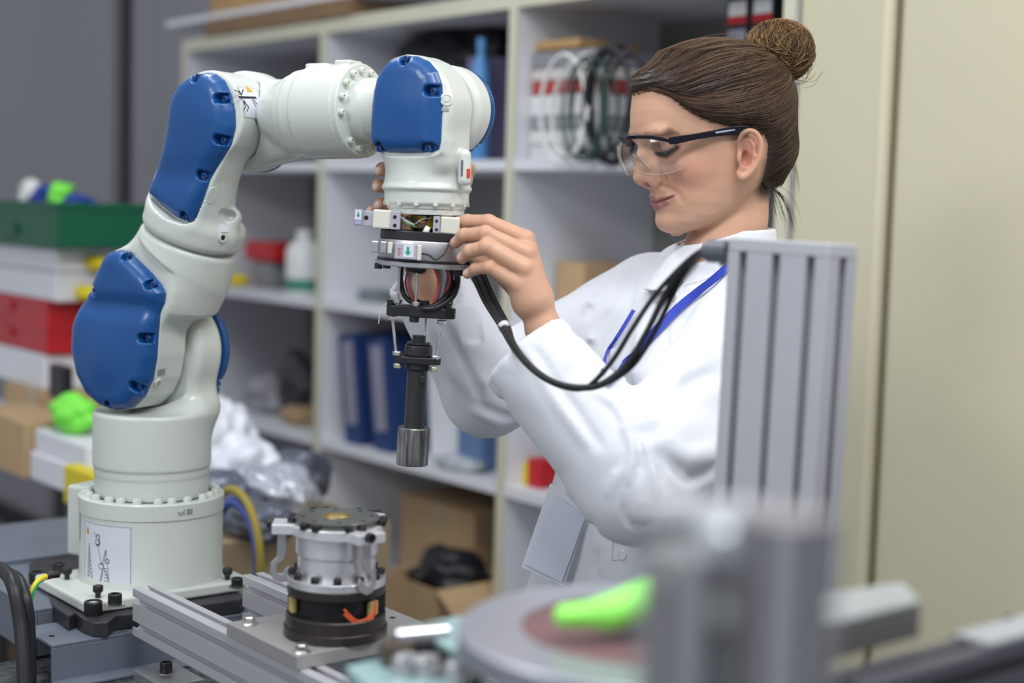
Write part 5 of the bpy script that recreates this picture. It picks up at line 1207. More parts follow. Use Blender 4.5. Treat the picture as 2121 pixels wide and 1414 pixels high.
# ================================================================== the woman
DH = 1.85; psi = R(22)
HO = W(1480, 300, DH); Fw = V(-math.cos(psi), -math.sin(psi)); Lw = V(math.sin(psi), -math.cos(psi))
HF = frame(HO, Fw, Lw, Z); HI = HF.inverted()
def HS(x, y, c=0.0): return HI @ onplane(x, y, HO + Lw * c, Lw)
def hs(x, y, c=0.0): return np.array(HS(x, y, c))
def tab(rows, c=0.0):
    P = np.array([hs(x, y, c) for x, y in rows]); o = np.argsort(P[:, 2]); return P[o, 2], P[o, 0]
fz, fa_ = tab(((1395, 128), (1366, 140), (1346, 152), (1328, 175), (1320, 193), (1315, 230), (1314, 255), (1315, 275), (1321, 290), (1332, 305), (1340, 330), (1347, 360), (1350, 388), (1352, 405), (1357, 420), (1362, 434), (1366, 442), (1367, 460), (1372, 472), (1385, 480), (1400, 486)))
bz2, ba_ = tab(((1545, 128), (1568, 150), (1588, 200), (1597, 250), (1596, 300), (1582, 345), (1560, 375), (1532, 400), (1510, 430), (1487, 450), (1460, 466), (1430, 476), (1404, 486)))
def tabw(rows):
    P = [(hs(1480, y)[2], w) for y, w in rows]; P.sort(); return np.array([p[0] for p in P]), np.array([p[1] for p in P])
wz, ww = tabw(((128, .053), (150, .063), (200, .073), (250, .0755), (300, .0735), (330, .0715), (360, .0675), (390, .0615), (420, .0545), (445, .046), (460, .038), (475, .026), (486, .010)))
cz, cx_ = tab(((1478, 100), (1480, 150), (1490, 200), (1498, 260), (1500, 330), (1492, 370), (1478, 400), (1456, 430), (1436, 450), (1415, 470), (1400, 486)))
qz, qn = tabw(((128, 2.2), (200, 2.2), (270, 2.05), (310, 1.85), (350, 1.75), (400, 1.7), (440, 1.75), (486, 2.0)))
def base_head(q):
    a, c, z = q[:, 0], np.abs(q[:, 1]), q[:, 2]
    F_ = np.interp(z, fz, fa_); B_ = np.interp(z, bz2, ba_); w = np.interp(z, wz, ww); m0 = np.interp(z, cz, cx_); qe = np.interp(z, qz, qn)
    t = np.where(a > m0, (a - m0) / np.maximum(F_ - m0, .004), (m0 - a) / np.maximum(m0 - B_, .004))
    ff_ = a > m0; qq_ = np.where(ff_, qe, 2.2)
    g = np.maximum(np.where(ff_, t ** 2.0, t ** 2.1) + (c / w) ** qq_, 1e-9) ** .5
    d = (g - 1) * np.minimum(np.maximum(w, .012), .055)
    d = np.maximum(d, np.maximum(z - fz[-1], fz[0] - z))
    top = sd_ell(q, hs(1482, 208), (.0935, .0745, .0660))
    return smin(d, top, .012)
def chain(q, pts, rs, k=.004):
    d = None
    for i in range(len(pts) - 1):
        e = sd_cap(q, pts[i], pts[i + 1], rs[i], rs[i + 1]); d = e if d is None else (smin(d, e, k) if k else np.minimum(d, e))
    return d
NPV = lambda v: np.array(tuple(v))
def sp(x, y, off=0.0, fn=None):      # sight line meets the bare head form; off moves along the outward normal
    fn = fn or base_head; d = ray(x, y); o = NPV(HI @ (CAM + d * 1.62)); dl = NPV(HI.to_3x3() @ d); dl = dl / np.linalg.norm(dl); t = 0.0
    for _ in range(90):
        v = float(fn((o + dl * t)[None])[0]); t += v * .7
        if abs(v) < 2e-5: break
        if t > .6: break
    p = o + dl * t; g = np.array([float(fn((p + e)[None])[0] - fn((p - e)[None])[0]) for e in np.eye(3) * .0006]); g /= np.linalg.norm(g) + 1e-9
    return p + g * off
EYE = sp(1383, 309, -.0098); print('eye', EYE, 'corner', sp(1397, 407), 'ear', sp(1540, 320))
EARC = hs(1552, 318, .076)
ear_rim = [NPV(v) for v in spline([hs(1531, 312, .074), hs(1530, 296, .077), hs(1537, 279, .081), hs(1550, 271, .084), hs(1565, 275, .087), hs(1575, 292, .088), hs(1575, 315, .087), hs(1568, 337, .085), hs(1558, 352, .083), hs(1546, 364, .080), hs(1536, 366, .077), hs(1530, 358, .074)], 3)]
LU = [hs(1353, 413.5, 0), sp(1363, 412.5, -.0020), sp(1382, 410, -.0014), sp(1396, 406, -.0010)]
LL = [hs(1362, 426.5, 0), sp(1369, 424, -.0026), sp(1384, 416.5, -.0020), sp(1396, 408, -.0010)]
LM = [hs(1347, 419, 0), sp(1361, 418.5, .0022), sp(1377, 413.5, .0012), sp(1396, 406.5, .0), sp(1401, 404, -.0003)]
BR = [sp(1340, 279, -.001), sp(1362, 272, -.001), sp(1385, 271, -.001), sp(1404, 277, -.001)]
NLF = [sp(1369, 384, .001), sp(1392, 393, .0012), sp(1407, 405, .0012), sp(1411, 416, .0010)]
CHK = sp(1432, 350, -.010)
def f_head(P): return f_headq(loc(P, HF))
def f_headq(q):
    q = q.copy(); q[:, 1] = np.abs(q[:, 1])
    d = base_head(q)
    nk = chain(q, [hs(1532, 370), hs(1512, 460), hs(1496, 540), hs(1490, 620)], [.040, .0415, .045, .056], .02)
    nk2 = sd_cap(q, hs(1500, 470), hs(1480, 560), .030, .036); nk = smin(nk, nk2, .02)
    d = smin(d, nk, .010)
    mk = (q[:, 0] > hs(1470, 400)[0]) & (q[:, 2] < hs(1400, 240)[2])
    if mk.any(): d[mk] = face_detail(q[mk], d[mk])
    mk = (q[:, 1] > .055) & (np.abs(q[:, 0] - EARC[0]) < .045) & (np.abs(q[:, 2] - EARC[2]) < .06)
    if mk.any(): d[mk] = smin(d[mk], ear_field(q[mk]), .0035)
    return d
def face_detail(q, d):
    d = smin(d, sd_ell(q, CHK, (.020, .0115, .014)), .016)
    d = smin(d, sd_ell(q, hs(1358, 277, .022), (.0065, .016, .0050)), .012)
    # eye
    d = smax(d, -sd_ell(q, EYE + (.013, .004, .001), (.0135, .0165, .0100)), .009)
    lid = sd_ball(q, EYE, .0126); d = smin(d, lid, .0035)
    d = smin(d, chain(q, [sp(1352, 293, -.003), sp(1372, 292, -.0035), sp(1398, 298, -.004)], [.0030, .0036, .0030]), .006)
    # nose
    nose = chain(q, [hs(1336, 300), hs(1331, 325), hs(1328, 350), hs(1325.5, 367)], [.0062, .0072, .0076, .0086], .004)
    flank = chain(q, [hs(1348, 310, .004), hs(1352, 345, .007), hs(1352, 372, .008)], [.006, .008, .009], .004)
    nose = smin(nose, flank, .008)
    nose = smin(nose, sd_ell(q, hs(1359, 373, .0130), (.0100, .0060, .0078)), .005)
    nose = smin(nose, sd_cap(q, hs(1330, 377), hs(1345, 385), .0042, .0040), .004)
    d = smin(d, nose, .007)
    d = smax(d, -sd_ell(q, hs(1344, 383.5, .0072), (.0072, .0036, .0036)), .0016)
    d = smax(d, -chain(q, [hs(1372, 360, .0200), hs(1378, 372, .0215), hs(1371, 383, .0200)], [.0012, .0018, .0014], 0), .004)
    up = chain(q, LU, [.0040, .0034, .0024, .0010], .003); lo = chain(q, LL, [.0052, .0046, .0030, .0010], .003)
    d = smin(d, up, .0035); d = smin(d, lo, .0035)
    d = smax(d, -chain(q, LM, [.0012, .0012, .0013, .0013, .0006], 0), .0020)
    d = smax(d, -sd_cap(q, hs(1345, 394), hs(1348, 405), .0016, .0018), .004)
    d = smax(d, -chain(q, NLF, [.0008, .0012, .0012, .0006], 0), .0060)
    d = smin(d, sd_ell(q, hs(1388, 459, 0), (.0135, .015, .0125)), .014)
    return d
def ear_field(q):
    # ear
    e = sd_ell(q, hs(1551, 314, .077), (.0155, .0050, .0235)); e = smin(e, sd_ell(q, hs(1543, 352, .076), (.0085, .0045, .0115)), .006)
    e = smax(e, -sd_ell(q, hs(1551, 313, .0850), (.0108, .0072, .0190)), .003)
    rim = chain(q, ear_rim, list(np.interp(np.linspace(0, 11, len(ear_rim)), range(12), [.0022, .0028, .0031, .0032, .0032, .0031, .0031, .0031, .0034, .0042, .0046, .0036])), 0)
    e = smin(e, rim, .003)
    e = smin(e, chain(q, [hs(1552, 287, .0805), hs(1561, 301, .0815), hs(1562, 322, .0815), hs(1555, 338, .080), hs(1542, 346, .078)], [.0014, .0020, .0024, .0024, .0022], .003), .0025)
    e = smin(e, sd_ell(q, hs(1533, 327, .077), (.0042, .0036, .0062)), .003)
    e = smax(e, -sd_ell(q, hs(1546, 328, .080), (.0062, .0080, .0095)), .002)
    return e
hmin = HO + Vector((-.30, -.30, -.22)); 
cs = [HF @ Vector(p) for p in ((.125, -.10, .14), (.125, .10, .14), (-.115, -.10, .14), (-.115, .10, .14))]
lo_ = (min(p.x for p in cs), min(p.y for p in cs), HO.z - .185); hi_ = (max(p.x for p in cs), max(p.y for p in cs), HO.z + .135)
me_head = nets(f_head, lo_, hi_, .0014, 'head')

# ---- hands
def Wn(x, y, d): return np.array(W(x, y, d))
def hand(fingers, palm, thumb, wr, radii, k=.006):
    fs = [(([Wn(*p) for p in f]), r) for f, r in zip(fingers, radii)]
    pm = [(Wn(*a), Wn(*b), ra, rb) for a, b, ra, rb in palm]; th = ([Wn(*p) for p in thumb[0]], thumb[1])
    def f(P):
        d = None
        for a, b, ra, rb in pm:
            e = sd_cap(P, a, b, ra, rb); d = e if d is None else smin(d, e, .012)
        for pts, rs in fs:
            e = chain(P, pts, rs, .0022)
            for j in range(1, len(pts) - 1): e = smin(e, sd_ball(P, pts[j], rs[j] * 1.04), .002)
            d = smin(d, e, .0035)
        e = chain(P, th[0], th[1], .003); d = smin(d, e, .008)
        return d
    return f
nf = [[(1088, 494, 1.722), (1012, 460, 1.730), (968, 458, 1.742), (944, 461, 1.752)],
      [(1090, 524, 1.708), (1006, 483, 1.706), (962, 487, 1.722), (943, 503, 1.734)],
      [(1084, 556, 1.702), (1008, 511, 1.697), (974, 520, 1.708), (957, 535, 1.720)],
      [(1074, 590, 1.704), (1014, 553, 1.700), (986, 556, 1.712), (968, 567, 1.722)]]
rr_ = [.0102, .0088, .0078, .0066]; rl4 = [.0094, .0078, .0068, .0058]
palm_n = [((1127, 685, 1.722), (1108, 622, 1.722), .0190, .0195), ((1106, 618, 1.722), (1089, 496, 1.726), .0175, .0110), ((1104, 618, 1.718), (1089, 526, 1.714), .018, .0118), ((1100, 618, 1.716), (1083, 556, 1.708), .018, .0118), ((1094, 622, 1.716), (1072, 590, 1.708), .0165, .0108), ((1160, 760, 1.705), (1127, 685, 1.722), .0200, .0190)]
thumb_n = ([(1092, 620, 1.735), (1052, 578, 1.752), (1012, 548, 1.764), (984, 533, 1.768)], [.0135, .0115, .0095, .0080])
f_nh = hand(nf, palm_n, thumb_n, None, [rr_, rr_, rr_, rl4])
ff = [[(850, 380, 1.865), (806, 352, 1.862), (792, 350, 1.838), (787, 354, 1.815)], [(848, 410, 1.868), (800, 386, 1.862), (785, 384, 1.838), (782, 387, 1.812)],
      [(850, 436, 1.868), (806, 424, 1.862), (790, 424, 1.838), (786, 425, 1.815)], [(855, 462, 1.868), (806, 440, 1.866), (780, 436, 1.850), (768, 436, 1.832)]]
palm_f = [((886, 590, 1.885), (874, 530, 1.882), .018, .022), ((872, 530, 1.882), (850, 382, 1.872), .020, .012), ((872, 530, 1.882), (850, 412, 1.874), .020, .012), ((872, 530, 1.880), (852, 438, 1.874), .020, .012), ((872, 530, 1.880), (858, 464, 1.872), .020, .012), ((915, 680, 1.90), (886, 590, 1.885), .022, .018)]
thumb_f = ([(885, 500, 1.870), (930, 420, 1.872), (962, 375, 1.858), (972, 350, 1.848)], [.013, .0115, .0095, .008])
f_fh = hand(ff, palm_f, thumb_f, None, [rr_, rr_, rr_, rl4])
def bounds(pts, m): a = np.array(pts); return a.min(0) - m, a.max(0) + m
l1, h1 = bounds([Wn(*p) for f in nf for p in f] + [Wn(1160, 780, 1.705)], .035); me_nh = nets(f_nh, l1, h1, .0013, 'near_hand')
l2, h2 = bounds([Wn(*p) for f in ff for p in f] + [Wn(925, 690, 1.90), Wn(972, 350, 1.85)], .03); me_fh = nets(f_fh, l2, h2, .0016, 'far_hand')

# ---- body under the clothes (torso, legs)
ft = V(-.87, -.50).normalized(); sd_ = V(.50, -.87).normalized()
NB = W(1500, 560, 1.885)
def tc_(x, y, d): return W(x, y, d)
tor = [tc_(1492, 560, 1.89), tc_(1470, 640, 1.89), tc_(1440, 760, 1.89), tc_(1405, 880, 1.89), tc_(1375, 1000, 1.89), tc_(1345, 1200, 1.90), tc_(1330, 1420, 1.92), tc_(1325, 1700, 1.95)]
tz_ = np.array([p.z for p in tor])[::-1]; tx_ = np.array([p.x for p in tor])[::-1]; ty_ = np.array([p.y for p in tor])[::-1]
twd = np.array([.080, .165, .178, .170, .158, .168, .195, .225])[::-1]; tdp = np.array([.055, .085, .118, .118, .112, .125, .150, .175])[::-1]
FTn = np.array(ft); SDn = np.array(sd_)
def torso(P, g=0.0, fold=True):
    z = P[:, 2]; cx = np.interp(z, tz_, tx_); cy = np.interp(z, tz_, ty_); w = np.interp(z, tz_, twd) + g; dp = np.interp(z, tz_, tdp) + g
    dx = P[:, 0] - cx; dy = P[:, 1] - cy; a = dx * FTn[0] + dy * FTn[1]; b = dx * SDn[0] + dy * SDn[1]
    gg = (np.abs(a / dp) ** 2.3 + np.abs(b / w) ** 2.3) ** (1 / 2.3)
    d = (gg - 1) * np.minimum(w, dp) * .95
    if fold:
        th = np.arctan2(b / w, a / dp); amp = np.clip((NB.z - .38 - z) * .035, 0, .012)
        d = d + amp * np.sin(th * 9 + z * 6) * .8
    return d
SN = W(1588, 660, 1.76); EN = W(1322, 1000, 1.665); WN = W(1088, 728, 1.712)
SF = W(1352, 622, 2.00); EF = W(1012, 808, 1.935); WF = W(874, 566, 1.885)
def f_body(P):
    d = torso(P, -.03, False)
    hipz = NB.z - .62
    d = np.maximum(d, hipz - P[:, 2]); c = np.array(tor[-2])
    for s in (-1, 1):
        h = c + SDn * s * .085; h[2] = hipz; kx = h.copy(); kx[2] = .48; an = h.copy() - FTn * .02; an[2] = .09
        d = smin(d, sd_cap(P, h, kx, .078, .055), .04); d = smin(d, sd_cap(P, kx, an, .052, .036), .03)
    for a, b, c2 in ((SN, EN, WN), (SF, EF, WF)): d = smin(d, sd_cap(P, np.array(a), np.array(b), .042, .036), .03); d = smin(d, sd_cap(P, np.array(b), np.array(b) * .4 + np.array(c2) * .6, .034, .026), .02)
    d = smin(d, sd_cap(P, np.array(NB), np.array(W(1492, 620, 1.885)), .045, .08), .03)
    return d
me_body = nets(f_body, np.array(NB) + (-.62, -.62, -NB.z + .04), np.array(NB) + (.5, .5, .06), .009, 'body')
def joined(name, mes):
    vs = []; lv = []; ls = []; k = 0; off = 0
    for me in mes:
        v = coords(me); n = len(me.loops); li = np.empty(n, np.int32); me.loops.foreach_get('vertex_index', li); st = np.empty(len(me.polygons), np.int32); me.polygons.foreach_get('loop_start', st)
        vs.append(v); lv.append(li + k); ls.append(st + off); k += len(v); off += n; 
    me = bpy.data.meshes.new(name); v = np.concatenate(vs); li = np.concatenate(lv); st = np.concatenate(ls)
    me.vertices.add(len(v)); me.vertices.foreach_set('co', v.astype(np.float32).ravel()); me.loops.add(len(li)); me.loops.foreach_set('vertex_index', li.astype(np.int32))
    me.polygons.add(len(st)); me.polygons.foreach_set('loop_start', st.astype(np.int32)); me.update(calc_edges=True); me.validate(); me.shade_smooth(); return me
me_p = joined('person', [me_head, me_body, me_nh, me_fh])
hairpoly = [tuple(hs(x, y, c)[[0, 2]]) for x, y, c in ((1290, 200, 0), (1316, 196, 0), (1350, 191, .03), (1378, 198, .045), (1400, 213, .055), (1425, 233, .062), (1450, 247, .068), (1480, 257, .072), (1508, 264, .074), (1524, 272, .075), (1527, 303, .075), (1534, 303, .075), (1541, 268, .075), (1560, 266, .075), (1576, 276, .075), (1586, 300, .07), (1588, 330, .07), (1586, 352, .066), (1580, 372, .06), (1592, 392, .04), (1640, 385, 0), (1720, 300, 0), (1720, 20, 0), (1270, 20, 0))]
# skin colour (lips, blush, brows, nails, darker lids; recess shade painted into ear, nostrils, mouth line)
Vp = coords(me_p); q = loc(Vp, HF); qa = q.copy(); qa[:, 1] = np.abs(q[:, 1])
C = np.tile(np.array([.575, .335, .225]), (len(Vp), 1))
def paint(mask, c): 
    global C
    m_ = np.clip(mask, 0, 1)[:, None]; C = C * (1 - m_) + np.array(c) * m_
def blob(c, r, soft=1.0): return np.exp(-(((qa - c) / np.array(r)) ** 2).sum(1) * soft)
paint(blob(sp(1432, 355), (.030, .03, .022)) * .50, (.58, .25, .165))
paint(blob(sp(1400, 385), (.02, .03, .02)) * .25, (.60, .25, .18))
paint(blob(hs(1322, 370, 0), (.014, .016, .012)) * .30, (.60, .27, .19))
paint(blob(EARC, (.02, .016, .032)) * .45, (.60, .24, .165))
paint(blob(hs(1545, 327, .078), (.008, .012, .014)) * .75, (.33, .10, .07))  # hollow of the ear: its shade painted into the skin colour
paint(blob(hs(1344, 384, .0072), (.006, .004, .004)) * .7, (.10, .03, .03))  # shade inside the nostrils, painted in
lipd = np.minimum(chain(qa, LU, [.0044, .0040, .0030, .0014], 0), chain(qa, LL, [.0060, .0054, .0038, .0014], 0))
paint((.0012 - lipd) / .0014 * .85, (.34, .135, .135))
paint((.0012 - chain(qa, LM, [.0010, .0008, .0008, .0006, .0004], 0)) / .0012 * .7, (.12, .03, .03))  # shade between the lips, painted as a dark line
bro = chain(qa, BR, [.0026, .0034, .0030, .0010], 0)
paint((.0030 - bro) / .004 * .85, (.085, .045, .03))
paint(blob(EYE + (.010, .004, .007), (.014, .02, .006)) * .45, (.30, .16, .12))
eyl = chain(qa, [sp(x, y, .0002) for x, y in ((1358, 316), (1366, 319), (1377, 318.5), (1389, 313), (1402, 305))], [.0006, .0022, .0030, .0026, .0010], 0)
paint((.0050 - eyl) / .0050 * .75, (.075, .045, .038))
paint(blob(EYE + (.010, .004, -.007), (.014, .02, .005)) * .30, (.36, .18, .13))
hr_ = sd_poly(q[:, 0], q[:, 2], hairpoly); paint(np.where((q[:, 2] > hs(1480, 480)[2]), (.0085 - hr_) / .016, 0) * .6, (.10, .060, .042))
sideb = sd_poly(q[:, 0], q[:, 2], [tuple(hs(x, y, .073)[[0, 2]]) for x, y in ((1455, 235), (1475, 262), (1505, 285), (1518, 305), (1528, 305), (1530, 255), (1500, 230))])
paint(np.where(qa[:, 1] > .04, (.003 - sideb) / .016, 0) * .6, (.12, .07, .05))
nape = sd_poly(q[:, 0], q[:, 2], [tuple(hs(x, y, .05)[[0, 2]]) for x, y in ((1560, 340), (1566, 400), (1580, 420), (1660, 420), (1660, 300), (1575, 300))])
paint((.002 - nape) / .012 * .8, (.06, .035, .025))
for P_, n_ in ((nf, 0), (ff, 1)):
    for f in P_:
        a, b = Wn(*f[-2]), Wn(*f[-1]); dd = b - a; dd /= np.linalg.norm(dd); ctr = b + dd * .001 + np.array(V(0, -.75, .5)) * .0062 if n_ == 0 else b + np.array(V(-.6, -.6, .1)) * .0062
        r = np.linalg.norm(Vp - ctr, axis=1); paint((.0058 - r) / .0015 * .65, (.70, .50, .44))
        for j in (1,):
            r = np.linalg.norm(Vp - Wn(*f[j]), axis=1); paint((.013 - r) / .006 * .25, (.62, .27, .19))
        r = np.linalg.norm(Vp - Wn(*f[0]), axis=1); paint((.016 - r) / .01 * .2, (.62, .28, .20))
ca = me_p.color_attributes.new('skin', 'FLOAT_COLOR', 'POINT'); ca.data.foreach_set('color', np.concatenate([C, np.ones((len(C), 1))], 1).astype(np.float32).ravel())
M_skin = mat('skin', (.6, .35, .25), .48, bump=.07, bscale=500, attr='skin', sss=.12, spec=.4, var=.03, vscale=60)
person = obj('person', me_p, M_skin, None, 0)
tag(person, 'woman with brown hair in a bun and a white lab coat, adjusting the robot tool', 'person')


# ---- eyes: lash lines
M_lash = mat('lash', (.012, .009, .009), .5)
_lash = loc(trace(((1357, 315), (1365, 318.5), (1376, 318.5), (1389, 313), (1403, 304)), f_head, 1.68), HF)
for s in (-1, 1):
    m = MB(HF)
    pts = [p + NPV((.0003, .0003, 0)) for p in _lash]
    P3 = [Vector((p[0], p[1] * s, p[2])) for p in pts]
    sp_ = spline(P3, 5); m.tube(sp_, [.0009 + .0020 * math.sin(math.pi * k / (len(sp_) - 1)) for k in range(len(sp_))], 6)
    for k in range(2, len(sp_), 1):
        p = sp_[k]; out = Vector((p.x - EYE[0], p.y - EYE[1] * s, 0)).normalized(); ln = .0045 + .0035 * k / len(sp_)
        m.tube([p, p + out * ln * .55 + Vector((0, 0, -.0018)), p + out * ln + Vector((0, 0, -.0012))], [.00045, .00032, .0001], 4, False)
    m.build('eyelashes', M_lash, person, 180)

# ---- hair
BUN = hs(1611, 107, 0); bunr = (.0445, .042, .0385)
def scalp(q):
    qq = q.copy(); qq[:, 1] = np.abs(qq[:, 1]); d = base_head(qq)
    nk = chain(qq, [hs(1542, 330), hs(1545, 370)], [.052, .044], .02)
    return smin(d, nk, .03)
def hairregion(q): return sd_poly(q[:, 0], q[:, 2], hairpoly)
def hair_sd(q):
    r = hairregion(q); th = -.0030 + .0130 * (1 - np.exp(-np.clip(-r, 0, 1) / .014))
    d = scalp(q) - th
    d = np.maximum(d, r * .7)
    b = sd_ell(q, BUN, bunr)
    nb = sd_cap(q, hs(1585, 150), hs(1600, 130), .030, .026)
    return smin(smin(d, nb, .014), b, .004)
def f_hair(P): 
    q = loc(P, HF); d = hair_sd(q)
    return d + .0006 * np.sin(q[:, 2] * 900 + q[:, 0] * 300)
l3 = (min(p.x for p in cs) - .09, min(p.y for p in cs) - .09, HO.z - .09); h3 = (max(p.x for p in cs) + .09, max(p.y for p in cs) + .09, HO.z + .18)
me_hair = nets(f_hair, l3, h3, .0022, 'hair')
M_hair = mat('hair_brown', (.030, .018, .012), .42, var=.35, vscale=60, spec=.5, bump=.3, bscale=300)
hair = obj('hair', me_hair, M_hair, person, 0)
# strands combed over the head into the bun
def grad(fn, q, h=.0008):
    g = np.zeros_like(q)
    for i in range(3):
        e = np.zeros(3); e[i] = h; g[:, i] = fn(q + e) - fn(q - e)
    return g / (np.linalg.norm(g, axis=1, keepdims=True) + 1e-9)
rs = np.random.RandomState(4)
def scalp_surface(q): return hair_sd_nb(q)
def hair_sd_nb(q):
    r = hairregion(q); th = -.0030 + .0130 * (1 - np.exp(-np.clip(-r, 0, 1) / .014)); d = scalp(q) - th
    return smin(d, sd_cap(q, hs(1585, 150), hs(1600, 130), .030, .026), .014)
def strand_sd(q): return np.minimum(hair_sd_nb(q), scalp(q) + .0002)
n0 = 22000
th_ = rs.rand(n0) * 2 * np.pi; ph_ = np.arccos(rs.uniform(-1, 1, n0)); o0 = hs(1485, 230)
q0 = o0 + .09 * np.stack([np.sin(ph_) * np.cos(th_) * 1.15, np.sin(ph_) * np.sin(th_), np.cos(ph_) * 1.1], 1)
for _ in range(5):
    d = strand_sd(q0); q0 = q0 - grad(strand_sd, q0) * d[:, None]
ok = (hairregion(q0) < .0015) & (q0[:, 1] > -.035) & (np.abs(strand_sd(q0)) < .005); q0 = q0[ok]
near_edge = hairregion(q0) > -.022
q0 = np.concatenate([q0[near_edge], q0[~near_edge][:1800]])[:6500]
tgt = hs(1592, 138, 0)
paths = [q0]; q = q0.copy(); ns = 22; alive = np.ones(len(q), bool); off = rs.uniform(.0002, .0014, len(q0)); step = rs.uniform(.0045, .0065, len(q0)); wob = rs.uniform(-1, 1, len(q0))
for k in range(ns):
    g = grad(strand_sd, q); v = tgt - q; dist = np.linalg.norm(v, axis=1, keepdims=True); v = v / (dist + 1e-9)
    back = np.array([-1., 0, .10]); w_ = np.clip(dist / .13, 0, 1) * .55 * (q[:, 2:3] < hs(1480, 300)[2] + .5)
    v = v * (1 - w_) + back * w_ + np.stack([0 * wob, 0 * wob, .10 * wob * np.sin(k * .5 + wob * 5)], 1)
    v = v - g * (v * g).sum(1, keepdims=True); v = v / (np.linalg.norm(v, axis=1, keepdims=True) + 1e-9)
    s_ = np.minimum(step[:, None], dist * .35) * (dist > .016); q = q + v * s_
    q = q - grad(strand_sd, q) * (strand_sd(q) - off)[:, None]; paths.append(q.copy())
PA = np.stack(paths, 1)      # strands x points x 3
# bun strands: loops on an ellipsoid
nb_ = 1500; ax_ = rs.randn(nb_, 3) * .28 + np.where(np.arange(nb_)[:, None] % 5 < 3, np.array([[.35, 1.0, .25]]), np.array([[1.0, -.35, .5]])); ax_ /= np.linalg.norm(ax_, axis=1, keepdims=True)
u1 = np.cross(ax_, np.array([0, 0, 1.])); u1 /= np.linalg.norm(u1, axis=1, keepdims=True); u2 = np.cross(ax_, u1); tt0 = rs.rand(nb_) * 6.28; ln = rs.uniform(1.5, 3.2, nb_); off_c = rs.uniform(-.93, .93, nb_)
tt = np.linspace(0, 1, ns + 1); A = tt0[:, None] + ln[:, None] * tt[None]
cc = np.sqrt(1 - off_c ** 2)
PBn = ax_[:, None] * off_c[:, None, None] + (u1[:, None] * np.cos(A)[..., None] + u2[:, None] * np.sin(A)[..., None]) * cc[:, None, None]
PB_ = BUN + PBn * np.array(bunr) * (1.0 + rs.uniform(0.0, .05, nb_)[:, None, None] + .02 * np.sin(A * 2)[..., None])
ALL = np.concatenate([PA, PB_]); 
def ribbons(ALL, rad, name, parent, m_, T=HF, lo=None):
    S_, K, _ = ALL.shape; t = np.gradient(ALL, axis=1); t /= np.linalg.norm(t, axis=2, keepdims=True) + 1e-9
    ref = np.array([.3, 1, .2]); u = np.cross(t, ref); u /= np.linalg.norm(u, axis=2, keepdims=True) + 1e-9; w = np.cross(t, u)
    tp_ = np.clip(np.linspace(.08, 6, K), 0, 1) * np.clip(np.linspace(4, .2, K), 0, 1); rd = rad[:, None] * tp_[None]
    vs = np.stack([ALL + (u * math.cos(a) + w * math.sin(a)) * rd[..., None] for a in (0, 2.094, 4.189)], 2)     # S,K,3,3
    idx = np.arange(S_ * K * 3).reshape(S_, K, 3); f = []
    for i in range(3): f.append(np.stack([idx[:, :-1, i], idx[:, :-1, (i + 1) % 3], idx[:, 1:, (i + 1) % 3], idx[:, 1:, i]], -1).reshape(-1, 4))
    Fc = np.concatenate(f); vv = vs.reshape(-1, 3); M_ = np.array(T); vv = vv @ M_[:3, :3].T + M_[:3, 3]
    me = bpy.data.meshes.new(name); me.vertices.add(len(vv)); me.vertices.foreach_set('co', vv.astype(np.float32).ravel()); me.loops.add(Fc.size); me.loops.foreach_set('vertex_index', Fc.ravel().astype(np.int32))
    me.polygons.add(len(Fc)); me.polygons.foreach_set('loop_start', np.arange(0, Fc.size, 4, dtype=np.int32)); me.update(calc_edges=True)
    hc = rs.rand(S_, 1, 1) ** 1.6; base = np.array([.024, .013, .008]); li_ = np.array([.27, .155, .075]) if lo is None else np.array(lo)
    gz = np.clip((ALL[:, :1, 2:3] - .03) / .07, 0, 1) if name == 'hair_strands' else 0; li_ = li_ * (1 + 1.1 * gz)  # crown strands painted lighter for the light falling on the top
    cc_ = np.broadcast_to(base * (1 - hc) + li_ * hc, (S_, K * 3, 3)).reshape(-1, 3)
    ca = me.color_attributes.new('tone', 'FLOAT_COLOR', 'POINT'); ca.data.foreach_set('color', np.concatenate([cc_, np.ones((len(cc_), 1))], 1).astype(np.float32).ravel())
    me.shade_smooth(); o = obj(name, me, m_, parent, 0); o['kind'] = 'stuff'; return o
M_strand = mat('hair_strands', (.1, .06, .04), .42, attr='tone', spec=.28)
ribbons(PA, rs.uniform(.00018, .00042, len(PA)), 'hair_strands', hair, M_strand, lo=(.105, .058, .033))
ribbons(PB_, rs.uniform(.0003, .0007, nb_), 'bun_strands', hair, M_strand, lo=(.36, .195, .075))
# flyaway and nape hairs
fl_ = []
def curve_hair(pts, n, spread):
    for _ in range(n):
        o = rs.randn(3) * spread; e2 = rs.randn(3) * spread * 2.2
        P3 = [Vector(p) + Vector(o) * (1 - i / len(pts)) + Vector(e2) * (i / len(pts)) for i, p in enumerate(pts)]; s_ = spline(P3, 8)
        a = np.array([tuple(v) for v in s_]); k = np.linspace(0, len(a) - 1, ns + 1); fl_.append(np.stack([np.interp(k, np.arange(len(a)), a[:, j]) for j in range(3)], 1))
curve_hair([hs(1588, 370, .03), hs(1600, 388, .03), hs(1622, 410, .03), hs(1638, 445, .03), hs(1645, 482, .03)], 16, .0022)
curve_hair([hs(1588, 375, .03), hs(1602, 400, .03), hs(1612, 430, .03), hs(1622, 462, .03)], 8, .003)
curve_hair([hs(1590, 375, .02), hs(1597, 400, .02), hs(1590, 425, .02), hs(1585, 440, .02)], 3, .003)
curve_hair([hs(1640, 330, .0), hs(1650, 360, .0), hs(1652, 385, .0)], 6, .004)
curve_hair([hs(1648, 160, .02), hs(1676, 135, .02), hs(1668, 80, .02), hs(1642, 50, .02)], 14, .004)
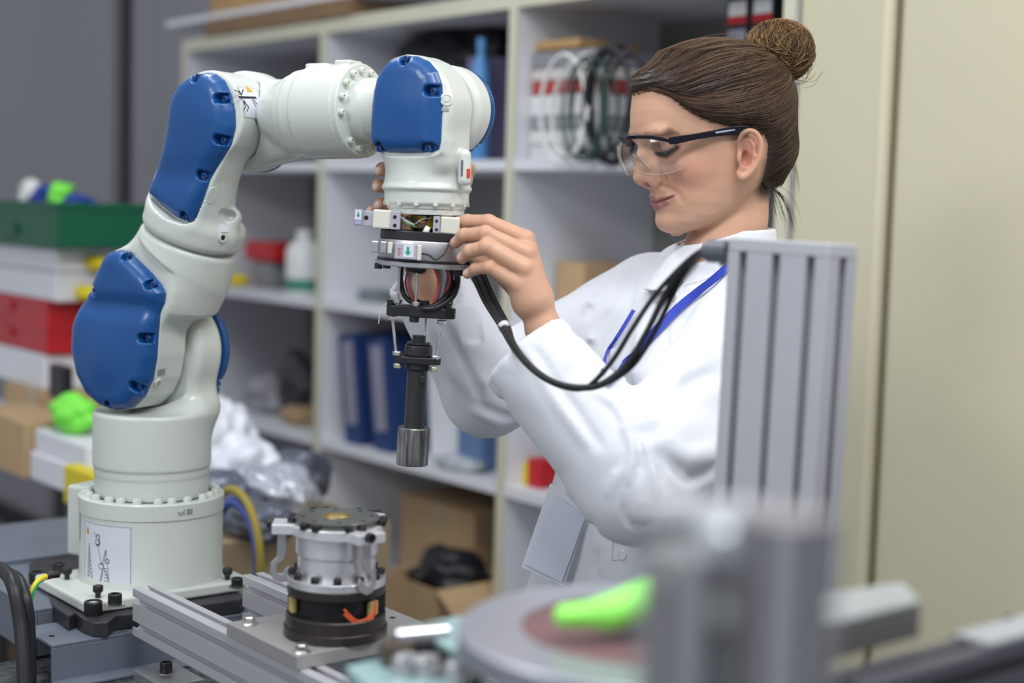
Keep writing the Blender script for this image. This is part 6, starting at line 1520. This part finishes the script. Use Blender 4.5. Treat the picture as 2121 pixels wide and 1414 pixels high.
curve_hair([hs(1640, 168, .0), hs(1672, 165, .0), hs(1690, 140, .0)], 8, .005)
curve_hair([hs(1420, 96, .0), hs(1460, 80, .0), hs(1510, 76, .0), hs(1550, 90, 0)], 10, .003)
fl_ = np.stack(fl_); ribbons(fl_, np.full(len(fl_), .00022), 'loose_hairs', hair, M_strand, lo=(.2, .12, .06))
m = MB(HF); m.tube([hs(1580, 303, .055), hs(1592, 310, .060), hs(1590, 318, .056)], .0022, 8); m.build('hair_clip', M_black, hair, 180)


# ---- trousers and shoes below the coat
def f_tr(P):
    d = torso(P, -.022, False); hipz = NB.z - .62; d = np.maximum(d, hipz - P[:, 2]); d = np.maximum(d, P[:, 2] - NB.z + .45); c = np.array(tor[-2])
    for s in (-1, 1):
        h = c + SDn * s * .085; h[2] = hipz; kx = h.copy(); kx[2] = .48; an = h.copy() - FTn * .02; an[2] = .10
        d = smin(d, sd_cap(P, h, kx, .090, .068), .04); d = smin(d, sd_cap(P, kx, an, .066, .055), .03)
    return np.maximum(d, .07 - P[:, 2])
me = nets(f_tr, (tor[-2].x - .35, tor[-2].y - .35, .04), (tor[-2].x + .35, tor[-2].y + .35, NB.z - .42), .012, 'trousers'); obj('trousers', me, mat('dark_trousers', (.03, .035, .05), .8), person, 0)
for s in (-1, 1):
    c = np.array(tor[-2]) + SDn * s * .085
    def f_sh(P, c=c):
        a = c - FTn * .05; a[2] = .045; b = c + FTn * .12; b[2] = .035; return np.maximum(sd_cap(P, a, b, .045, .036), .002 - P[:, 2])
    me = nets(f_sh, (c[0] - .2, c[1] - .2, -.01), (c[0] + .2, c[1] + .2, .1), .007, 'shoe'); obj('shoe', me, M_black, person, 0)

# ---- lab coat
NA = np.array
axn_ = NA(EN - WN) / (EN - WN).length; axf_ = NA(EF - WF) / (EF - WF).length
CN = NA(WN) ; CFp = NA(WF)
def A_(x, y, d): return Wn(x, y, d)
def f_coat0(P):
    d = torso(P, .004)
    na = smin(sd_cap(P, NA(SN), NA(EN), .072, .066), sd_cap(P, NA(EN), CN - axn_ * .02, .064, .0565), .022)
    fa2 = smin(sd_cap(P, NA(SF), NA(EF), .064, .056), sd_cap(P, NA(EF), CFp - axf_ * .02, .057, .047), .02)
    yoke = smin(sd_cap(P, NA(W(1500, 600, 1.89)), NA(SN) + (0, 0, .0), .05, .055), sd_cap(P, NA(W(1480, 592, 1.90)), NA(SF), .050, .050), .04)
    bag = smin(sd_cap(P, A_(1380, 930, 1.66), A_(1490, 950, 1.68), .050, .055), sd_cap(P, A_(1400, 850, 1.76), A_(1520, 830, 1.78), .05, .06), .03)
    d = smin(d, yoke, .04); d = smin(d, fa2, .022); d = smin(d, bag, .03); d = smin(d, na, .016)
    return smax(d, P[:, 2] - (NB.z + .035), .03)
#   pixel polyline, width (m), height (m; + ridge, - crease)
FOLDS = [(((1103, 716), (1150, 790), (1200, 862), (1243, 925)), .0060, -.0050), (((1088, 722), (1135, 800), (1185, 872), (1228, 935)), .010, .0030),
    (((1297, 885), (1313, 920), (1311, 960), (1304, 992)), .0060, .0060), (((1320, 898), (1325, 940), (1320, 985)), .0050, -.0060), (((1330, 905), (1348, 950), (1360, 1000), (1364, 1042)), .0050, .0060),
    (((1343, 920), (1362, 960), (1376, 1010)), .0055, -.0055), (((1285, 900), (1288, 940), (1272, 985)), .0060, -.0050), (((1262, 1018), (1278, 985), (1293, 958)), .0070, .0045),
    (((1319, 899), (1375, 880), (1424, 800), (1498, 765)), .0120, -.0080), (((1379, 944), (1416, 985), (1442, 992), (1485, 968)), .0080, -.0065), (((1385, 920), (1430, 945), (1490, 930)), .0130, .0060),
    (((1290, 1035), (1300, 1082), (1340, 1092), (1378, 1050)), .0055, -.0030), (((1325, 1020), (1335, 1060)), .009, .0035), (((1240, 812), (1275, 835), (1292, 862), (1297, 885)), .0070, .0045), (((1236, 830), (1262, 850), (1280, 880)), .0060, -.0035),
    (((1400, 790), (1440, 740), (1498, 700)), .010, .0045), (((1420, 770), (1460, 725), (1500, 680)), .006, -.0040),
    (((1404, 590), (1400, 640), (1392, 700), (1380, 770)), .0045, .0020), (((1396, 600), (1391, 650), (1382, 710)), .0030, -.0020),
    (((1240, 612), (1215, 650), (1192, 690)), .0080, -.0050), (((1275, 585), (1262, 640), (1225, 700), (1180, 750)), .0080, .0040), (((1310, 560), (1300, 640), (1260, 710)), .0080, -.0040), (((1340, 640), (1320, 720), (1285, 790)), .010, .0035),
    (((905, 640), (945, 720), (985, 798), (996, 828)), .0060, -.0060), (((925, 640), (965, 715), (1003, 790)), .0070, .0050), (((885, 660), (915, 735), (955, 805)), .0080, .0040), (((990, 836), (1025, 852), (1062, 868)), .0050, -.0050), (((975, 850), (1010, 866), (1040, 884)), .0060, .0040),
    (((945, 600), (975, 680), (1020, 760)), .0060, -.0040), (((1010, 790), (1040, 830), (1055, 860)), .0060, -.0045), (((1000, 700), (1030, 745), (1062, 760)), .0070, .0035),
    (((1180, 1010), (1190, 1100), (1180, 1190)), .010, .0030), (((1230, 1080), (1236, 1150), (1240, 1210)), .008, -.0030)]
_px = [p for f in FOLDS for p in f[0]]; _w = trace(_px, f_coat0); _k = 0; FP = []
for pts, w_, h_ in FOLDS:
    q_ = _w[_k:_k + len(pts)]; _k += len(pts); sq = spline([Vector(a) for a in q_], 2); FP.append(([NPV(v) for v in sq], w_ * .85, h_ * 1.7))
def f_coat(P):
    d = f_coat0(P); s1 = np.abs(d) < .03; Q = P[s1]; dd = np.zeros(len(Q))
    for pts, w_, h_ in FP:
        ctr = np.mean(pts, 0); rr2 = max(np.linalg.norm(p - ctr) for p in pts) + 3 * w_
        mk = np.linalg.norm(Q - ctr, axis=1) < rr2
        if not mk.any(): continue
        q_ = Q[mk]; r = None
        for a, b in zip(pts[:-1], pts[1:]):
            ab = b - a; t = np.clip((q_ - a) @ ab / (ab @ ab), 0, 1); e = np.linalg.norm(q_ - a - t[:, None] * ab, axis=1); r = e if r is None else np.minimum(r, e)
        L0 = np.linalg.norm(q_ - pts[0], axis=1); L1 = np.linalg.norm(q_ - pts[-1], axis=1); fade = np.clip(np.minimum(L0, L1) / (3.0 * w_), 0, 1) ** .7
        dd[mk] -= h_ * fade * np.exp(-(r / w_) ** 2) * (1 - .35 * (r / w_) ** 2)
    w1 = np.sin(Q[:, 0] * 38 + Q[:, 2] * 52 + 2.2 * np.sin(Q[:, 1] * 21 + Q[:, 2] * 17)); w2 = np.sin(Q[:, 1] * 45 - Q[:, 2] * 38 + 2.6 * np.sin(Q[:, 0] * 19))
    dd += .0011 * w1 * (.5 + .5 * w2)
    dd *= np.where(np.linalg.norm(Q - CN, axis=1) < .10, np.clip(((Q - CN) @ axn_ - .002) / .02, 0, 1), 1) * np.clip((np.linalg.norm(Q - CFp, axis=1) - .058) / .02, 0, 1)
    d[s1] += dd
    # neck opening and cuffs
    d = smax(d, -sd_cap(P, NA(W(1506, 420, 1.86)), NA(W(1494, 572, 1.872)), .050, .050), .004)
    t = (P - CN) @ axn_; rad = np.linalg.norm(P - CN - t[:, None] * axn_, axis=1)
    d = np.where(rad < .12, np.maximum(d, -t - .0), d); d = np.maximum(d, -np.maximum(rad - .0465, t - .035))
    t = (P - CFp) @ axf_; rad = np.linalg.norm(P - CFp - t[:, None] * axf_, axis=1)
    d = np.where((rad < .12) & (t < .05), np.maximum(d, -t), d); d = np.maximum(d, -np.maximum(rad - .0405, t - .035))
    return np.maximum(d, NB.z - .68 - P[:, 2])
corner = np.array([SN, EN, WN, SF, EF, WF] + tor)
lo4 = corner.min(0) - .19; hi4 = corner.max(0) + .19; lo4[2] = NB.z - .7; hi4[2] = NB.z + .07
me_coat = nets(f_coat, lo4, hi4, .0042, 'lab_coat')
M_coat = mat('coat_cotton', (.67, .685, .735), .78, bump=.04, bscale=700, sheen=.2)
coat = obj('lab_coat', me_coat, M_coat, person, 0); coat['label'] = 'white cotton lab coat'
bpy.context.view_layer.update()
def oncoat(x, y, off=.0): 
    d = ray(x, y).normalized(); ok, p, n, i = coat.ray_cast(CAM, d)
    return (p + n * off, n) if ok else (W(x, y, 1.82), Vector(-d))
# collar: a folded band round the neck
def f_col2(P):
    c0 = NA(W(1508, 520, 1.872)); up = NA(Vector((0, 0, 1)) + Fw * .05); up = up / np.linalg.norm(up); q = P - c0; h = q @ up; v = q - h[:, None] * up
    fa3 = NA(Fw); sa3 = NA(Lw); a = v @ fa3; b = v @ sa3; ang_ = np.arctan2(b, a); r = np.hypot(a / 1.06, b)
    fr = np.clip(np.cos(ang_ + .15), 0, 1)
    flare = np.interp(h, [-.05, -.02, .014, .03], [.030, .016, .003, 0])
    tgt_r = .0535 + flare * (.6 + 1.1 * fr ** 2)
    top = .024 - .014 * fr + .004 * (1 - fr); bot_ = -.022 - .024 * fr
    d = np.abs(r - tgt_r) - .0022
    d = smax(d, h - top, .004); d = smax(d, bot_ - h, .003)
    gap = np.abs(ang_ - .62) - .10 - np.clip(.0 - h, 0, .1) * 7
    return np.maximum(d * .8, -gap * .05)
c0 = W(1508, 520, 1.872); me = nets(f_col2, NA(c0) - (.13, .13, .06), NA(c0) + (.13, .13, .04), .0022, 'collar'); obj('collar', me, M_coat, coat, 0)
M_btn = mat('button_pearl', (.70, .72, .76), .3, coat=.4)
for x, y in ((1399, 613), (1290, 1150)):
    p, n = oncoat(x, y, .0); m = MB(axframe(p, n)); m.lathe([(.0058, -.001), (.0058, .0012), (.0048, .0020), (.0042, .0012), (.0001, .0012)], n=22); m.build('button', M_btn, coat)
def strip(pts, w, off, name, m_, parent, th=.0010, n=6):
    C2 = [oncoat(x, y, off) for x, y in pts]; c3 = spline([c[0] for c in C2], n); m = MB(); vs = []; fs = []
    nn = [c[1] for c in C2]
    for k, p in enumerate(c3):
        t = (c3[min(k + 1, len(c3) - 1)] - c3[max(k - 1, 0)]).normalized(); f = k / (len(c3) - 1) * (len(nn) - 1); i = min(int(f), len(nn) - 2); nv = (nn[i] * (1 - f + i) + nn[i + 1] * (f - i)).normalized()
        vdir = (CAM - p).normalized(); nv = (nv * .5 + vdir * .5).normalized(); s_ = t.cross(nv).normalized() * w / 2; vs += [p + s_, p - s_, p - s_ + nv * th, p + s_ + nv * th]
    for k in range(len(c3) - 1):
        for i in range(4): j = (i + 1) % 4; fs.append((k * 4 + i, k * 4 + j, k * 4 + 4 + j, k * 4 + 4 + i))
    fs += [(3, 2, 1, 0), tuple((len(c3) - 1) * 4 + i for i in range(4))]
    m.add(vs, fs); return m.build(name, m_, parent, 0)
M_seamw = mat('coat_seam', (.66, .68, .74), .8)
strip([(1412, 592), (1440, 585), (1470, 575), (1500, 562)], .0012, .0004, 'seam', M_seamw, coat, .0004)
strip([(1273, 1105), (1268, 1160), (1262, 1220)], .0012, .0004, 'seam', M_seamw, coat, .0004)
p, n = oncoat(1411, 588, .0); m = MB(axframe(p, V(0, -1, 0), V(0, 0, 1))); m.prism([(-.003, -.006), (-.003, .006), (.008, 0)], -.001, .0015); m.build('neck_notch', M_gpl, coat, 0)

# ---- lanyard and badge
M_lan = mat('lanyard_blue', (.022, .048, .42), .55)
lan = empty('badge_lanyard', oncoat(1345, 712, .004)[0], 'bright blue lanyard across the coat with a pale badge hanging from it', 'lanyard')
strip([(1520, 556), (1490, 582), (1450, 613), (1410, 645), (1375, 680), (1346, 710)], .0115, .006, 'strap', M_lan, lan)
strip([(1350, 706), (1325, 732), (1300, 757), (1278, 778), (1254, 800)], .0065, .007, 'strap', M_lan, lan)
strip([(1321, 649), (1302, 680), (1285, 707), (1264, 740), (1243, 776)], .0050, .007, 'strap', M_lan, lan)
DBG = (oncoat(1175, 1130, 0)[0] - CAM).dot(_f) - .035
q4 = [W(x, y, DBG + dz) for x, y, dz in ((1152, 1024, .0), (1212, 1071, -.0), (1163, 1206, .0), (1087, 1168, .0))]
nn_ = (q4[1] - q4[0]).cross(q4[3] - q4[0]).normalized(); 
if nn_.dot(V(0, -1, 0)) < 0: nn_ = -nn_
m = MB(); m.add([p for p in q4] + [p - nn_ * .0012 for p in q4], [(0, 1, 2, 3), (7, 6, 5, 4), (0, 4, 5, 1), (1, 5, 6, 2), (2, 6, 7, 3), (3, 7, 4, 0)]); bd = m.build('badge', mat('badge_grey_blue', (.66, .71, .82), .35), lan, 0)
q5 = [W(x, y, DBG + .003) for x, y in ((1140, 1000), (1218, 1062), (1168, 1214), (1080, 1174))]
m = MB(); m.add([p for p in q5] + [p - nn_ * .0008 for p in q5], [(0, 1, 2, 3), (7, 6, 5, 4), (0, 4, 5, 1), (1, 5, 6, 2), (2, 6, 7, 3), (3, 7, 4, 0)]); m.build('badge_holder', mat('clear_holder', (.74, .77, .84), .2), lan, 0)


# ---- safety glasses
gl = empty('safety_glasses', HF @ Vector(HS(1300, 290)), 'clear wraparound safety glasses with black brow bar worn by the woman', 'glasses')
M_gfr = mat('glasses_black', (.004, .003, .008), .22, spec=.4)
half = [(1295, 287.5, 0), (1304, 285, .012), (1322, 283.5, .026), (1345, 284, .040), (1367, 287.5, .050), (1388, 292, .0565)]
low_ = [(1318, 333, 0), (1316, 345, .012), (1330, 356, .024), (1357, 361, .037), (1390, 357, .048), (1428, 340, .057)]
def mir(p, s): return Vector((p[0], p[1] * s, p[2]))
up_c = [hs(*p) for p in half]; lo_c = [hs(*p) for p in low_]
up_all = [mir(p, -1) for p in up_c[::-1]] + [Vector(p) for p in up_c[1:]]; lo_all = [mir(p, -1) for p in lo_c[::-1]] + [Vector(p) for p in lo_c[1:]]
us = spline(up_all, 5); ls_ = spline(lo_all, 5)
m = MB(HF); vs = []; fs = []
for k, p in enumerate(us):
    t = (us[min(k + 1, len(us) - 1)] - us[max(k - 1, 0)]).normalized(); o_ = t.cross(Z).normalized(); o_ = o_ if o_.x > -.2 else -o_
    hh = .0022 + .0012 * math.sin(math.pi * k / (len(us) - 1)) * 0
    vs += [p + o_ * .0022 + Z * hh, p - o_ * .0012 + Z * hh, p - o_ * .0012 - Z * hh, p + o_ * .0022 - Z * hh]
for k in range(len(us) - 1):
    for i in range(4): j = (i + 1) % 4; fs.append((k * 4 + i, k * 4 + j, k * 4 + 4 + j, k * 4 + 4 + i))
fs += [(3, 2, 1, 0), tuple((len(us) - 1) * 4 + i for i in range(4))]; m.add(vs, fs); m.build('brow_bar', M_gfr, gl, 60, .0006)
for s in (-1, 1):
    tpz = [(1386, 291.5, .0575), (1400, 290, .0600), (1440, 283, .0665), (1480, 276, .0720), (1515, 271, .0765), (1545, 268, .0795), (1562, 270, .0765), (1574, 284, .070), (1580, 300, .064)]
    hts = [.0042, .0046, .0036, .0038, .0050, .0044, .0026, .0022, .0022]
    pp = [mir(hs(*p), s) for p in tpz]; sp = spline(pp, 4); hk = np.interp(np.linspace(0, len(tpz) - 1, len(sp)), range(len(tpz)), hts); m = MB(HF); vs = []; fs = []
    for k, p in enumerate(sp):
        t = (sp[min(k + 1, len(sp) - 1)] - sp[max(k - 1, 0)]).normalized(); o_ = Vector((0, s, 0)); b = t.cross(o_).normalized()
        vs += [p + o_ * .0014 + b * hk[k], p - o_ * .0014 + b * hk[k], p - o_ * .0014 - b * hk[k], p + o_ * .0014 - b * hk[k]]
    for k in range(len(sp) - 1):
        for i in range(4): j = (i + 1) % 4; fs.append((k * 4 + i, k * 4 + j, k * 4 + 4 + j, k * 4 + 4 + i))
    fs += [(3, 2, 1, 0), tuple((len(sp) - 1) * 4 + i for i in range(4))]; m.add(vs, fs); m.build('temple', M_gfr, gl, 60, .0005)
    m = MB(HF); a_, b_ = mir(hs(1482, 275, .0745), s), mir(hs(1522, 269, .0785), s); m.tube([a_, b_], .0013, 8); m.build('temple_clip', mat('clip_grey_blue', (.30, .34, .44), .2, metal=.3), gl, 180)
    m = MB(HF); m.tube(spline([mir(hs(1322, 318, .007), s), mir(hs(1330, 330, .009), s), mir(hs(1347, 352, .0135), s)], 6), .0009, 8); m.build('nose_pad', mat('clear_pad', (.7, .7, .75), .1, alpha=.6), gl, 180)
# thin clear lens: mostly see-through, reflecting at grazing angles
ml = bpy.data.materials.new('clear_lens'); ml.use_nodes = True; nt = ml.node_tree; nt.nodes.clear()
o_ = nt.nodes.new('ShaderNodeOutputMaterial'); mx = nt.nodes.new('ShaderNodeMixShader'); tr2 = nt.nodes.new('ShaderNodeBsdfTransparent'); gs = nt.nodes.new('ShaderNodeBsdfGlossy'); fr_ = nt.nodes.new('ShaderNodeFresnel'); fr_.inputs[0].default_value = 1.5
mu = nt.nodes.new('ShaderNodeMath'); mu.operation = 'MULTIPLY_ADD'; mu.inputs[1].default_value = .5; mu.inputs[2].default_value = .045; gs.inputs['Roughness'].default_value = .08; tr2.inputs[0].default_value = (.95, .96, .97, 1)
nt.links.new(fr_.outputs[0], mu.inputs[0]); nt.links.new(mu.outputs[0], mx.inputs[0]); nt.links.new(tr2.outputs[0], mx.inputs[1]); nt.links.new(gs.outputs[0], mx.inputs[2]); nt.links.new(mx.outputs[0], o_.inputs[0])
vs = []; fs = []; NL = 10
for k in range(len(us)):
    for j in range(NL + 1):
        t = j / NL; p = us[k].lerp(ls_[k], t); c_ = Vector((us[k].x - hs(1400, 300)[0], us[k].y, 0)).normalized(); vs.append(p + c_ * .006 * math.sin(math.pi * t))
for k in range(len(us) - 1):
    for j in range(NL): a = k * (NL + 1) + j; fs.append((a, a + 1, a + NL + 2, a + NL + 1))
m = MB(HF); m.add(vs, fs); m.build('lens', ml, gl, 180)
m = MB(HF); m.tube([v for v in ls_[2:-2]], .0004, 6); m.build('lens_edge', mat('lens_edge', (.75, .78, .82), .15, alpha=.22), gl, 180)
